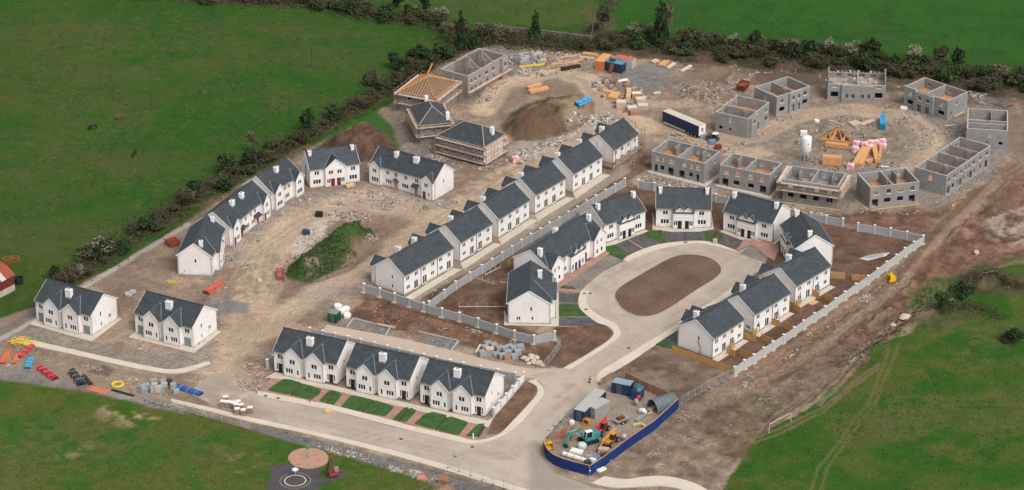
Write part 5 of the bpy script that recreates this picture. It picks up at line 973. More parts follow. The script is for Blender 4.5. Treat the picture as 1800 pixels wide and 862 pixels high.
# yellow formwork planks round shell footings
for i, (p, q, lab) in enumerate((((1525, 369), (1502, 352), 'yellow plank on the ground along the left wall of the shell with yellow formwork'), ((1530, 370), (1617, 359), 'long yellow plank on the ground in front of the shell with yellow formwork'), ((1369, 356), (1476, 370), 'yellow plank along the foot of the scaffolded grey shell'))):
    a, b = G(*p), G(*q); m = MB(); L = (b - a).length; m.box(0, -.2, .02, L, .2, .14); o = m.build('formwork_plank', M('pale_formwork', (.50, .38, .17), .9)); o.location = a; o.rotation_euler = (0, 0, yaw(a, b)); tag(o, lab, 'plank', 'yellow formwork planks')
# ------------------------------------------------------------------ boundary walls and fences
def pier_wall(label, pts, group, h=1.95, mat=WALLG, piermat=PIER, ph=2.25, pw=0.42, base=True, ends=(True, True), t=0.16, every=None, cap=CAP, pcap=WHITEP):
    P = [G(*p) for p in pts]
    if every:
        Q = [P[0]]
        for a, b in zip(P, P[1:]):
            n = max(1, round((b - a).length / every)); Q += [a.lerp(b, i / n) for i in range(1, n + 1)]
        P = Q
    root = thing('boundary_wall', label, 'wall', P[0], 0, group); o = P[0]
    for a, b in zip(P, P[1:]):
        d = (b - a).normalized(); m = MB(); a2, b2 = a + d * pw * .5 - o, b - d * pw * .5 - o
        n = Vector((-d.y, d.x, 0)) * t / 2
        m.hexa([a2 - n + Vector((0, 0, -.3)), b2 - n + Vector((0, 0, -.3)), b2 + n + Vector((0, 0, -.3)), a2 + n + Vector((0, 0, -.3))], [q + Vector((0, 0, h)) for q in (a2 - n, b2 - n, b2 + n, a2 + n)]); w_ = m.build('wall_panel', mat, root)
        m = MB(); n = n * 1.5; m.hexa([q + Vector((0, 0, h + .002)) for q in (a2 - n, b2 - n, b2 + n, a2 + n)], [q + Vector((0, 0, h + .07)) for q in (a2 - n, b2 - n, b2 + n, a2 + n)]); m.build('coping', cap, w_)
    for i, p in enumerate(P):
        q = p - o; m = MB(); aa = yaw(P[max(0, i - 1)], P[min(len(P) - 1, i + 1)]); m.rbox(q.x, q.y, -.3, ph, pw, pw, aa); pr = m.build('pier', piermat, root)
        m = MB(); m.rbox(q.x, q.y, ph + .002, ph + .12, pw + .14, pw + .14, aa); m.build('pier_cap', pcap, pr)
        if base:
            m = MB(); m.rbox(q.x + rnd.uniform(-.1, .1), q.y, -.3, .13, 1.25, 1.1, aa + rnd.uniform(-.2, .2)); m.build('footing', STONEC, pr)
    return root
pier_wall('grey panel wall with pale piers in front of the brown soil bank, ending beside the plain gable house', [(640, 514), (668, 522), (694, 531), (720, 539.5), (745, 548), (777, 557.5), (808, 565), (840.5, 575), (873, 586), (904, 597), (938.7, 605), (975, 598)], 'grey block garden walls')
pier_wall('grey panel wall with pale piers running up between the stepped row and the inner close', [(754, 545), (781, 525), (801, 510), (826, 494), (847, 481), (865, 470), (883, 458.5), (900, 447.5), (916.6, 436.5), (933, 426), (950, 416.6), (966, 406), (983, 397), (999, 386.5), (1015, 377.6), (1031, 367), (1047, 358), (1064, 348), (1081, 338), (1098, 328)], 'grey block garden walls', base=False)
pier_wall('grey panel wall behind the houses at the head of the oval, in front of the shells', [(1122, 331), (1150, 336), (1177, 340.5), (1204, 345), (1231, 350), (1258, 355.5), (1286, 361), (1314, 366.5), (1341, 372), (1369, 377.5), (1397, 383), (1425, 388.5), (1452, 393.5), (1481, 399)], 'grey block garden walls', base=False)
pier_wall('short grey panel wall along the top of the bare soil yard, beyond the gap', [(1508, 407), (1537, 411), (1565, 416), (1594, 422), (1622, 428.5)], 'grey block garden walls', base=False)
pier_wall('long pale panel wall with piers along the brown haul road behind the back gardens', [(1622, 429.5), (1606, 440), (1590, 451), (1575, 463), (1558, 475), (1542, 487), (1525.6, 500), (1504, 514), (1484.5, 528), (1468, 540), (1450, 554), (1431, 566), (1412, 579), (1395.5, 591), (1377, 604), (1358, 616), (1342, 627), (1325, 639), (1308, 649), (1291, 661)], 'grey block garden walls', mat=M('pale_wall_block', (.44, .44, .43), .95, .12, .5, 3))
pier_wall('grey garden wall with white capped piers behind the three twin gabled pairs', [(545, 592), (612, 606.5), (681, 623), (745, 638), (815, 653.5), (906, 671)], 'garden walls of the front row', every=3.6, base=False, mat=WALLG)
pier_wall('stepped white garden wall beside the end house of the front row', [(868, 733), (879, 720.5), (890, 708), (901, 695), (911, 682.5), (921, 670.5)], 'garden walls of the front row', base=False, mat=WHITE, piermat=GREYL, h=2.0)
pier_wall('short grey wall stub at the dirt end of the front row', [(470, 648), (480, 640)], 'garden walls of the front row', base=False, mat=WALLG)
pier_wall('low grey dry stone field wall along the pasture beyond the site', [(838, 49), (900, 56), (960, 62), (1040, 72)], None, base=False, mat=M('field_stone', (.17, .155, .14), 1, .4, .6, 3), piermat=M('field_stone2', (.17, .155, .14), 1, .4), h=1.3, ph=1.35, pw=.5, t=.6, every=12, cap=M('field_stone3', (.13, .12, .105), 1, .4), pcap=M('field_stone3', (.13, .12, .105), 1, .4))
def timber_fence(label, pts, h=1.75, group='timber garden fences', mat=TIMF, pt=1.9):
    P = [G(*p) for p in pts]; root = thing('timber_fence', label, 'fence', P[0], 0, group); o = P[0]
    for a, b in zip(P, P[1:]):
        L = (b - a).length; d = (b - a) / L; nb = max(2, int(L / .30)); m = MB()
        for i in range(nb):
            c = a + d * ((i + .5) * L / nb) - o; m.rbox(c.x, c.y, .03, h + rnd.uniform(-.03, .03), L / nb * .93, .05, yaw(a, b))
        m.build('board_panel', mat, root)
        n = max(1, int(L / pt))
        for i in range(n + 1):
            c = a.lerp(b, i / n) - o; m = MB(); m.rbox(c.x - d.y * .08, c.y + d.x * .08, -.2, h + .08, .1, .1, yaw(a, b)); m.build('post', mat, root)
    return root
timber_fence('long timber fence running from the end house gable to the pale panel wall', [(1181, 620), (1218, 632), (1255, 645.5), (1290, 658.5)])
TFN = [([(1458, 489), (1485, 491.5)], 'timber fence panel at the corner of the white block, edge of the bare soil yard'), ([(1497, 493), (1525, 496)], 'timber fence panel reaching the pale wall at the edge of the bare soil yard'), ([(1426, 519), (1439, 526)], 'timber fence panel standing out from the middle of the far block in the oval row'), ([(1450, 527), (1467, 536)], 'timber fence panel against the pale wall behind the far block of the oval row'),
       ([(1387, 541), (1407, 552)], 'timber fence between the far and middle blocks of the oval row'), ([(1400, 541), (1407, 536)], 'short timber side gate at the corner of the far block of the oval row'), ([(1356, 571), (1370, 576)], 'timber fence panel standing out from the middle block of the oval row'), ([(1378, 578), (1396, 586)], 'timber fence panel against the pale wall behind the middle block'), ([(1305, 594), (1328, 602)], 'timber fence between the middle and end blocks of the oval row'), ([(1323, 594), (1331, 588)], 'short timber side gate at the corner of the middle block of the oval row'),
       ([(1338, 599), (1358, 608)], 'timber fence panel against the pale wall between middle and end blocks'), ([(1277, 622), (1291, 628)], 'timber fence panel standing out from the end block of the oval row'), ([(1284, 617), (1291, 611)], 'short timber side gate beside the patio door of the end block'), ([(1300, 624), (1322, 634)], 'timber fence panel against the pale wall behind the end block')]
for p, l in TFN: timber_fence(l, p)
for p, l in (([(893, 470), (897, 467)], 'short timber gate in the garden behind the long three chimney terrace'), ([(915, 455), (920, 452)], 'short timber fence in the garden next to the garden gate of the terrace'), ([(966, 423), (972, 419)], 'timber fence scrap showing above the ridge of the three chimney terrace'), ([(1012, 385), (1021, 388)], 'timber fence corner where the panel wall passes behind the close')): timber_fence(l, p)
def post_line(label, pts, n, h=1.1, rails=1):
    P = [G(*p) for p in pts]; root = thing('post_and_rail', label, 'fence', P[0], 0, 'concrete post lines in the soil gardens'); o = P[0]
    for a, b in zip(P, P[1:]):
        for i in range(n):
            c = a.lerp(b, i / (n - 1)) - o; m = MB(); m.rbox(c.x, c.y, -.2, h, .11, .11, 0); m.build('post', PIER, root)
        m = MB(); m.bar(a - o + Vector((0, 0, .12)), b - o + Vector((0, 0, .12)), .08, .22); m.build('gravel_board', PIER, root)
post_line('row of short concrete posts across the soil garden beside the plain gable house', [(807, 540), (888, 540)], 6); post_line('row of short concrete posts along the panel wall in the soil garden', [(838, 490), (868, 500)], 4); post_line('two short concrete posts beside the plain gable house back wall', [(880, 497), (892, 497)], 2); post_line('row of short concrete posts where the soil garden meets the panel wall', [(853, 484), (880, 470)], 4)
def mesh_fence(label, pts, n, group='temporary mesh fence panels', h=2.0):
    P = [G(*p) for p in pts]; root = thing('mesh_fence', label, 'fence', P[0], 0, group); o = P[0]
    for a, b in zip(P, P[1:]):
        for i in range(n):
            q0, q1 = a.lerp(b, i / n) - o, a.lerp(b, (i + .96) / n) - o; m = MB(); z = Vector((0, 0, 1))
            for u, v in ((q0 + z * .1, q0 + z * h), (q1 + z * .1, q1 + z * h), (q0 + z * .15, q1 + z * .15), (q0 + z * h, q1 + z * h)): m.tube(u, v, .03, 4)
            for k in range(1, 12): m.tube(q0.lerp(q1, k / 12) + z * .15, q0.lerp(q1, k / 12) + z * h, .007, 3)
            for k in range(1, 5): m.tube(q0 + z * (.15 + k * .38), q1 + z * (.15 + k * .38), .007, 3)
            m.build('panel', GALV, root); m = MB(); m.rbox(q0.x, q0.y, -.05, .16, .7, .24, yaw(a, b) + 1.57); m.build('foot_block', M('fence_foot', (.10, .10, .10), .9), root)
mesh_fence('see-through mesh fence from the panel wall end across the soil verge to the boulders', [(977, 603), (985, 612), (972, 630), (956, 650)], 2); mesh_fence('see-through mesh fence between the soil plot and the rough bank behind the compound', [(1290, 662), (1245, 684), (1197, 712)], 4)
mesh_fence('mesh fence line running along the foot of the long kerbside path', [(787, 823), (848, 845), (905, 868)], 3); mesh_fence('mesh fence along the edge of the grass below the kerbside path', [(255, 705), (340, 728), (440, 756)], 6); mesh_fence('mesh fence panels standing on the road corner by the last lawn', [(800, 803), (815, 797)], 1)
# blue hoarding round the compound
hp = smooth_px([(957, 786), (956, 795), (962, 807), (975, 818), (1000, 827), (1037, 837)], False, 4) + [(1065, 818), (1102, 790), (1150, 757), (1193, 717.5)]
root = thing('hoarding', 'curved royal blue hoarding with an orange timber top rail round the machine compound', 'hoarding', G(957, 786)); o = G(957, 786); P = [G(*p) for p in hp]
for a, b in zip(P, P[1:]):
    L = (b - a).length; n = max(1, round(L / 2.4)); d = (b - a).normalized(); nn = Vector((-d.y, d.x, 0)); 
    for i in range(n):
        q0, q1 = a.lerp(b, i / n) - o, a.lerp(b, (i + 1) / n) - o; dz = rnd.uniform(-.03, .03); Z_ = lambda z: Vector((0, 0, z + dz)); e = d * .006
        m = MB(); k = nn * .03; m.hexa([q0 + e - k + Z_(.03), q1 - e - k + Z_(.03), q1 - e + k + Z_(.03), q0 + e + k + Z_(.03)], [q0 + e - k + Z_(2.35), q1 - e - k + Z_(2.35), q1 - e + k + Z_(2.35), q0 + e + k + Z_(2.35)]); m.build('board', BLUEH, root)
        m = MB(); m.bar(q0 + nn * .12 + Vector((0, 0, -.2)), q0 + nn * .12 + Vector((0, 0, 2.4)), .12); m.build('post', TIMB, root)
    for z in (2.38, 1.2):
        m = MB(); off = nn * (.07 if z > 2 else .1); m.bar(a - o + off + Vector((0, 0, z)), b - o + off + Vector((0, 0, z)), .14 if z > 2 else .08, .1); m.build('rail', TIMB, root)
m = MB(); m.lathe([(.12, 1.2), (.16, 1.3), (.0, 1.45)], 8, tuple((G(1037, 837) - o)[:2])); m.build('lamp', WHITEP, root)
BROWNB = M('brown_boards', (.27, .165, .11), .95, .25)
def board_fence(label, pts, h, mat):
    P = [G(*p) for p in pts]; root = thing('board_fence', label, 'fence', P[0]); o = P[0]
    for a, b in zip(P, P[1:]):
        n = max(1, round((b - a).length / 2.4)); d = (b - a).normalized()
        for i in range(n):
            q0, q1 = a.lerp(b, i / n) - o, a.lerp(b, (i + .985) / n) - o; m = MB(); m.bar(q0 + Vector((0, 0, h / 2)), q1 + Vector((0, 0, h / 2)), .06, h); m.build('board', mat, root)
            m = MB(); m.bar(q0 + Vector((0, 0, -.2)), q0 + Vector((0, 0, h + .15)), .1); m.build('post', TIMB, root)
board_fence('brown board fence between the compound and the soil plot', [(1098, 668), (1125, 682), (1160, 697), (1193, 714)], 2.0, BROWNB); board_fence('low brown board fence at the gate side of the compound', [(1056, 678), (1076, 665)], 1.6, BROWNB)
mesh_fence('rusty mesh fence panels along the road side of the compound', [(957, 782), (964, 757), (984, 742), (1006, 726)], 2)
# ------------------------------------------------------------------ hedges and trees
LEAF = {'evergreen': M('dark_evergreen_leaves', (0.030, 0.054, 0.022), 1, .55, .5, 3), 'green': M('mid_green_leaves', (0.040, 0.070, 0.022), 1, .5, .5, 3), 'olive': M('olive_leaves', (0.058, 0.066, 0.027), 1, .45, .5, 3),
        'brown': M('bare_brown_twigs', (0.072, 0.064, 0.036), 1, .5, .5, 3), 'tan': M('tan_buds', (0.135, 0.115, 0.068), 1, .3, .5, 3), 'blossom': M('white_blossom', (0.23, 0.22, 0.145), 1, .25, .5, 3), 'red': M('russet_bramble', (0.086, 0.066, 0.040), 1, .4, .5, 3)}
BARK = M('bark', (0.085, 0.066, 0.05), 1, .3)
def leaves(mb, rng, blobs, n, size, thin=1.0, flat=0.0):
    tot = sum(b[3] * b[3] * b[4] for b in blobs)
    for bx, by, bz, br, bh in blobs:
        for _ in range(max(6, int(n * br * br * bh / tot))):
            while True:
                p = Vector((rng.uniform(-1, 1), rng.uniform(-1, 1), rng.uniform(-1, 1)))
                if .35 < p.length < 1: break
            c = Vector((bx + p.x * br, by + p.y * br, max(.05, bz + p.z * bh))); s = size * rng.uniform(.6, 1.4)
            d = Vector((rng.uniform(-1, 1), rng.uniform(-1, 1), rng.uniform(-.4, 1))).normalized(); e = d.cross(Vector((rng.uniform(-1, 1), rng.uniform(-1, 1), rng.uniform(-1, 1)))).normalized()
            d *= s * .5; e *= s * .5 * thin; mb.face([c - d - e, c + d - e * .6, c + d * 1.1 + e, c - d * .8 + e * .9])
def crown(kind, seed, shape='bush', n=420):
    """unit plant about 1 m tall and 1 m across, scaled when planted"""
    rng = random.Random(seed); mb = MB(); st = MB()
    if shape == 'bush':
        bl = [(rng.uniform(-.28, .28), rng.uniform(-.28, .28), rng.uniform(.3, .72), rng.uniform(.17, .30), rng.uniform(.15, .26)) for _ in range(8)]; sz = .10
    elif shape == 'tall':
        bl = [(rng.uniform(-.1, .1), rng.uniform(-.1, .1), .12 + .78 * i / 7, (.42 - .26 * i / 7) * rng.uniform(.75, 1.15), .11) for i in range(8)]; sz = .085
    else:
        bl = [(rng.uniform(-.2, .2), rng.uniform(-.2, .2), rng.uniform(.45, .85), rng.uniform(.15, .28), rng.uniform(.1, .2)) for _ in range(7)]; sz = .08
    if kind in ('brown', 'tan', 'red'):
        leaves(mb, rng, bl, int(n * .9), sz * 1.9, .22)
    elif kind == 'blossom':
        mb.use(LEAF['brown']); leaves(mb, rng, [(b[0], b[1], b[2] * .75, b[3], b[4]) for b in bl], n // 2, sz * 1.4, .5); mb.use(LEAF['blossom']); leaves(mb, rng, [(b[0], b[1], b[2] + .08, b[3] * .9, b[4] * .8) for b in bl[:5]], int(n * .7), sz * .6)
    else:
        leaves(mb, rng, bl, n, sz); mb2 = rng
    st.tube((0, 0, -.05), (rng.uniform(-.03, .03), rng.uniform(-.03, .03), .55), .035, 6, .015)
    for i in range(6):
        a = rng.uniform(0, 6.28); z = rng.uniform(.15, .45); st.tube((0, 0, z), (math.cos(a) * .28, math.sin(a) * .28, z + rng.uniform(.2, .45)), .014, 4, .004)
    if not mb.mats: mb.use(LEAF[kind]); mb.mi = [0] * len(mb.f)
    st.use(BARK); st.mi = [0] * len(st.f)
    return mb.mesh('crown'), st.mesh('trunk')
CR = {}
def plant(kind, shape, u, v, h, wd, label, name='bush', cat='bush', group=None, loc=None):
    key = (kind, shape, rnd.randrange(4))
    if key not in CR: CR[key] = crown(kind, hash((kind, shape)) % 1000 * 0 + len(CR) * 13 + 5, shape, 640 if shape == 'tall' else 460)
    p = loc or G(u, v); p = Vector((p.x, p.y, gz(p))); r = thing(name, label, cat, p, rnd.uniform(0, 6.28), group); r.scale = (wd, wd * rnd.uniform(.85, 1.1), h)
    for nm, me_ in zip(('crown', 'trunk'), CR[key]):
        o = bpy.data.objects.new(nm, me_); COL.objects.link(o); o.parent = r
    return r
ADJ = {'evergreen': 'dark evergreen', 'green': 'mid green', 'olive': 'olive green', 'brown': 'bare brown', 'tan': 'pale bare', 'blossom': 'white blossoming', 'red': 'russet twiggy'}
def hedge(key, where, group, step, spread, hr, wr, mix, skip=()):
    L = [Vector((*q, 0)) for q in HEDGES[key]]
    for a, b in zip(L, L[1:]):
        A, B = G(a.x, a.y), G(b.x, b.y); n = max(1, int((B - A).length / step))
        for i in range(n):
            p = A.lerp(B, (i + rnd.random()) / n); p += Vector((rnd.uniform(-spread, spread), rnd.uniform(-spread, spread) * 1.3, 0)); k = rnd.choice(mix); h = rnd.uniform(*hr) * (1.15 if k in ('evergreen', 'green') else .9)
            plant(k, 'bush', 0, 0, h, rnd.uniform(*wr), f'{ADJ[k]} bush in {where}', 'hedge_bush', 'bush', group, loc=p)
hedge('left', 'the long hedge between the left pasture and the site', 'bushes of the left hedge', 2.3, 2.2, (1.6, 4.2), (2.6, 5.4), ['brown', 'brown', 'olive', 'red', 'olive', 'brown', 'tan', 'green', 'evergreen'])
hedge('top', 'the hedge across the top of the left pasture', 'bushes of the top hedge', 2.2, 2.4, (2.4, 4.6), (3.6, 6.0), ['brown', 'brown', 'olive', 'evergreen', 'brown'])
hedge('right', 'the wide dark hedge behind the bare block shells', 'bushes of the right hedge', 1.35, 6.0, (2.2, 4.8), (3.2, 6.4), ['brown', 'olive', 'evergreen', 'brown', 'olive', 'brown', 'green', 'brown'])
for u, v, h, wd, k, s, lab in [(811, 86, 11.5, 4.2, 'evergreen', 'tall', 'tall ivy clad dark tree at the top corner of the left pasture'), (941, 64, 8.0, 4.2, 'evergreen', 'tall', 'lone dark ivy tree by the stone field wall'), (1160, 76, 13.5, 7.0, 'evergreen', 'tall', 'tallest dark ivy tree in the right hedge, reaching the photo top'), (1172, 70, 11, 6, 'tan', 'tree', 'bare pale tree leaning against the tallest ivy tree'), (1060, 60, 9, 6, 'brown', 'tree', 'bare brown tree beside the leaning grey pole'), (1072, 35, 8, 6, 'tan', 'tree', 'pale bare tree on the field edge beyond the leaning pole'),
        (748, 30, 8.5, 5.5, 'evergreen', 'tree', 'dark evergreen tree in the top hedge at the photo top edge'), (700, 14, 6, 5, 'evergreen', 'bush', 'dark round bush at the photo top in the top hedge'), (741, 30, 4, 5.0, 'blossom', 'bush', 'white blossoming bush left of two in the top hedge'), (773, 32, 3.6, 5.0, 'blossom', 'bush', 'white blossoming bush right of two in the top hedge'), (540, 231, 7.2, 5.2, 'evergreen', 'bush', 'dark round evergreen standing alone in front of the left hedge'), (400, 302, 6.2, 6, 'green', 'bush', 'big dark green bush above the long crescent terrace'),
        (439, 292, 5.0, 4, 'evergreen', 'bush', 'dark green bush right of the big one above the crescent terrace'), (446, 268, 6.2, 4.6, 'tan', 'tree', 'pale bare tree rising over the left hedge above the crescent'), (345, 346, 4.6, 5, 'evergreen', 'bush', 'dark green bush at the end of the straight boundary track'), (325, 360, 4.2, 4, 'brown', 'bush', 'bare brown bush at the end of the straight boundary track'), (176, 446, 4.6, 7, 'blossom', 'bush', 'large white blossoming thorn bush beside the straight boundary track'), (188, 444, 3.2, 6, 'evergreen', 'bush', 'dark bush under the large white blossoming thorn'),
        (141, 487, 3.6, 3.4, 'blossom', 'bush', 'small white blossoming bush near the red roofed barn'), (122, 492, 3, 4.4, 'brown', 'bush', 'bare brown bush near the small blossoming one by the barn'), (700, 122, 5.5, 6, 'evergreen', 'bush', 'dark evergreen mass in the left hedge beside the timber roofed house'), (735, 112, 5.6, 6.5, 'evergreen', 'bush', 'dark evergreen mass behind the tall pinkish shell'), (770, 100, 5.6, 6, 'green', 'bush', 'green leafy bush behind the tall pinkish shell'), (655, 150, 4.4, 5, 'brown', 'bush', 'large bare brown bush left of the timber roofed house'), (720, 130, 5.2, 5.5, 'brown', 'tree', 'bare brown tree behind the timber roofed house'),
        (790, 75, 6, 6, 'tan', 'tree', 'pale bare tree beside the tall ivy tree of the left pasture'), (850, 64, 4.6, 6, 'brown', 'bush', 'bare brown bush where the left hedge meets the stone wall'), (880, 62, 4.0, 6, 'tan', 'bush', 'pale bare bush by the stone wall above the pinkish shell'),
        (1115, 62, 4.2, 5, 'blossom', 'bush', 'white blossoming bush left of the tallest ivy tree'), (1108, 70, 3.8, 6, 'evergreen', 'bush', 'dark bush below the blossom left of the tallest ivy tree'), (1213, 74, 4.4, 6, 'olive', 'bush', 'round olive bush first to the right of the tallest ivy tree'), (1258, 78, 4.0, 6, 'olive', 'bush', 'round olive bush second to the right of the tallest ivy tree'), (1292, 80, 3.8, 5, 'blossom', 'bush', 'white blossoming bush beside the dark bush above the rusty skip'), (1326, 85, 6.0, 5, 'evergreen', 'bush', 'dark round evergreen above the rusty skip'),
        (1395, 92, 5, 6, 'tan', 'bush', 'pale bare bush above the shell behind the trailer'), (1418, 95, 5, 5.4, 'evergreen', 'bush', 'dark evergreen bush above the gap left of the raised gable shell'), (1455, 92, 4.5, 6, 'blossom', 'bush', 'pale blossoming bush above the raised gable shell'), (1500, 96, 4.5, 6, 'blossom', 'bush', 'pale blossoming bush right above the raised gable shell'), (1530, 102, 5.8, 6.2, 'evergreen', 'bush', 'broad dark evergreen right of the raised gable shell'), (1610, 106, 4.2, 6, 'blossom', 'bush', 'pale flowering bush above the shell with the projecting middle'), (1654, 112, 6.0, 5.6, 'brown', 'bush', 'tall bare brown bush left of the narrow dark evergreen'), (1686, 122, 7.0, 4.2, 'evergreen', 'bush', 'narrow dark evergreen near the right end of the hedge'),
        (1657, 543, 5.2, 4.6, 'green', 'bush', 'round olive green bush on the edge of the playing field'), (1686, 524, 4.6, 4.6, 'evergreen', 'bush', 'dark evergreen bush behind the round one on the playing field edge'), (1783, 603, 4.6, 4.4, 'evergreen', 'bush', 'lone dark bush at the right edge of the playing field'), (1706, 515, 2.6, 3, 'brown', 'bush', 'small bare brown bush beside the dark one by the playing field'),
        (1770, 598, 2, 4, 'brown', 'bush', 'low brown scrub under the lone dark bush'), (1600, 130, 4, 6, 'olive', 'bush', 'olive bush above the gap left of the projecting middle shell'), (1760, 140, 4.5, 7, 'tan', 'bush', 'pale twiggy bush toward the right end of the hedge'), (1790, 150, 4.5, 7, 'olive', 'bush', 'olive bush at the photo right edge in the hedge')]:
    plant(k, s, u, v, h, wd, lab, 'tree' if s != 'bush' else 'bush', 'tree' if s != 'bush' else 'bush')
# the low tangle at the hedge feet: one mass
def tangle(name, lab, lines, width_, n, kinds, hmax, size=.5, thin=.35):
    mb = MB(); rng = random.Random(11)
    for kk in kinds:
        mb.use(LEAF[kk])
        for pts in lines:
            P = [G(*q) for q in pts]; tot = sum((b - a).length for a, b in zip(P, P[1:]))
            for a, b in zip(P, P[1:]):
                for _ in range(int(n / len(kinds) / len(lines) * (b - a).length / tot)):
                    c = a.lerp(b, rng.random()); c = c + Vector((rng.gauss(0, width_ * .5), rng.gauss(0, width_ * .5), 0)); c.z = gz(c) + abs(rng.gauss(0, hmax * .5)) + .08
                    s = size * rng.uniform(.5, 1.5); d = Vector((rng.uniform(-1, 1), rng.uniform(-1, 1), rng.uniform(-.2, .9))).normalized(); e = d.cross(Vector((rng.uniform(-1, 1), rng.uniform(-1, 1), rng.uniform(-1, 1)))).normalized(); d *= s * .5; e *= s * .5 * thin
                    mb.face([c - d - e, c + d - e * .6, c + d + e, c - d + e])
    return tag(mb.build(name), lab, 'undergrowth', kind='stuff')
tangle('hedge_undergrowth', 'brown and green brambles along the foot of the hedges', [HEDGES['left'], HEDGES['top'], HEDGES['right'], [(820, 66), (900, 72), (970, 78), (1040, 84)]], 5.5, 26000, ['brown', 'brown', 'red', 'olive', 'green'], 1.2, .6)
tangle('brush_pile', 'heap of cut brown branches dumped on the edge of the playing field', [[(1680, 512), (1710, 500), (1745, 487), (1790, 505)]], 2.0, 900, ['red', 'tan', 'brown'], 1.4, 1.3, .1)
tangle('rough_grass', 'tussocks of rough grass and weeds on the bank beside the haul road', [[(1480, 650), (1540, 605), (1590, 560), (1640, 510)], [(1650, 545), (1700, 535), (1760, 560)]], 3.0, 2000, ['olive', 'brown', 'green', 'red'], .35, .45)
LEAF['grass'] = M('mound_grass', (0.040, 0.085, 0.020), 1, .5, .4, 2)
tangle('mound_grass', 'rough grass and weeds growing over the green mound', [[(515, 482), (545, 458), (585, 432), (625, 414), (648, 412)], [(535, 488), (575, 470), (605, 448)]], 3.6, 2600, ['grass', 'grass', 'olive', 'brown'], .4, .5)
tangle('field_weeds', 'scattered weeds and tussocks in the playing field', [[(1500, 780), (1600, 700), (1700, 640), (1790, 600)], [(1350, 820), (1500, 740), (1650, 690)], [(1640, 830), (1790, 740)]], 14, 1500, ['grass', 'olive', 'grass', 'tan'], .18, .45)
tangle('pasture_weeds', 'scattered dark tussocks in the left pasture', [[(20, 120), (250, 200), (400, 160), (600, 90)], [(40, 330), (200, 330), (350, 220), (500, 170)], [(60, 60), (300, 60), (500, 50)]], 22, 900, ['grass', 'olive'], .15, .55)
tangle('green_weeds', 'scattered tussocks in the near green', [[(20, 700), (200, 760), (420, 800), (640, 845)], [(20, 820), (250, 830), (420, 855)]], 10, 1000, ['grass', 'olive', 'tan'], .15, .4)
# ------------------------------------------------------------------ site things
def placed(name, label, cat, p1, p2, group=None):
    """an Empty at photo point p1 whose local x axis runs toward p2; returns it and the length between"""
    a, b = G(*p1), G(*p2); r = thing(name, label, cat, Vector((a.x, a.y, gz(a))), yaw(a, b), group); return r, (b - a).length
def container(label, p1, p2, D=2.44, H=2.6, wallm=BLUES, roofm=GREYS, group='steel containers', L=None, doors='F', name='container', cat='container', z0=.08):
    r, l = placed(name, label, cat, p1, p2, group); L = L or l; m = MB()
    m.box(.06, .06, z0, L - .06, D - .06, H - .02)
    n = int(L / .28)
    for i in range(n):
        x = .1 + (L - .2) * (i + .25) / n
        for y in (.0, D - .062): m.box(x, y + .003, z0 + .18, x + .13, y + .059, H - .18)
    n = int(D / .28)
    for i in range(n):
        y = .1 + (D - .2) * (i + .25) / n
        for x in (.0, L - .062): m.box(x + .003, y, z0 + .18, x + .059, y + .13, H - .18)
    b = m.build('body', wallm, r); m = MB()
    for x in (0, L - .12):
        for y in (0, D - .12): m.box(x, y, 0, x + .12, y + .12, H)
    for y in (0, D - .12): m.box(.12, y, H - .17, L - .12, y + .12, H - .001); m.box(.12, y, .05, L - .12, y + .12, .2)
    for x in (0, L - .12): m.box(x, .12, H - .17, x + .12, D - .12, H - .001)
    m.build('corner_frame', wallm, r); m = MB(); m.box(.02, .02, H + .002, L - .02, D - .02, H + .05)
    for i in range(int(L / .6)): m.box(.1 + i * .6, .06, H + .051, .22 + i * .6, D - .06, H + .075)
    m.build('roof', roofm, r)
    for k in range(4):
        m = MB()
        if doors == 'F': m.tube((L * .3 + k * .32, -.03, .2), (L * .3 + k * .32, -.03, H - .2), .02, 5)
        else: m.tube((L + .03 if doors == 'R' else -.03, D * .15 + k * D * .23, .2), (L + .03 if doors == 'R' else -.03, D * .15 + k * D * .23, H - .2), .02, 5)
        m.build('lock_rod', GALV, r)
    return r, L
oc, L = container('orange shipping container standing end-on beside the blue one', (1046, 122.5), (1061, 125), D=6.0, wallm=ORANGE, roofm=M('faded_orange_roof', (.70, .33, .14), .8, .2))
bc, L = container('dark blue shipping container with a brown ramp leaning on it', (1062.5, 123.5), (1093, 130), wallm=BLUES, roofm=BLUEL)
m = MB(); m.slab([(1.9, -1.6, .15), (3.1, -1.6, .15), (3.1, -.1, 2.3), (1.9, -.1, 2.3)], .08); m.build('ramp', RUST, bc); m = MB(); m.box(1.2, .5, 2.68, 2.6, 1.8, 3.3); m.build('water_tank', DGREEN, bc)
container('grey shipping container with a faded red roof behind the blue one', (1080, 116.5), (1111, 122.5), wallm=GREYL, roofm=ROOFR)
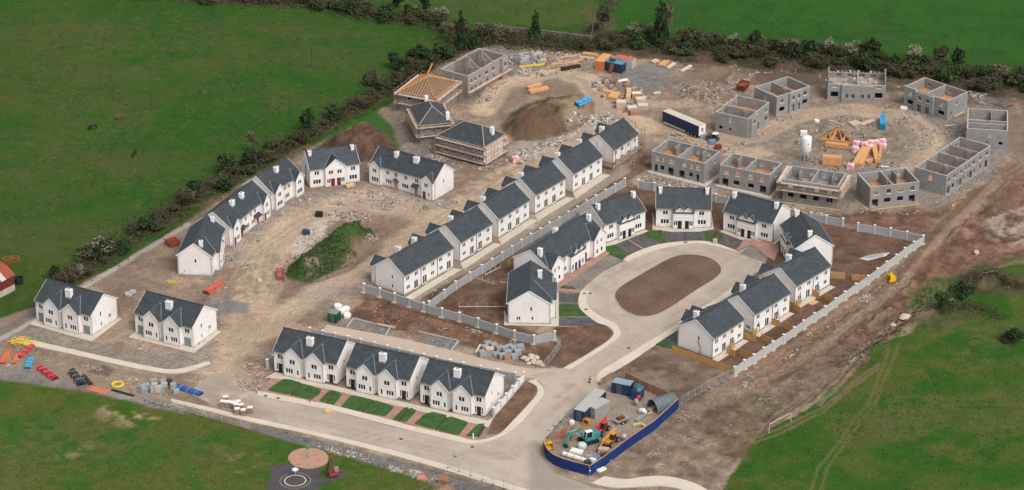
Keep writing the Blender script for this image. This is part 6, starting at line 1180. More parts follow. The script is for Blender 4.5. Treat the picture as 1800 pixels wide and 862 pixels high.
# blue lorry trailer
r, L = placed('lorry_trailer', 'long dark blue lorry trailer with a grey roof parked by the block shells', 'trailer', (1164, 218), (1228, 245.5)); m = MB(); m.box(0, 0, 1.0, L - .08, 2.5, 3.75); m.build('body', M('trailer_blue', (.012, .028, .075), .5, .2), r)
m = MB(); m.box(-.02, -.02, 3.752, L, 2.52, 3.82); m.build('roof', M('trailer_roof', (.56, .50, .43), .9, .15), r); m = MB(); m.box(L - .078, .05, 1.02, L, 2.45, 3.72); dd = m.build('rear_door', WHITEP, r)
m = MB(); m.box(L + .003, .9, 2.3, L + .02, 1.6, 3.0); m.build('emblem', REDP, dd); m = MB(); m.box(L + .003, .95, 1.9, L + .02, 1.75, 2.2); m.build('emblem_bar', BLUEL, dd); m = MB(); m.box(.4, .5, .75, L - .5, 2.0, .98); m.build('chassis', BLACKR, r)
for x in (L - 1.4, L - 2.7, L - 4.0):
    for y in (.25, 2.25):
        m = MB(); m.tube((x, y - .17, .5), (x, y + .17, .5), .5, 14); wl = m.build('wheel', BLACKR, r); m = MB(); m.tube((x, y - .18, .5), (x, y + .18, .5), .24, 10); m.build('rim', GALV, wl)
for y in (.4, 2.1): m = MB(); m.box(2.0, y, 0, 2.2, y + .15, .75); m.build('landing_leg', GALV, r)
m = MB(); m.box(.6, -.005, .45, L - 5, .04, .95); m.build('side_guard', GALV, r)
def skip(label, p1, p2, D, H, mat, load=RUST, group='open steel skips'):
    r, L = placed('skip', label, 'skip', p1, p2, group); m = MB(); s = .35
    for a, b in (((0, 0), (L, 0)), ((L, 0), (L, D)), ((L, D), (0, D)), ((0, D), (0, 0))):
        c = Vector((L / 2, D / 2, 0)); A, B = Vector((*a, H)), Vector((*b, H)); lo = lambda q: Vector((c.x + (q.x - c.x) * .8, c.y + (q.y - c.y) * .86, .05)); i = lambda q: q + (c - Vector((q.x, q.y, 0))).normalized() * .12
        m.face([lo(A), lo(B), B, A]); m.face([i(A), i(B), lo(B) + Vector((0, 0, .08)), lo(A) + Vector((0, 0, .08))]); m.face([A, B, i(B), i(A)])
    m.build('hull', mat, r); m = MB(); rg = random.Random(int(L * 99)); N = 7
    hts = [[H * .72 + rg.uniform(-.12, .2) for _ in range(N + 1)] for _ in range(N + 1)]; P = lambda i, j: (L * .08 + L * .84 * i / N, D * .08 + D * .84 * j / N, hts[i][j])
    for i in range(N):
        for j in range(N): m.face([P(i, j), P(i + 1, j), P(i + 1, j + 1), P(i, j + 1)])
    m.build('load', load, r)
    for x in (L * .3, L * .7): m = MB(); m.box(x, -.08, .3, x + .12, .0, H - .1); m.build('rib', mat, r)
    return r
skip('rusty brown skip heaped with waste behind the trailer side shells', (1293.6, 160.5), (1309, 163), 4.2, 1.7, RUST, M('rust_load', (.25, .075, .03), 1, .4)); skip('faded red skip at the tip of the green mound', (487.5, 495), (500, 494), 4.6, 1.3, M('faded_red_steel', (.36, .10, .10), .8, .3), M('skip_load', (.33, .12, .12), 1, .3)); skip('rusty skip pair stacked behind the white end house of the dirt crescent', (300, 437), (318, 432), 3.2, 1.2, OXIDE, RUST)
# stacks of lengths: pipes, planks, trusses
def pipes(label, p1, p2, rr, rows, mat, group='bundles of pipes', name='pipe_bundle', cat='pipes', bands=True, jit=.0, end=BLACKR):
    r, L = placed(name, label, cat, p1, p2, group); rg = random.Random(int(p1[0])); k = 0
    for j, n in enumerate(rows):
        for i in range(n):
            y = (i - (n - 1) / 2) * rr * 2.02; z = rr + j * rr * 1.76; d = rg.uniform(-jit, jit); m = MB(); e = rg.uniform(0, .25) if jit else rg.uniform(0, .08)
            m.tube((e, y + d, z), (L - rg.uniform(0, .25), y - d, z), rr, 10); o = m.build('pipe', mat, r)
            for x in (e - .004, L + .002):
                m = MB(); m.tube((x if x > 1 else x - .004, y + (d if x < 1 else -d), z), (x + .006 if x > 1 else x, y + (d if x < 1 else -d), z), rr * .8, 8); m.build('bore', end, o)
    if bands:
        w_ = max(rows) * rr * 2.02 / 2; h = rr * 2 + (len(rows) - 1) * rr * 1.76
        for t in (.2, .5, .8):
            m = MB(); m.box(L * t, -w_ - .03, 0, L * t + .09, -w_ - .005, h); m.box(L * t, w_ + .005, 0, L * t + .09, w_ + .03, h); m.box(L * t, -w_, h + .004, L * t + .09, w_, h + .025); m.build('strap', TIMP, r)
    return r
pipes('bundle of large orange drain pipes lying on the dirt below the white end house', (362, 517), (390, 499), .26, (4, 3), M('dull_orange_pipe', (.50, .105, .05), .7, .2))
pipes('scatter of thin orange pipes at the left photo edge', (3, 641), (17, 616), .11, (7, 6, 4), ORANP, jit=.35, bands=False); pipes('small bunch of thin orange pipes beside the red pole bundle', (24, 641), (31, 623), .11, (5, 4), ORANP, jit=.2, bands=False)
pipes('long thin bundle of bright red ducting by the concrete path end', (33, 629), (58, 608), .13, (5, 4), REDP); pipes('sky blue bundle of pipes between the two red bundles', (48, 649), (55, 630), .14, (5, 5), M('water_pipe_blue', (.04, .33, .55), .55, .15)); pipes('fat bundle of bright red ducting near the grass edge', (70, 648), (98, 668), .15, (6, 5, 4), REDP)
pipes('dark green wrapped bundle of pipes near the grass edge', (127, 655), (144, 678), .2, (5, 4, 3), GGREEN); pipes('smaller dark grey bundle of pipes lying against the dark green one', (147, 661), (160, 677), .13, (4, 2), GGREEN, bands=False)
pipes('row of bright blue pipes beside the grey block packs', (309, 680), (354, 695), .17, (5, 4), BLUEP); pipes('orange lengths lying flat along the grass edge', (153, 681), (192, 690), .1, (9, ), ORANP, bands=False, jit=.2); pipes('thin black pipe lying along the grass edge', (196, 686), (236, 697), .12, (3, ), BLACKR, bands=False)
pipes('long black roll lying in front of the truss heap at the site top', (987, 125), (1020, 119.5), .55, (1, ), BLACKR, bands=False); pipes('long white roll lying in the compound', (990, 800), (1031, 813), .5, (1, ), WHITEP, bands=True, end=GREYS)
pipes('bright sky blue wrapped bundle on the pale rubble beside the brown heap', (1013, 205), (1035, 194), .32, (3, 2), CYAN); 
def planks(label, p1, p2, wd, rows, mat, th=.18, group='stacked timber', name='timber_stack', cat='timber', bear=True, n=5, taper=0):
    r, L = placed(name, label, cat, p1, p2, group); rg = random.Random(int(p1[0] * 7)); z = .12 if bear else .02
    if bear:
        for t in (.15, .85): m = MB(); m.box(L * t, -wd / 2, 0, L * t + .12, wd / 2, .118); m.build('bearer', TIMP, r)
    for j in range(rows):
        for i in range(n):
            y = -wd / 2 + wd * i / n; m = MB(); e = rg.uniform(0, .15); m.box(e, y + .012, z + .003, L - rg.uniform(0, .15), y + wd / n - .012, z + th); m.build('plank', mat, r)
        z += th
    return r
TIMO = M('orange_timber', (.64, .345, .15), .85, .15, .8, 4)
planks('orange timber stack along the upper edge of the brown heap', (927, 158), (950, 151), 1.4, 4, TIMO); planks('longer orange timber stack just below the other on the brown heap', (930, 165), (963, 157), 1.4, 4, TIMO); planks('orange planks left of the orange container', (1024, 96), (1050, 99), 1.2, 3, TIMO, n=4); planks('pale planks lying left of the orange container', (1018, 103), (1045, 105), 1.0, 3, TIMP, n=4)
planks('pale grey planks by the raised gable shell circle', (1512, 221), (1536, 213), 1.3, 2, TIMP); planks('broken pale planks in the middle of the shell circle', (1494, 221), (1509, 217), 2.0, 3, TIMP); planks('long thin grey plank lying across the shell circle', (1455, 212), (1484, 221), .35, 1, TIMP, n=1)
planks('flat orange boards in the middle of the block and timber yard', (1060, 162), (1081, 166), 1.1, 3, TIMO); planks('broad orange boards beside the cream pallets', (1075, 176), (1084, 166), 2.4, 4, TIMO); planks('pale orange boards standing by the amber crate', (1104, 177), (1106, 160), 1.2, 5, M('peach_timber', (.66, .42, .24), .9), n=4)
planks('orange sheets on the grey gravel, left of two', (1146, 112), (1157, 108), 1.6, 3, M('peach_timber', (.66, .42, .24), .9)); planks('orange sheets on the grey gravel, right of two', (1162, 118), (1172, 110), 1.8, 3, TIMO); planks('pale plank pack beyond the grey gravel', (1173, 122), (1186, 114), .9, 3, M('cream_timber', (.62, .53, .40), .9), n=3); planks('longest pale plank pack on the dirt beyond the grey gravel', (1197, 128), (1215, 118), .9, 3, M('cream_timber', (.62, .53, .40), .9), n=3); planks('short pale plank pack alone below the grey gravel', (1148, 166), (1161, 164), .8, 2, M('cream_timber', (.62, .53, .40), .9), n=3)
planks('white board lying in the block and timber yard', (1086, 147), (1103, 143.5), .9, 2, WHITEP, n=1); planks('pale long plank beside the grey block packs in the lane', (836, 623), (845, 608), .5, 2, M('cream_timber', (.62, .53, .40), .9), n=2); planks('pink plank pack lying on the brown soil by the slab frame', (662, 571.5), (694, 578.5), .6, 2, M('pinkish_plank', (.55, .37, .28), .9), n=2)
planks('white plank lying by the shell with yellow formwork', (1548, 294), (1563, 295), .5, 1, WHITEP, n=2); planks('timber planks against the shell with the projecting middle', (1676, 207), (1692, 197), 1.0, 2, TIMP); planks('pale plank in front of the end-on shell', (1660, 223), (1682, 221), .7, 1, TIMP, n=3); planks('white board leaning beside the compound hoarding corner', (1050, 831), (1064, 825), 1.0, 2, WHITEP, n=2); planks('orange boards lying in the compound by the arched shelter', (1133, 727), (1146, 728), 1.4, 2, TIMO); planks('grey boards along the inside of the hoarding', (1118, 742), (1152, 716), .9, 2, GREYS); planks('pink plank stack near the drain pipes below the white end house', (1070, 812), (1078, 800), .9, 2, TIMP)
planks('yellow planks along the back of the block packs at the site top', (912, 119), (957, 114), .8, 2, YELP, n=3); planks('brown timber in front of the pinkish shell', (866, 157), (876, 151), .9, 2, TIMB)
planks('yellow sheet lying on the first front lawn', (528, 690), (540, 691), 1.1, 1, M('yellow_sheet', (.72, .50, .16), .8), n=1, bear=False, th=.06); planks('yellow timber sheets lying on the front footpath', (572, 724), (583, 725.5), 1.2, 3, M('yellow_sheet', (.72, .50, .16), .8), n=2); planks('square orange plywood sheet on the soil garden', (1424, 529), (1434, 534), 2.4, 1, TIMO, n=1, bear=False, th=.07); planks('timber offcuts in front of the brown door pair', (608, 331), (622, 327), 1.0, 4, M('peach_timber', (.66, .42, .24), .9))
# roof trusses
def truss(r, mb_at, base, rise, zc, mat):
    A, B, Cc = mb_at
    m = MB(); w_ = .12
    for p, q in ((A, B), (B, Cc), (A, Cc), (A.lerp(B, .33), A.lerp(Cc, .5)), (A.lerp(B, .33), Cc), (A.lerp(B, .67), Cc), (A.lerp(B, .67), B.lerp(Cc, .5))): m.bar(p + zc, q + zc, w_, .09)
    return m.build('truss', mat, r)
r, L = placed('truss_stack', 'triangular stack of orange roof trusses lying flat in the shell circle', 'roof trusses', (1441, 249), (1500, 256)); ap = G(1473, 229) - G(1441, 249); c, s = math.cos(-r.rotation_euler.z), math.sin(-r.rotation_euler.z); ap = Vector((ap.x * c - ap.y * s, ap.x * s + ap.y * c, 0))
for k in range(9): truss(r, (Vector((rnd.uniform(-.25, .25), rnd.uniform(-.2, .2), 0)), Vector((L + rnd.uniform(-.25, .25), 0, 0)), ap + Vector((rnd.uniform(-.3, .3), rnd.uniform(-.3, .3), 0))), L, 4, Vector((0, 0, .1 + k * .11)), TIMO)
for k in range(6):
    m = MB(); o = k * .16; m.bar(Vector((-.1, -.1 - o, .95)), ap + Vector((0, .1 - o, .95)), .14, .2); m.bar(Vector((L + .1, -o, .96)), ap + Vector((.15, .1 - o, .96)), .14, .2); m.build('rafter_pair', TIMO, r)
planks('pack of orange timbers in front of the flat truss stack', (1451, 257), (1490, 262), 1.3, 6, TIMB, n=4); planks('tall banded stack of orange roof panels near the white silo', (1445, 288), (1479, 290), 2.2, 9, TIMB, th=.24, n=4)
for q in (((1502, 294), (1519, 264), 'leftmost of the long orange truss packs lying below the pink bundles'), ((1512, 294), (1527, 264), 'middle one of the long orange truss packs lying below the pink bundles'), ((1542, 288), (1535, 259), 'rightmost of the long orange truss packs lying below the pink bundles')): planks(q[2], q[0], q[1], 1.25, 5, TIMO, th=.22, n=3)
planks('dark orange timbers wedged between the truss packs', (1522, 287), (1536, 282), 1.4, 3, TIMB); planks('orange truss pack edge leaning right of the long ones', (1545, 286), (1549, 264), .7, 6, TIMB, th=.22, n=2)
r, L = placed('truss_stack', 'untidy heap of pale roof trusses behind the long black roll', 'roof trusses', (962, 122), (1020, 115))
for k in range(12): x = rnd.uniform(-1, 2); truss(r, (Vector((x, rnd.uniform(-.6, .6), 0)), Vector((L + rnd.uniform(-2, .5), rnd.uniform(-.6, .6), 0)), Vector((L * .5 + rnd.uniform(-1, 1), rnd.uniform(1.5, 3.2), 0))), L, 4, Vector((0, 0, .1 + k * .1)), rnd.choice([TIMO, TIMP, TIMP]))
r, L = placed('truss_stack', 'spread of pale roof timbers left of the containers', 'roof trusses', (978, 108), (1030, 104))
for k in range(10): m = MB(); y = rnd.uniform(-3, 3); m.bar((rnd.uniform(0, 3), y, .1 + .03 * k), (L - rnd.uniform(0, 3), y + rnd.uniform(-1.5, 1.5), .1 + .03 * k), .25, .1); m.build('timber', rnd.choice([TIMP, TIMP, TIMO]), r)
# packs: blocks, insulation, pallets
def pack(label, u, v, mat, sx=1.1, sy=1.0, sz=1.0, group='block packs', top=None, name='block_pack', cat='block pack', a=None, pallet=True, z=None):
    p = G(u, v); a = rnd.uniform(-.25, .25) if a is None else a; r = thing(name, label, cat, Vector((p.x, p.y, gz(p) if z is None else z)), a, group); h = 0
    if pallet:
        h = .14
        m = MB()
        for y in (-.4, 0, .4): m.box(-sx / 2, y * sy - .05, 0, sx / 2, y * sy + .05, .1)
        for i in range(5): x = -sx / 2 + i * sx / 5; m.box(x + .02, -sy / 2, .102, x + sx / 5 - .02, sy / 2, .13)
        m.build('pallet', TIMP, r)
    n = max(2, int(sz / .25)); 
    for i in range(n):
        m = MB(); d = rnd.uniform(-.02, .02); m.rbox(d, d, h + sz * i / n + .004, h + sz * (i + 1) / n, sx, sy, 0); m.build('course', mat, r)
    if top: m = MB(); m.box(-sx / 2 - .03, -sy / 2 - .03, h + sz + .004, sx / 2 + .03, sy / 2 + .03, h + sz + .1); m.build('cover', top, r)
    return r
BPK = M('block_pack_grey', (.30, .32, .33), .95, .2, .8, 4)
for u, v, s in ((848, 626, 1.2), (853, 616, 1.1), (858, 609, 1.0), (868, 613, 1.2), (872, 625, .7), (878, 616, .9), (883, 629, .9), (888, 617, 1.1), (893, 624, 1.1), (896, 612, .9), (903, 618, 1.1), (904, 630, .9), (910, 623, 1.1), (915, 615, 1.1)): pack('grey concrete block pack in the cluster beside the back lane', u, v, BPK, 1.5, 1.3, s, 'grey block packs by the back lane', a=.35 + rnd.uniform(-.1, .1))
pack('round topped block pack with an orange cover in the cluster beside the back lane', 861, 624, BPK, 1.6, 1.5, 1.5, 'grey block packs by the back lane', top=M('peach_timber', (.66, .42, .24), .9)); pack('brown brick pack at the near edge of the cluster beside the back lane', 892, 632, BRICKR, 1.5, 1.2, .9, 'grey block packs by the back lane')
for i in range(15): pack('grey concrete block pack in the row by the long kerbside path', 248 + rnd.uniform(0, 66), 681 + rnd.uniform(-7, 9) + i * .4, BPK if i % 4 else CAP, 1.3, 1.1, rnd.choice([.6, .9, 1.1, 1.3]), 'grey block packs by the kerbside path')
pack('dark crate on top edge of the block row by the kerbside path', 296, 676, M('dark_crate', (.03, .04, .055), .8), 1.6, 1.2, 1.0)
for u, v in ((392, 716), (397, 708), (401, 717), (409, 718), (415, 721), (419, 716), (417, 729), (424, 722), (428, 731), (440, 727)): pack('brown brick pack with a white cover by the kerbside path', u, v, M('brown_brick_pack', (.27, .19, .15), .95, .2), 1.05, .95, 1.35, 'white covered brick packs', top=WHITEP)
for i in range(26): pack('grey block pack in the jumble behind the yellow planks', 893 + rnd.uniform(0, 62), 100 + rnd.uniform(0, 13), rnd.choice([BPK, BPK, BLOCK, CAP]), 1.3, 1.1, rnd.uniform(.6, 1.6), 'block packs at the site top', pallet=False)
for u, v, k in ((948, 97, 0), (952, 102, 1), (921, 99, 2), (955, 109, 3)): pack('yellow wrapped pack in the jumble behind the yellow planks', u, v, YELP, 1.6, .9, .8, 'yellow packs at the site top')
CREAM = M('cream_pack', (.50, .39, .31), .95, .2)
for u, v, h, lab in ((1092, 190, 1.9, 'tallest cream striped pallet stack beside the orange boards'), (1111, 195, 1.0, 'low cream pallet stack left of a pair below the crates'), (1130, 193, 1.3, 'low cream pallet stack right of a pair below the crates'), (1116, 201, .9, 'brown pallet stack nearest the haul road'), (1126, 181, 1.2, 'brown jumbled pallet stack behind the cream pair')): pack(lab, u, v, CREAM if 'cream' in lab else BRICKR, 2.6, 1.9, h, 'pallet stacks in the yard', top=M('cream_timber', (.62, .53, .40), .9) if 'cream' in lab else None)
pack('amber crate with a white sheet in the middle of the yard', 1119, 171, AMBER, 2.4, 1.2, 1.2, None, name='crate', cat='crate', top=WHITEP)
def insul(label, u, v):
    p = G(u, v); r = thing('insulation_bundle', label, 'insulation', Vector((p.x, p.y, gz(p))), rnd.uniform(-.6, .6), 'pink insulation bundles')
    for k in range(2):
        for x in (-.45, .45):
            m = MB(); z = k * .72; ch = .1
            prof = [(-.42, z + ch), (-.42 + ch, z + .01), (.42 - ch, z + .01), (.42, z + ch), (.42, z + .7 - ch), (.42 - ch, z + .7), (-.42 + ch, z + .7), (-.42, z + .7 - ch)]
            a = [(x + q[0], -.7, q[1]) for q in prof]; b = [(x + q[0], .7, q[1]) for q in prof]; m.face(a); m.face(b[::-1])
            for i in range(8): m.face([a[i], b[i], b[(i + 1) % 8], a[(i + 1) % 8]])
            o = m.build('roll_pack', PINKI if (k + (x > 0)) % 2 else M('pale_pink_wrap', (.80, .56, .57), .7, .2), r); m = MB(); m.box(x - .425, -.1, z + .005, x + .425, .1, z + .705); m.build('band', WHITEP, o)
    return r
for u, v, l in ((1505, 257, 'pink insulation bundle nearest the truss stack apex'), (1503, 267, 'pink insulation bundle left below the others'), (1519, 259, 'pink insulation bundle above the left orange truss pack'), (1530, 256, 'pink insulation bundle above the middle orange truss pack'), (1528, 264, 'pink insulation bundle wedged between the truss packs'), (1539, 255, 'pink insulation bundle above the right truss pack'), (1551, 253, 'pink insulation bundle top one of the right pair'), (1552, 261, 'pink insulation bundle lower one of the right pair'), (1495, 297, 'pink insulation bundle alone at the foot of the truss packs'), (906, 284, 'pink insulation bundle on the rubble below the brown heap')): insul(l, u, v)
r, L = placed('wrapped_bundle', 'sky blue wrapped bundle with a dark end standing out in the shell circle', 'bundle', (1551, 229), (1552, 206)); m = MB(); m.box(0, -.75, .1, 7.2, .75, 1.5); m.build('wrap', CYAN, r); m = MB(); m.box(-.03, -.77, .05, .9, .77, 1.52); m.build('dark_end', DKTEAL, r)
for y in (-.35, .1): m = MB(); m.box(1, y, 1.503, 7.1, y + .12, 1.54); m.build('seam', DKTEAL, r)
# white silo
p = G(1416.5, 281); r = thing('silo', 'white cylindrical mortar silo on four legs in the shell circle', 'silo', p, .4); r.scale = (1, 1, .86); m = MB(); m.lathe([(.25, 1.4), (1.25, 3.0), (1.28, 7.2), (1.1, 7.5), (.2, 7.7)], 24); m.build('tank', WHITEP, r, True)
for x in (-.9, .9):
    for y in (-.9, .9): m = MB(); m.tube((x * 1.15, y * 1.15, 0), (x, y, 3.2), .09, 6); m.build('leg', GALV, r)
m = MB(); m.lathe([(1.29, 3.0), (1.32, 3.1), (1.29, 3.2)], 24); m.build('ring_band', GALV, r); m = MB(); m.box(-.4, -1.5, 1.1, .4, -.6, 1.9); m.build('mixer', GREYS, r); m = MB(); m.tube((1.3, 0, 1.5), (1.34, 0, 7.3), .05, 5); m.build('filler_pipe', GALV, r); m = MB(); m.box(-.35, -1.33, 5.6, -.1, -1.28, 5.9); m.build('plate', DBLACK, r)
# green cabin and white bags
r, L = container('dark green site cabin with a grey roof beside white bags', (576, 566), (591, 569.5), D=2.3, H=2.3, wallm=DGREEN, roofm=M('green_grey_roof', (.22, .26, .22), .9), group=None, name='site_cabin', cat='cabin')
def bag(label, u, v, mat=WHITEP, s=1.3, h=1.1, group='white bulk bags'):
    p = G(u, v); r = thing('bulk_bag', label, 'bag', Vector((p.x, p.y, gz(p))), rnd.uniform(-.4, .8), group); m = MB(); k = s / 2
    q = [(k * math.cos(t) * (1 if i % 2 else .88), k * math.sin(t) * (1 if i % 2 else .88)) for i, t in enumerate([2 * math.pi * i / 10 for i in range(10)])]
    rings = [(.86, 0), (1.0, .25 * h), (1.04, .6 * h), (.97, .9 * h), (.7, h)]; P = [[(x * f, y * f, z) for x, y in q] for f, z in rings]
    for a, b in zip(P, P[1:]):
        for i in range(10): j = (i + 1) % 10; m.face([a[i], a[j], b[j], b[i]])
    m.face(P[-1]); m.build('sack', mat, r, True); m = MB()
    for x in (-.3, .3): m.path([(x * s, -.2 * s, h), (x * s, 0, h + .2), (x * s, .2 * s, h)], .03, 4)
    m.build('loop', mat, r); return r
for u, v, l in ((594, 543, 'white bulk bag farthest of the four beside the green cabin'), (599, 552, 'white bulk bag between two others beside the green cabin'), (608, 548, 'white bulk bag on the right beside the green cabin'), (610, 559, 'white bulk bag nearest the slab frame')): bag(l, u, v, WHITEP, 2.0, 1.2)
# boulders
def boulder(label, u, v, s, group='pale boulders', mat=STONEC):
    p = G(u, v); r = thing('boulder', label, 'boulder', Vector((p.x, p.y, gz(p))), rnd.uniform(0, 6), group); m = MB(); n = 9; R_ = []
    for z, f in ((0, .85), (.35, 1.0), (.7, .8), (.95, .4)): R_.append([(s * f * rnd.uniform(.75, 1.15) * math.cos(6.283 * i / n), s * .75 * f * rnd.uniform(.75, 1.15) * math.sin(6.283 * i / n), s * .75 * z * rnd.uniform(.9, 1.1)) for i in range(n)])
    for a, b in zip(R_, R_[1:]):
        for i in range(n): j = (i + 1) % n; m.face([a[i], a[j], b[j], b[i]])
    m.face(R_[-1]); m.build('rock', mat, r); return r
for u, v, s in ((921, 630, .9), (927, 634, .9), (934, 629, 1.2), (942, 631, 1.1), (938, 638, 1.2), (947, 640, 1.1), (953, 643, .8), (930, 640, .7)): boulder('pale boulder in the heap closing the back lane', u, v, s, 'boulders at the lane end')
for u, v, s, l in ((1590, 558, 1.6, 'large rounded boulder on the rough bank'), (1570, 573, .8, 'small pale boulder on the rough bank'), (1716, 442, 1.0, 'white stone near the pale ground at the right'), (456, 494, .9, 'dark boulder beside the faded red skip')): boulder(l, u, v, s, None)
# low slab frames on the brown soil
def kerb_frame(label, pts, fill=None):
    P = [G(*q) for q in pts]; r = thing('foundation', label, 'foundation', P[0]); o = P[0]
    for a, b in zip(P, P[1:]): m = MB(); m.bar(a - o + Vector((0, 0, .1)), b - o + Vector((0, 0, .1)), .3, .3); m.build('kerb', CAP, r)
kerb_frame('rectangular grey parking slab edged with kerbs beside the green cabin', [(609, 577), (621, 560.5), (686, 577), (678, 590)]); kerb_frame('kerb edged bay heaped with grey gravel beside the back lane', [(735, 584), (745, 586), (806, 600), (793, 617)])
# low compound machines
def wheel(r, x, y, z, R_, w_, mat=BLACKR, rim=GALV):
    m = MB(); m.tube((x, y - w_ / 2, z), (x, y + w_ / 2, z), R_, 16); o = m.build('wheel', mat, r); m = MB(); m.tube((x, y - w_ / 2 - .01, z), (x, y + w_ / 2 + .01, z), R_ * .5, 10); m.build('rim', rim, o)
container('blue container with a pale grey roof on the road side of the compound', (1008, 738.5), (1028, 743.5), D=10.5, wallm=BLUES, roofm=M('pale_grey_roof', (.42, .41, .38), .9, .12), doors='F', group='compound containers')
container('plain light grey container standing against the longer blue one', (1046, 738), (1073, 724), D=2.6, wallm=M('mid_grey_wall', (.34, .33, .315), .8, .1), roofm=M('pale_grey_roof', (.42, .41, .38), .9, .12), group='compound containers')
container('blue container with a grey blue roof at the far side of the compound', (1074.5, 691), (1107, 697.5), D=2.5, wallm=BLUES, roofm=M('blue_grey_roof', (.25, .32, .36), .8, .15), group='compound containers')
r, L = placed('fuel_tank', 'dark blue fuel tank with a green dome beside the far compound container', 'tank', (1108, 702), (1120, 704.5)); m = MB(); m.box(0, 0, .1, 2.2, 2.6, 2.2); m.build('cabinet', BLUES, r); m = MB(); m.lathe([(1.0, 2.22), (1.0, 2.7), (.75, 3.05), (.25, 3.2)], 16, (1.0, 1.6)); m.build('dome', M('green_tank', (.035, .12, .11), .6), r, True); m = MB(); m.box(1.4, .2, 2.21, 2.1, 2.3, 2.6); m.build('hatch', BLUEL, r)
# arched shelter
r, L = placed('arched_shelter', 'dark grey arched sheet shelter open at its end in the compound', 'shelter', (1137, 715), (1157, 729)); m = MB(); D = 5.6; n = 12; Rr = L / 2
for i in range(n):
    a0, a1 = math.pi * i / n, math.pi * (i + 1) / n; P = lambda a, y, k=1: (Rr - Rr * k * math.cos(a), y, 2.7 * k * math.sin(a))
    m.face([P(a0, 0), P(a1, 0), P(a1, D), P(a0, D)]); m.face([P(a0, 0, .97), P(a0, D, .97), P(a1, D, .97), P(a1, 0, .97)]); m.face([P(a0, 0), P(a0, 0, .97), P(a1, 0, .97), P(a1, 0)])
    m.face([P(a0, D), P(a1, D), (Rr, D, 0)])
m.build('shell', M('shelter_sheet', (.12, .15, .155), .6, .2), r)
for y in (0, 1.1, 2.2, 3.3, 4.4, 5.5):
    m = MB(); m.path([(Rr - Rr * 1.01 * math.cos(math.pi * i / 10), y, 2.73 * math.sin(math.pi * i / 10)) for i in range(11)], .06, 5); m.build('hoop', GREYS, r)
# excavator: origin at slew centre, boom toward -x
r, L = placed('excavator', 'teal tracked excavator with its boom reaching left in the compound', 'excavator', (1034, 776), (1064, 768))
for y in (-1.15, 1.15):
    m = MB(); prof = [(-1.9, .35), (-1.6, .05), (1.6, .05), (1.9, .35), (1.9, .6), (1.6, .9), (-1.6, .9), (-1.9, .6)]; a = [(x, y - .28, z) for x, z in prof]; b = [(x, y + .28, z) for x, z in prof]; m.face(a); m.face(b[::-1])
    for i in range(8): m.face([a[i], b[i], b[(i + 1) % 8], a[(i + 1) % 8]])
    m.build('track', BLACKR, r)
m = MB(); m.box(-1, -.85, .45, 1, .85, .95); m.build('undercarriage', DBLACK, r); m = MB(); m.box(-1.2, -1.25, 1.0, 1.9, 1.25, 1.75); m.box(.6, -1.25, 1.752, 2.0, 1.25, 2.25); m.hexa([(1.9, -1.25, 1.0), (2.4, -1.0, 1.1), (2.4, 1.0, 1.1), (1.9, 1.25, 1.0)], [(2.0, -1.25, 2.2), (2.4, -1.0, 2.1), (2.4, 1.0, 2.1), (2.0, 1.25, 2.2)]); m.build('body', TEAL, r)
m = MB(); m.hexa([(-1.3, -1.2, 1.76), (.4, -1.2, 1.76), (.4, -.2, 1.76), (-1.3, -.2, 1.76)], [(-1.0, -1.2, 3.0), (.4, -1.2, 3.0), (.4, -.2, 3.0), (-1.0, -.2, 3.0)]); cb = m.build('cab', GLASS, r); m = MB(); m.box(-1.05, -1.22, 3.003, .45, -.18, 3.1); m.build('cab_roof', WHITEP, cb); m = MB(); m.bar((-1.32, -1.2, 1.76), (-1.0, -1.2, 3.0), .08); m.bar((.4, -1.22, 1.76), (.4, -1.22, 3.0), .08); m.bar((-1.32, -.2, 1.76), (-1.0, -.2, 3.0), .08); m.build('cab_pillar', WHITEP, cb)
m = MB(); m.bar((-.8, .3, 1.6), (-2.6, .3, 3.3), .42, .6); m.bar((-2.6, .3, 3.3), (-4.6, .3, 2.9), .42, .55); m.build('boom', TEAL, r); m = MB(); m.bar((-4.3, .3, 3.2), (-5.3, .3, .7), .34, .45); m.build('stick', TEAL, r); m = MB(); m.tube((-1.3, .3, 1.3), (-2.7, .3, 2.7), .08, 6); m.tube((-2.8, .3, 3.7), (-4.3, .3, 3.4), .08, 6); m.build('hydraulic_ram', GALV, r)
m = MB(); m.hexa([(-5.6, -.2, .1), (-4.7, -.2, .05), (-4.7, .8, .05), (-5.6, .8, .1)], [(-5.5, -.2, .8), (-5.1, -.2, .85), (-5.1, .8, .85), (-5.5, .8, .8)]); m.build('bucket', DBLACK, r)
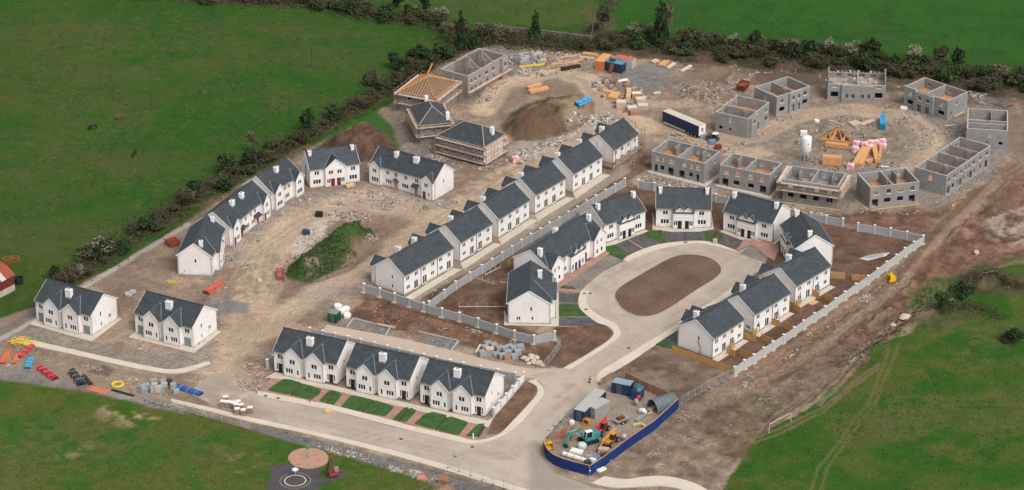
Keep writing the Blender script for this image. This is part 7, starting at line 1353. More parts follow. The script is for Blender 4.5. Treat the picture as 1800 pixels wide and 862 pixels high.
def telehandler(label, p1, p2, mat, cabm):
    r, L = placed('telehandler', label, 'telehandler', p1, p2, 'telehandlers'); m = MB(); m.box(-1.9, -.75, .7, 1.9, .75, 1.25); m.box(-.9, .15, 1.252, 1.6, .8, 1.7); m.build('chassis', mat, r)
    for x in (-1.4, 1.4):
        for y in (-.95, .95): wheel(r, x, y, .62, .62, .42, BLACKR, cabm)
    m = MB(); m.hexa([(-.6, -.95, 1.26), (.9, -.95, 1.26), (.9, -.15, 1.26), (-.6, -.15, 1.26)], [(-.3, -.95, 2.5), (.8, -.95, 2.5), (.8, -.15, 2.5), (-.3, -.15, 2.5)]); c = m.build('cab', GLASS, r); m = MB(); m.box(-.4, -1.0, 2.503, .9, -.1, 2.6); m.build('cab_roof', mat, c)
    m = MB(); m.bar((2.4, .2, 2.35), (-3.0, .2, 1.95), .40, .44); m.build('boom', mat, r); m = MB(); m.bar((-2.9, .2, 1.95), (-3.8, .2, .9), .26, .3); m.build('boom_end', mat, r); m = MB()
    for y in (-.2, .8): m.bar((-3.5, y, .35), (-4.5, y, .3), .12, .06)
    m.bar((-3.5, -.4, .7), (-3.5, 1.0, .7), .08, .7); m.build('forks', DBLACK, r)
telehandler('orange telehandler with pale wheels in the middle of the compound', (1073, 779), (1086, 768), AMBER, STONEC); telehandler('red telehandler beside the teal excavator in the compound', (1057, 760), (1070, 748), REDP, GREYS)
r, L = placed('tipping_trailer', 'grey flat trailer carrying a red load in the open middle of the compound', 'trailer', (1081, 746), (1103, 738)); m = MB(); m.box(0, -.9, .55, 3.6, .9, .7)
for y in (-.9, .82): m.box(0, y, .702, 3.6, y + .08, 1.05)
m.build('bed', GREYS, r); m = MB(); m.box(.8, -.5, .71, 2.4, .5, 1.25); m.build('load', RUST, r); m = MB(); m.bar((3.6, 0, .55), (4.8, 0, .45), .12); m.build('drawbar', GREYS, r)
for x in (1.3, 2.3):
    for y in (-1.05, 1.05): wheel(r, x, y, .38, .38, .25)
def mixer(label, u, v, mat):
    p = G(u, v); r = thing('cement_mixer', label, 'cement mixer', Vector((p.x, p.y, gz(p))), rnd.uniform(0, 6)); m = MB(); m.lathe([(.15, .55), (.5, .8), (.55, 1.15), (.28, 1.6)], 14); m.build('drum', mat, r, True)
    for a in (0, 2.1, 4.2): m = MB(); m.tube((.6 * math.cos(a), .6 * math.sin(a), 0), (.2 * math.cos(a), .2 * math.sin(a), .8), .05, 5); m.build('leg', GREYS, r)
    m = MB(); m.box(-.75, -.25, .4, -.35, .25, .95); m.build('engine_box', mat, r)
mixer('red cement mixer beside the fuel tank', 1122, 706, REDP); mixer('white cement mixer beside the orange boards in the compound', 1131, 730, WHITEP); mixer('grey cement mixer behind the red one', 1118, 712, GREYS); mixer('grey white mixer inside the hoarding', 1097, 775, GREYL); mixer('blue grey mixer beside the trailer cab end', 1245, 246, BLUEL)
r, L = placed('breaker_arm', 'pale yellow digger attachment lying near the hoarding', 'digger part', (1113, 750), (1131, 752)); m = MB(); m.bar((0, 0, .3), (1.6, .4, .7), .4, .5); m.bar((1.6, .4, .7), (2.9, -.2, .3), .35, .45); m.build('arm', M('pale_yellow', (.66, .52, .27), .7), r); m = MB(); m.bar((2.7, -.5, .3), (2.9, .3, .3), .5, .5); m.build('claw', M('pale_yellow', (.66, .52, .27), .7), r)
def bucket(label, u, v, mat, s=1.0, rz=0):
    p = G(u, v); r = thing('digger_bucket', label, 'digger bucket', Vector((p.x, p.y, gz(p))), rz); m = MB(); prof = [(0, 0), (1.0, .05), (1.25, .5), (1.0, .95), (.2, 1.0)]; a = [(x * s, -.6 * s, z * s) for x, z in prof]; b = [(x * s, .6 * s, z * s) for x, z in prof]
    for i in range(4): m.face([a[i], b[i], b[i + 1], a[i + 1]])
    m.face(a); m.face(b[::-1]); m.build('shell', mat, r); m = MB()
    for i in range(5): m.bar((0, -.5 * s + i * .25 * s, .02), (-.25 * s, -.5 * s + i * .25 * s, .02), .08 * s)
    m.build('teeth', DBLACK, r); m = MB(); m.bar((.5 * s, -.2 * s, 1.0 * s), (.7 * s, -.2 * s, 1.35 * s), .1 * s, .3 * s); m.bar((.5 * s, .2 * s, 1.0 * s), (.7 * s, .2 * s, 1.35 * s), .1 * s, .3 * s); m.build('bracket', mat, r)
bucket('yellow digger bucket lying on the haul road below the bare soil yard', 1560, 493, M('digger_yellow', (.75, .42, .01), .6), 1.5, .4); bucket('yellow digger bucket at the curved end of the hoarding', 967, 790, M('digger_yellow', (.75, .42, .01), .6), 1.3, 2); bucket('small orange digger bucket near the blue container end', 1028, 748, AMBER, 1.2, 1)
bag('pale green wrapped bag in front of the teal excavator', 1023, 788, M('pale_green_wrap', (.55, .62, .57), .8), 1.9, 1.3, None); bag('white bag at the corner of the blue compound container', 1005, 745, WHITEP, 1.2, .9, None); bag('white bag beside the orange boards in the compound', 1127, 726, WHITEP, 1.2, .9, None)
planks('white boards behind the long white roll in the compound', (1003, 794), (1024, 799), 1.6, 3, WHITEP, n=3); pack('cream boxes stacked near the hoarding corner', 1061, 796, CREAM, 2.2, 1.2, 1.0, None, name='box_stack', cat='boxes'); pack('rusty crate beside the cream boxes', 1063, 803, RUST, 2.0, 1.0, .7, None, name='crate', cat='crate')
for i, (u, v) in enumerate(((1035, 806), (1042, 812), (1049, 808), (1046, 817), (1033, 815))): pack(('grey pallet of tiles', 'white pallet of tiles', 'blue grey pallet of tiles', 'grey white pallet of tiles', 'dark pallet of tiles')[i] + ' beside the long white roll', u, v, (GREYS, WHITEP, BLUEL, CAP, GGREEN)[i], 1.4, 1.1, .6, 'tile pallets')
r, L = placed('scaffold_rack', 'tangle of red oxide scaffold frames and props inside the road side fence', 'scaffold frames', (968, 778), (1003, 752))
for k in range(34):
    m = MB(); x = rnd.uniform(0, L); y = rnd.uniform(-1.6, 1.6) - 1.5
    if k % 2: m.tube((x, y, rnd.uniform(.1, 1.0)), (x + rnd.uniform(-2, 2), y + rnd.uniform(-1.2, 1.2), rnd.uniform(.1, 1.3)), .07, 5)
    else: z = rnd.uniform(.8, 1.6); m.bar((x, y, .05), (x, y, z), .07); m.bar((x + .7, y, .05), (x + .7, y, z), .07); m.bar((x, y, z), (x + .7, y, z), .07)
    m.build('frame', rnd.choice([OXIDE, OXIDE, RUST, ORANP]), r)
# site vehicle near the trailer
r, L = placed('dumper', 'dark site dumper with a white cab roof beside the trailer rear', 'dumper', (1246, 246), (1264, 250)); m = MB(); m.box(0, -.8, .6, 2.6, .8, 1.1); m.box(-.3, -.9, 1.1, 1.0, .9, 1.7); m.build('body', M('dark_machine', (.05, .07, .08), .7), r); m = MB(); m.box(1.3, -.6, 1.102, 2.3, .6, 2.2); c = m.build('cab', GLASS, r); m = MB(); m.box(1.2, -.75, 2.203, 2.5, .75, 2.32); m.build('cab_roof', WHITEP, c)
for x in (.4, 2.1):
    for y in (-.85, .85): wheel(r, x, y, .5, .5, .35)
for u, v, mt, l in ((1236, 243, GREYS, 'grey steel bin against the trailer rear'), (1252, 253, BLUEL, 'blue grey pallet tank by the site dumper'), (1262, 262, RUST, 'rust red bin among the rubble by the site dumper'), (561, 380, BLACKR, 'black bin at the top of the green mound'), (538, 412, M('dark_blue_bin', (.03, .06, .09), .7), 'dark blue bin on the white rubble beside the green mound'), (1413, 237, WHITEP, 'white box behind the silo top'), (1407, 252, GREYS, 'grey pump unit beside the silo'), (740.7, 842, M('salmon_box', (.60, .22, .16), .8), 'salmon red box on the grass by the stone bank')):
    pack(l, u, v, mt, 1.7, 1.3, 1.2 if 'box on' not in l else .5, None, name='bin', cat='bin', pallet=False)
# concrete manhole rings, coils, posts
def ring(label, u, v, R_, h, mat=CAP, group='concrete manhole rings', name='manhole_ring', cat='concrete ring', n=18, wall_=.14):
    p = G(u, v); r = thing(name, label, cat, Vector((p.x, p.y, gz(p))), 0, group); m = MB(); k = R_ - wall_; m.lathe([(R_, 0), (R_, h), (k, h), (k, .02), (R_ * .2, .02)], n); m.build('ring', mat, r); m = MB(); m.lathe([(R_ + .03, h * .45), (R_ + .05, h * .5), (R_ + .03, h * .55)], n); m.build('joint_band', mat, r)
ring('larger concrete manhole ring between the two lone white pairs', 226, 519, .9, .55); ring('smaller concrete manhole ring between the two lone white pairs', 234, 514, .75, .45); ring('white concrete ring at the upper edge of the shell circle', 1436, 214, .7, .5, WHITEP); ring('white curved ring piece in front of the shell with projecting middle', 1589, 191, 1.0, .35, WHITEP); ring('black round tank beside the red roofed barn', 34, 498, 1.0, 1.5, BLACKR, None, 'water_tank', 'tank')
def coil(label, u, v, R_, turns, mat, tr=.07):
    p = G(u, v); r = thing('pipe_coil', label, 'pipe coil', Vector((p.x, p.y, gz(p))), 0, 'yellow pipe coils')
    for t in range(turns):
        m = MB(); rr_ = R_ - .12 * (t % 4); z = tr + tr * 1.8 * (t // 4); m.path([(rr_ * math.cos(6.2832 * i / 22), rr_ * math.sin(6.2832 * i / 22), z) for i in range(23)], tr, 5); m.build('loop', mat, r)
    m = MB(); m.path([(R_ * 1.0, 0, .07), (R_ * 1.5, .8, .07), (R_ * 1.7, 2.0, .07), (R_ * 1.3, 3.2, .07)], .06, 5); m.build('loose_end', mat, r)
YC = M('gas_pipe_yellow', (.70, .50, .05), .6, .1)
coil('bright yellow coil of pipe lying on the dirt by the grass', 207, 677, 1.35, 8, YC, .09)
r, L = placed('netting_heap', 'crumpled yellow heap of netting and hose over the concrete path end', 'netting', (22, 599), (58, 604))
for k in range(46):
    m = MB(); x, y = rnd.uniform(0, L), rnd.uniform(-1.3, 1.2); pts = [(x + rnd.uniform(-1.1, 1.1), y + rnd.uniform(-.8, .8), rnd.uniform(.05, .55)) for _ in range(4)]; m.path(pts, .06, 4); m.build('strand', YC, r)
r, L = placed('barrier_heap', 'yellow barriers tangled on the dirt below the white end house', 'barriers', (294, 502), (318, 500))
for k in range(16):
    m = MB(); x, y, a = rnd.uniform(0, L), rnd.uniform(-1, 1), rnd.uniform(0, 3); z = rnd.uniform(.05, .5); m.bar((x, y, z), (x + 1.6 * math.cos(a), y + 1.6 * math.sin(a), z + rnd.uniform(-.04, .4)), .09, .05); m.build('bar', YC, r)
r, L = placed('concrete_posts', 'fan of white concrete posts lying on the bare soil yard', 'concrete posts', (1530, 458), (1570, 450))
for k in range(20):
    m = MB(); t = k / 19; x = -.5 + t * 4.5; a = 2.3 - 1.7 * t; m.bar((x, 0, .1 + .012 * k), (x + 2.3 * math.cos(a), 2.3 * math.sin(a), .1 + .012 * k), .13, .1); m.build('post', WHITEP, r)
# ------------------------------------------------------------------ playground, goal, barn, poles
sheet('sand_circle', [(542 + 35.5 * math.cos(t), 806 + 18.5 * math.sin(t)) for t in [6.283 * i / 28 for i in range(28)]], M('sand_surface', (.43, .245, .165), 1, .12, .5, 4), -.3, .05)
RUBS = M('rubber_surface', (.075, .068, .075), .95, .25, .5, 4)
sheet('rubber_surface', [(469, 856), (476, 842), (475, 832), (479, 822), (490, 818), (499, 818), (505, 811.5), (511, 817), (520, 822), (536, 823), (546, 827), (556, 823), (563, 826), (560, 836), (572, 842), (582, 842), (598, 828), (607, 832), (606, 838), (596, 843), (576, 848), (562, 855), (556, 866), (545, 880), (490, 884)], RUBS, -.3, .045, True)
def line_ring(name, u, v, R_, w_, mat, z):
    p = G(u, v); m = MB(); n = 40
    for i in range(n):
        a, b = 6.2832 * i / n, 6.2832 * (i + 1) / n; m.face([(p.x + k * math.cos(t), p.y + k * math.sin(t), z) for k, t in ((R_ - w_, a), (R_, a), (R_, b), (R_ - w_, b))])
    struct(name, m, mat)
line_ring('white_ring_marking', 519, 845.7, 2.25, .16, WHITEP, .085); line_ring('yellow_ring_marking', 519, 845.7, 3.2, .12, M('ochre_line', (.42, .29, .15), .9), .089)
p = G(519, 836); r = thing('play_spinner', 'white mushroom shaped spinner on a thin pole beside the white ring', 'play equipment', p); m = MB(); m.tube((0, 0, 0), (0, 0, 1.3), .08, 8); m.build('pole', GALV, r); m = MB(); m.lathe([(.65, 1.3), (.72, 1.42), (.5, 1.62), (.1, 1.7)], 18); m.build('cap', WHITEP, r, True)
for a in (0, 2.1, 4.2): m = MB(); m.tube((.1 * math.cos(a), .1 * math.sin(a), .95), (.5 * math.cos(a), .5 * math.sin(a), 1.3), .03, 5); m.build('arm', GALV, r)
p = G(541, 805); r = thing('play_post', 'bright green basketball style post standing in the sand circle', 'play equipment', p); GG = M('bright_green', (.03, .45, .07), .5); m = MB(); m.tube((0, 0, 0), (0, 0, 2.4), .09, 8); m.build('pole', GG, r); m = MB(); m.box(-.35, -.05, 2.2, .35, .05, 2.85); m.build('board', GG, r); m = MB(); m.box(-.16, -.13, 2.3, .16, -.055, 2.55); m.build('target', DBLACK, r)
p = G(585, 838); r = thing('play_tower', 'red play tower with a tall brown pointed roof beside the rubber surface', 'play equipment', p, .35); BR_ = M('brown_roof_wood', (.10, .055, .045), .85, .2)
for x in (-.85, .85):
    for y in (-.7, .7): m = MB(); m.bar((x, y, 0), (x, y, 2.0), .12); m.build('post', RUST, r)
m = MB(); m.box(-.95, -.8, .5, .95, .8, .62); m.build('deck', BR_, r)
for q in ((-.9, -.78, .9, -.72), (-.9, .72, .9, .78), (.84, -.7, .9, .7)): m = MB(); m.box(q[0], q[1], .65, q[2], q[3], 1.35); m.build('panel', REDP, r)
m = MB(); m.hexa([(-1.25, -1.0, 1.6), (.3, -1.0, 1.6), (.3, .6, 1.6), (-1.25, .6, 1.6)], [(-.6, -.3, 4.6), (-.4, -.3, 4.6), (-.4, -.1, 4.6), (-.6, -.1, 4.6)]); m.build('spire', BR_, r); m = MB(); m.hexa([(.1, -.95, 1.6), (1.1, -.95, 1.6), (1.1, .95, 1.6), (.1, .95, 1.6)], [(.1, -.1, 2.3), (1.1, -.1, 2.3), (1.1, .1, 2.3), (.1, .1, 2.3)]); m.build('side_roof', M('brown_grey_roof', (.27, .18, .16), .9), r)
m = MB(); m.tube((-.52, -.18, 4.6), (-.52, -.18, 5.2), .03, 5); m.box(-.52, -.2, 4.95, -.1, -.17, 5.2); m.build('flag', REDP, r)
r, L = placed('goal_frame', 'white goal frame with peeling paint at the edge of the playing field', 'goal', (1351.7, 762.5), (1390, 742.5)); GP_ = M('goal_paint', (.62, .52, .40), .8); 
for x in (0, L): m = MB(); m.tube((x, 0, 0), (x, 0, 2.3), .07, 8); m.build('post', GP_, r)
m = MB(); m.tube((0, 0, 2.3), (L, 0, 2.3), .07, 8); m.build('crossbar', GP_, r)
r, L = placed('barn', 'old barn with a curved red and white striped roof at the left photo edge', 'barn', (-34, 541), (26, 510)); D = 9.0; BW = M('barn_red_sheet', (.145, .03, .025), .9, .35); m = MB(); m.box(0, 0, 1.5, L, .15, 3.9); m.box(0, D - .15, 1.5, L, D, 3.9); m.box(L - .15, .15, 1.5, L, D - .15, 3.9); m.box(0, .15, 1.5, .15, D - .15, 3.9); m.build('sheet_wall', BW, r); m = MB(); m.box(-.05, -.05, -.2, L + .05, D + .05, 1.5); m.build('base_wall', STONEC, r)
n = 8; seg = 8; RD, WH_ = M('barn_roof_red', (.30, .075, .04), .85, .25), M('barn_roof_white', (.50, .48, .45), .8, .1)
for sgi in range(seg):
    m = MB(); x0, x1 = -.3 + (L + .6) * sgi / seg, -.3 + (L + .6) * (sgi + 1) / seg
    for i in range(n):
        f = lambda t: (-.3 + (D + .6) * t, 3.9 + 2.3 * math.sin(math.pi * t))
        (ya, za), (yb, zb) = f(i / n), f((i + 1) / n); m.face([(x0, ya, za), (x1, ya, za), (x1, yb, zb), (x0, yb, zb)])
    m.build('roof_sheet', WH_ if sgi in (3, 5) else RD, r)
m = MB()
for i in range(n): (ya, za), (yb, zb) = f(i / n), f((i + 1) / n); m.face([(L - .05, ya, za - .03), (L - .05, yb, zb - .03), (L - .05, D / 2, 3.8)])
m.build('gable_sheet', BW, r)
for u, v, l in ((13, 462, 'rust orange ring feeder left of a pair in the pasture behind the barn'), (27, 460, 'rust orange ring feeder right of a pair in the pasture behind the barn')):
    p = G(u, v); r = thing('ring_feeder', l, 'cattle feeder', p, 0, 'ring feeders'); FO = M('feeder_rust', (.42, .11, .045), .9, .2)
    for z in (.15, .6, 1.1): m = MB(); m.path([(1.1 * math.cos(6.2832 * i / 16), 1.1 * math.sin(6.2832 * i / 16), z) for i in range(17)], .05, 5); m.build('hoop', FO, r)
    for i in range(12): a = 6.2832 * i / 12; m = MB(); m.bar((1.1 * math.cos(a), 1.1 * math.sin(a), 0), (1.1 * math.cos(a), 1.1 * math.sin(a), 1.1), .05); m.build('bar', FO, r)
def pole(label, u, v, h, lean=0, mat=BARK, arm=True):
    p = G(u, v); r = thing('utility_pole', label, 'pole', p, 0, 'poles in the fields'); m = MB(); m.tube((0, 0, -.2), (lean, 0, h), .16, 8, .1); m.build('shaft', mat, r)
    if arm: m = MB(); m.bar((lean - .7, 0, h - .3), (lean + .7, 0, h - .3), .1); m.build('crossarm', mat, r)
    else: m = MB(); m.box(lean - .08, -.08, h, lean + .08, .08, h + .2); m.build('cap', GALV, r)
pole('dark wooden pole alone in the left pasture', 548.6, 117, 7.5); pole('faint weathered pole above the horses in the left pasture', 199.5, 173, 8.5, 0, M('grey_wood', (.085, .09, .05), 1)); pole('leaning grey pole at the field corner beyond the containers', 1037, 76, 11.5, 1.7, M('grey_wood2', (.16, .145, .12), 1), False)
# horses: one skinned body each
def horse(label, u, v, rz, mat, graze=True):
    p = G(u, v); V_ = [(0, 0, 1.15), (.55, 0, 1.2), (.85, 0, 1.3), (-.55, 0, 1.2), (-.8, 0, 1.15)]; R_ = [.30, .29, .24, .29, .25]; E = [(0, 1), (1, 2), (0, 3), (3, 4)]
    def add(q, r_, par): V_.append(q); R_.append(r_); E.append((par, len(V_) - 1)); return len(V_) - 1
    if graze: n = add((1.15, 0, .95), .16, 2); h = add((1.4, 0, .45), .12, n); add((1.55, 0, .12), .075, h)
    else: n = add((1.15, 0, 1.65), .16, 2); h = add((1.3, 0, 1.85), .13, n); add((1.7, 0, 1.6), .075, h)
    for s in (-1, 1):
        a = add((.78, s * .18, .85), .12, 2); b = add((.80, s * .18, .45), .065, a); c = add((.78, s * .18, .08), .05, b); add((.86, s * .18, .03), .06, c)
        a = add((-.72, s * .18, .85), .15, 4); b = add((-.85, s * .18, .48), .075, a); c = add((-.80, s * .18, .08), .05, b); add((-.72, s * .18, .03), .06, c)
    a = add((-1.02, 0, 1.05), .06, 4); add((-1.1, 0, .5), .08, a)
    me_ = bpy.data.meshes.new('horse'); me_.from_pydata(V_, E, []); o = bpy.data.objects.new('horse', me_); COL.objects.link(o); o.location = p; o.rotation_euler = (0, 0, rz); me_.materials.append(mat)
    md = o.modifiers.new('skin', 'SKIN'); me_.skin_vertices[0].data[0].use_root = True
    for i, r_ in enumerate(R_): me_.skin_vertices[0].data[i].radius = (r_, r_)
    sb = o.modifiers.new('smooth', 'SUBSURF'); sb.levels = 1; sb.render_levels = 2; tag(o, label, 'horse', 'horses in the left pasture')
horse('black horse grazing, standing left of the chestnut one', 164, 228, 3.6, M('black_coat', (.012, .011, .012), .6)); horse('chestnut horse grazing in the left pasture', 208, 212, .3, M('chestnut_coat', (.19, .045, .022), .6)); horse('dark horse facing away below the other two', 236, 276, 1.2, M('dark_coat', (.016, .014, .013), .6), False)
planks('weathered timber raised bed by the stone bank', (772, 845), (790, 849), 1.8, 4, M('raised_bed_wood', (.30, .16, .08), .95), n=3); 
r, L = placed('path_edging', 'dark timber edging beside the red gravel patch at the bottom edge', 'edging', (735, 864), (770, 845)); 
for k in range(5): m = MB(); m.bar((L * k / 5 + .02, 0, .1), (L * (k + 1) / 5 - .02, 0, .1), .2, .35); m.build('log', M('edging_log', (.14, .12, .11), .95), r)
for u, v, l in ((545, 708, 'red hydrant post on the front footpath'), (832, 771, 'white meter post at the last small lawn')): p = G(u, v); r = thing('marker_post', l, 'post', p); m = MB(); m.rbox(0, 0, 0, 1.1, .22, .22, 0); m.build('shaft', REDP if 'red' in l else WHITEP, r); m = MB(); m.rbox(0, 0, 1.102, 1.2, .28, .28, 0); m.build('cap', REDP if 'red' in l else WHITEP, r)
for u, v, l in ((1037, 668, 'black bollard on the road by the compound gate, farther one'), (1036, 673, 'black bollard on the road by the compound gate, nearer one')): p = G(u, v); r = thing('bollard', l, 'bollard', p); m = MB(); m.lathe([(.28, 0), (.28, .1), (.12, .16), (.09, .9)], 10); m.build('body', BLACKR, r); m = MB(); m.lathe([(.1, .6), (.12, .65), (.1, .75)], 10); m.build('band', GREYS, r)
r, L = placed('utility_cabinet', 'pale grey utility cabinet on the footpath beside the two way lawn', 'cabinet', (1253, 429), (1258, 430)); m = MB(); m.box(0, 0, 0, .9, .6, 1.2); m.build('body', GREYL, r); m = MB(); m.box(-.05, -.05, 1.202, .95, .65, 1.28); m.build('lid', CAP, r)
# ------------------------------------------------------------------ loose rubble nobody could count
def rubble(name, label, pts, n, s0, s1, mats, seed=1, flatten=.6):
    rng = random.Random(seed); mb = MB(); us = [p[0] for p in pts]; vs = [p[1] for p in pts]
    def inside_(u, v):
        c = False
        for (x0, y0), (x1, y1) in zip(pts, pts[1:] + pts[:1]):
            if (y0 > v) != (y1 > v) and u < (x1 - x0) * (v - y0) / (y1 - y0) + x0: c = not c
        return c
    n = int(n * 2.6); s0, s1 = s0 * .6, s1 * .62; cl = [(rng.uniform(min(us), max(us)), rng.uniform(min(vs), max(vs))) for _ in range(max(4, n // 42))]; k = 0; t = 0
    while k < n and t < n * 40:
        t += 1; c = rng.choice(cl)
        u, v = (c[0] + rng.gauss(0, 8), c[1] + rng.gauss(0, 3.2)) if rng.random() < .82 else (rng.uniform(min(us), max(us)), rng.uniform(min(vs), max(vs)))
        if not inside_(u, v): continue
        p = G(u, v); z = gz(p); s = s0 + (s1 - s0) * rng.random() ** 4; a = rng.uniform(0, 6.28); mb.use(rng.choice(mats)); lx, ly, h = s * rng.uniform(.6, 1.6), s * rng.uniform(.4, 1.0), s * flatten * rng.uniform(.4, 1.0)
        if rng.random() < .10: lx = s * rng.uniform(3, 6) + .6; ly = .14; h = .08
        q = []
        for zz_, f in ((z - .05, 1), (z + h, .75)):
            for i, j in ((-1, -1), (1, -1), (1, 1), (-1, 1)):
                x, y = i * lx / 2 * f * rng.uniform(.7, 1.2), j * ly / 2 * f * rng.uniform(.7, 1.2); q.append((p.x + math.cos(a) * x - math.sin(a) * y, p.y + math.sin(a) * x + math.cos(a) * y, zz_ + (rng.uniform(-.15, .15) * h if f < 1 else 0)))
        mb.hexa(q[:4], q[4:]); k += 1
    return tag(mb.build(name), label, 'rubble', kind='stuff')
MX = [RUBG, RUBG, RUBG, RUBP, RUBP, RUBG, RUBW, RUBD, RUBD]; WM = [RUBW, RUBW, RUBP, RUBG]; TM = [TIMP, RUBP, RUBG, RUBW, RUBG, BRICKR, RUBD]
rubble('rubble', 'pinkish and grey rubble strewn along the fronts of the dirt crescent', [(395, 432), (470, 385), (530, 345), (640, 330), (700, 345), (770, 358), (800, 350), (815, 365), (700, 372), (560, 358), (480, 400), (430, 450), (395, 470)], 1100, .15, .9, MX + [RUBP], 2)
rubble('rubble', 'white limestone rubble beside the green mound', [(500, 442), (555, 388), (575, 385), (575, 410), (530, 445), (510, 455)], 420, .15, 1.0, [RUBW, RUBW, RUBW, RUBP], 3); rubble('rubble', 'mixed waste at the upper end of the green mound', [(560, 376), (610, 368), (668, 380), (665, 425), (640, 432), (650, 400), (600, 388)], 300, .15, 1.1, TM, 4)
rubble('rubble', 'pale broken slabs on the slope between the brown heap and the stepped row', [(905, 268), (985, 235), (1010, 210), (1070, 198), (1090, 212), (1020, 235), (960, 272), (910, 290)], 700, .25, 1.7, WM + [RUBG, RUBD], 5, .35); rubble('rubble', 'building waste round the slate hipped houses', [(690, 190), (730, 235), (765, 290), (850, 300), (900, 285), (890, 240), (880, 262), (840, 290), (770, 270), (740, 245), (705, 210)], 520, .15, 1.0, TM, 6)
rubble('rubble', 'rubble heaps beyond the grey gravel at the site top', [(1185, 150), (1230, 140), (1275, 150), (1330, 125), (1300, 170), (1270, 190), (1200, 185)], 600, .2, 1.2, MX + [RUBP], 7); rubble('rubble', 'timber waste and debris in the block and timber yard', [(1038, 140), (1090, 135), (1130, 155), (1145, 185), (1110, 205), (1070, 180), (1045, 165)], 620, .2, 1.4, TM + [RUST], 8)
rubble('rubble', 'debris round the block packs and trusses at the site top', [(830, 175), (890, 130), (880, 95), (960, 90), (1040, 100), (1030, 122), (960, 135), (900, 135), (870, 165), (845, 190)], 800, .2, 1.4, TM + [RUBG, RUBG], 9); rubble('rubble', 'waste among the trusses inside the shell circle', [(1400, 262), (1420, 215), (1480, 205), (1560, 215), (1595, 255), (1590, 295), (1500, 305), (1440, 300)], 480, .15, 1.2, MX + [RUST, RUBD], 10)
rubble('rubble', 'broken block debris along the foot of the shells', [(1245, 262), (1320, 248), (1350, 215), (1425, 190), (1560, 182), (1690, 215), (1690, 262), (1610, 290), (1600, 225), (1500, 195), (1420, 205), (1340, 240), (1290, 268)], 800, .15, 1.0, MX + [RUBP], 11); rubble('rubble', 'debris outside the near row of shells', [(1130, 300), (1240, 333), (1360, 357), (1480, 372), (1620, 366), (1745, 295), (1775, 275), (1775, 300), (1660, 372), (1490, 385), (1240, 345), (1130, 318)], 700, .15, .9, MX + [RUBP, TIMP], 12)
rubble('rubble', 'debris by the trailer and site dumper', [(1165, 228), (1240, 252), (1300, 262), (1290, 275), (1250, 262), (1180, 240)], 240, .2, 1.0, TM + [RUBD, GREYS], 13); rubble('rubble', 'stones along the bank below the kerbside path', [(560, 778), (650, 800), (720, 824), (800, 850), (790, 856), (700, 830), (600, 800), (555, 786)], 260, .2, .8, WM + [RUBD], 14)
rubble('rubble', 'small stones over the open dirt of the left site', [(250, 500), (400, 440), (480, 480), (560, 520), (640, 470), (760, 400), (880, 320), (900, 300), (900, 330), (700, 460), (560, 560), (440, 640), (380, 620), (300, 520)], 500, .12, .5, MX, 15); rubble('rubble', 'stones on the rough ground beyond the compound', [(1060, 840), (1195, 725), (1290, 670), (1440, 640), (1400, 710), (1300, 780), (1240, 840)], 380, .10, .45, [RUBG, RUBP, RUBD, STONEC], 16)
rubble('rubble', 'stones and waste along the left grass edge', [(0, 640), (130, 672), (240, 700), (330, 722), (330, 700), (220, 660), (60, 615), (0, 600)], 420, .12, .6, MX + [TIMP, RUBP], 17); rubble('rubble', 'rubble round the lone white pairs', [(210, 520), (240, 500), (390, 560), (450, 590), (480, 650), (430, 665), (390, 620), (340, 640), (250, 630), (200, 590)], 380, .12, .8, MX + [RUBP], 18)
rubble('rubble', 'rough concrete spill along the back of the stepped row', [(715, 528), (810, 470), (880, 428), (945, 388), (1060, 312), (1130, 265), (1140, 275), (1075, 312), (900, 425), (760, 520)], 420, .15, .6, [RUBW, RUBG, RUBP], 19); rubble('rubble', 'rubble and branches along the top hedge foot', [(1060, 92), (1200, 110), (1400, 120), (1640, 150), (1790, 172), (1790, 200), (1700, 175), (1400, 135), (1200, 122), (1060, 105)], 360, .15, .9, WM + [RUBD, RUBP], 20)
rubble('rubble', 'stones on the soil bank in front of the grey panel wall', [(650, 525), (800, 570), (940, 610), (950, 640), (860, 620), (700, 590), (640, 540)], 220, .1, .5, MX, 21); rubble('rubble', 'stones dug out beside the pale panel wall', [(1290, 668), (1420, 585), (1560, 490), (1620, 440), (1640, 440), (1580, 495), (1430, 600), (1310, 680)], 300, .12, .7, WM + [RUBD], 22)
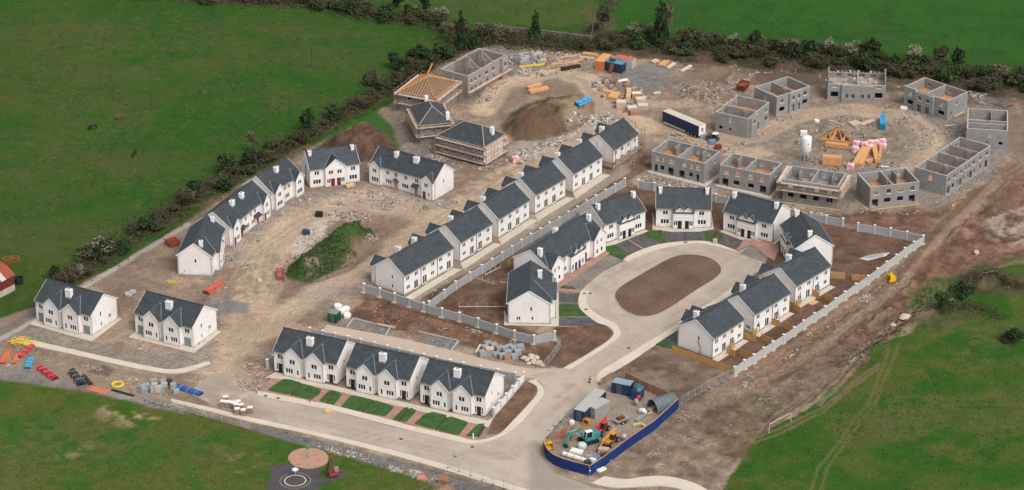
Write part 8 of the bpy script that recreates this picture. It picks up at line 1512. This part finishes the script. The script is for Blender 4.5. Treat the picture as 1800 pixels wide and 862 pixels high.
rubble('gravel_heap', 'loose grey gravel dumped in the kerb edged bay', [(742, 590), (804, 602), (795, 616), (765, 612)], 420, .1, .4, [RUBG, RUBG, RUBD], 23); rubble('rubble', 'waste at the dirt end of the front row', [(415, 690), (430, 650), (470, 640), (478, 660), (460, 690)], 200, .12, .8, MX + [RUBP, TIMP], 24)

for k in range(46):
    zone = rnd.choice([(1040, 140, 1135, 200), (1045, 145, 1130, 185), (890, 112, 1030, 135), (1420, 205, 1560, 235), (1590, 285, 1640, 300), (880, 262, 920, 290), (700, 275, 780, 300), (1250, 255, 1300, 268)]); u, v = rnd.uniform(zone[0], zone[2]), rnd.uniform(zone[1], zone[3]); p = G(u, v)
    r = thing('loose_board', 'loose plank lying among the builders waste', 'plank', Vector((p.x, p.y, gz(p))), rnd.uniform(0, 3.1), 'loose planks on the ground'); m = MB(); L = rnd.uniform(1.5, 4.2); m.box(0, -.14, .02, L, .14, .09); m.build('board', rnd.choice([TIMP, TIMP, TIMO, TIMB, CAP, RUBW]), r)
    if k % 2: m = MB(); m.bar((.2, -.5, .13), (L * .8, .5, .15), .16, .07); m.build('batten', rnd.choice([TIMP, TIMB]), r)
# iron covers in the paths and road
for u, v, l in ((1027, 517, 'iron cover in the footpath bend nearest the brick path'), (1037, 516, 'iron cover in the road beside the footpath bend'), (467, 697, 'iron cover in the front footpath by the first lawn'), (489, 701, 'second iron cover in the front footpath by the first lawn'), (830, 786, 'iron cover in the road by the last lawn corner'), (1030, 545, 'iron cover in the footpath beside the narrow lawns'), (705, 772, 'iron cover in the middle of the front road'), (1105, 612, 'iron cover in the road leading to the oval'), (1205, 427, 'iron cover in the footpath at the head of the oval')):
    p = G(u, v); r = thing('manhole_cover', l, 'manhole cover', p + Vector((0, 0, .025 if 'road' in l.split('footpath')[0] else .11)), .3, 'iron covers'); m = MB(); m.box(-.36, -.36, 0, .36, .36, .03); m.build('frame', M('cast_iron', (.085, .078, .072), .8, .25), r); m = MB(); m.lathe([(.28, .031), (.28, .04), (.02, .041)], 14); m.build('lid', M('cast_iron', (.085, .078, .072), .8, .25), r)
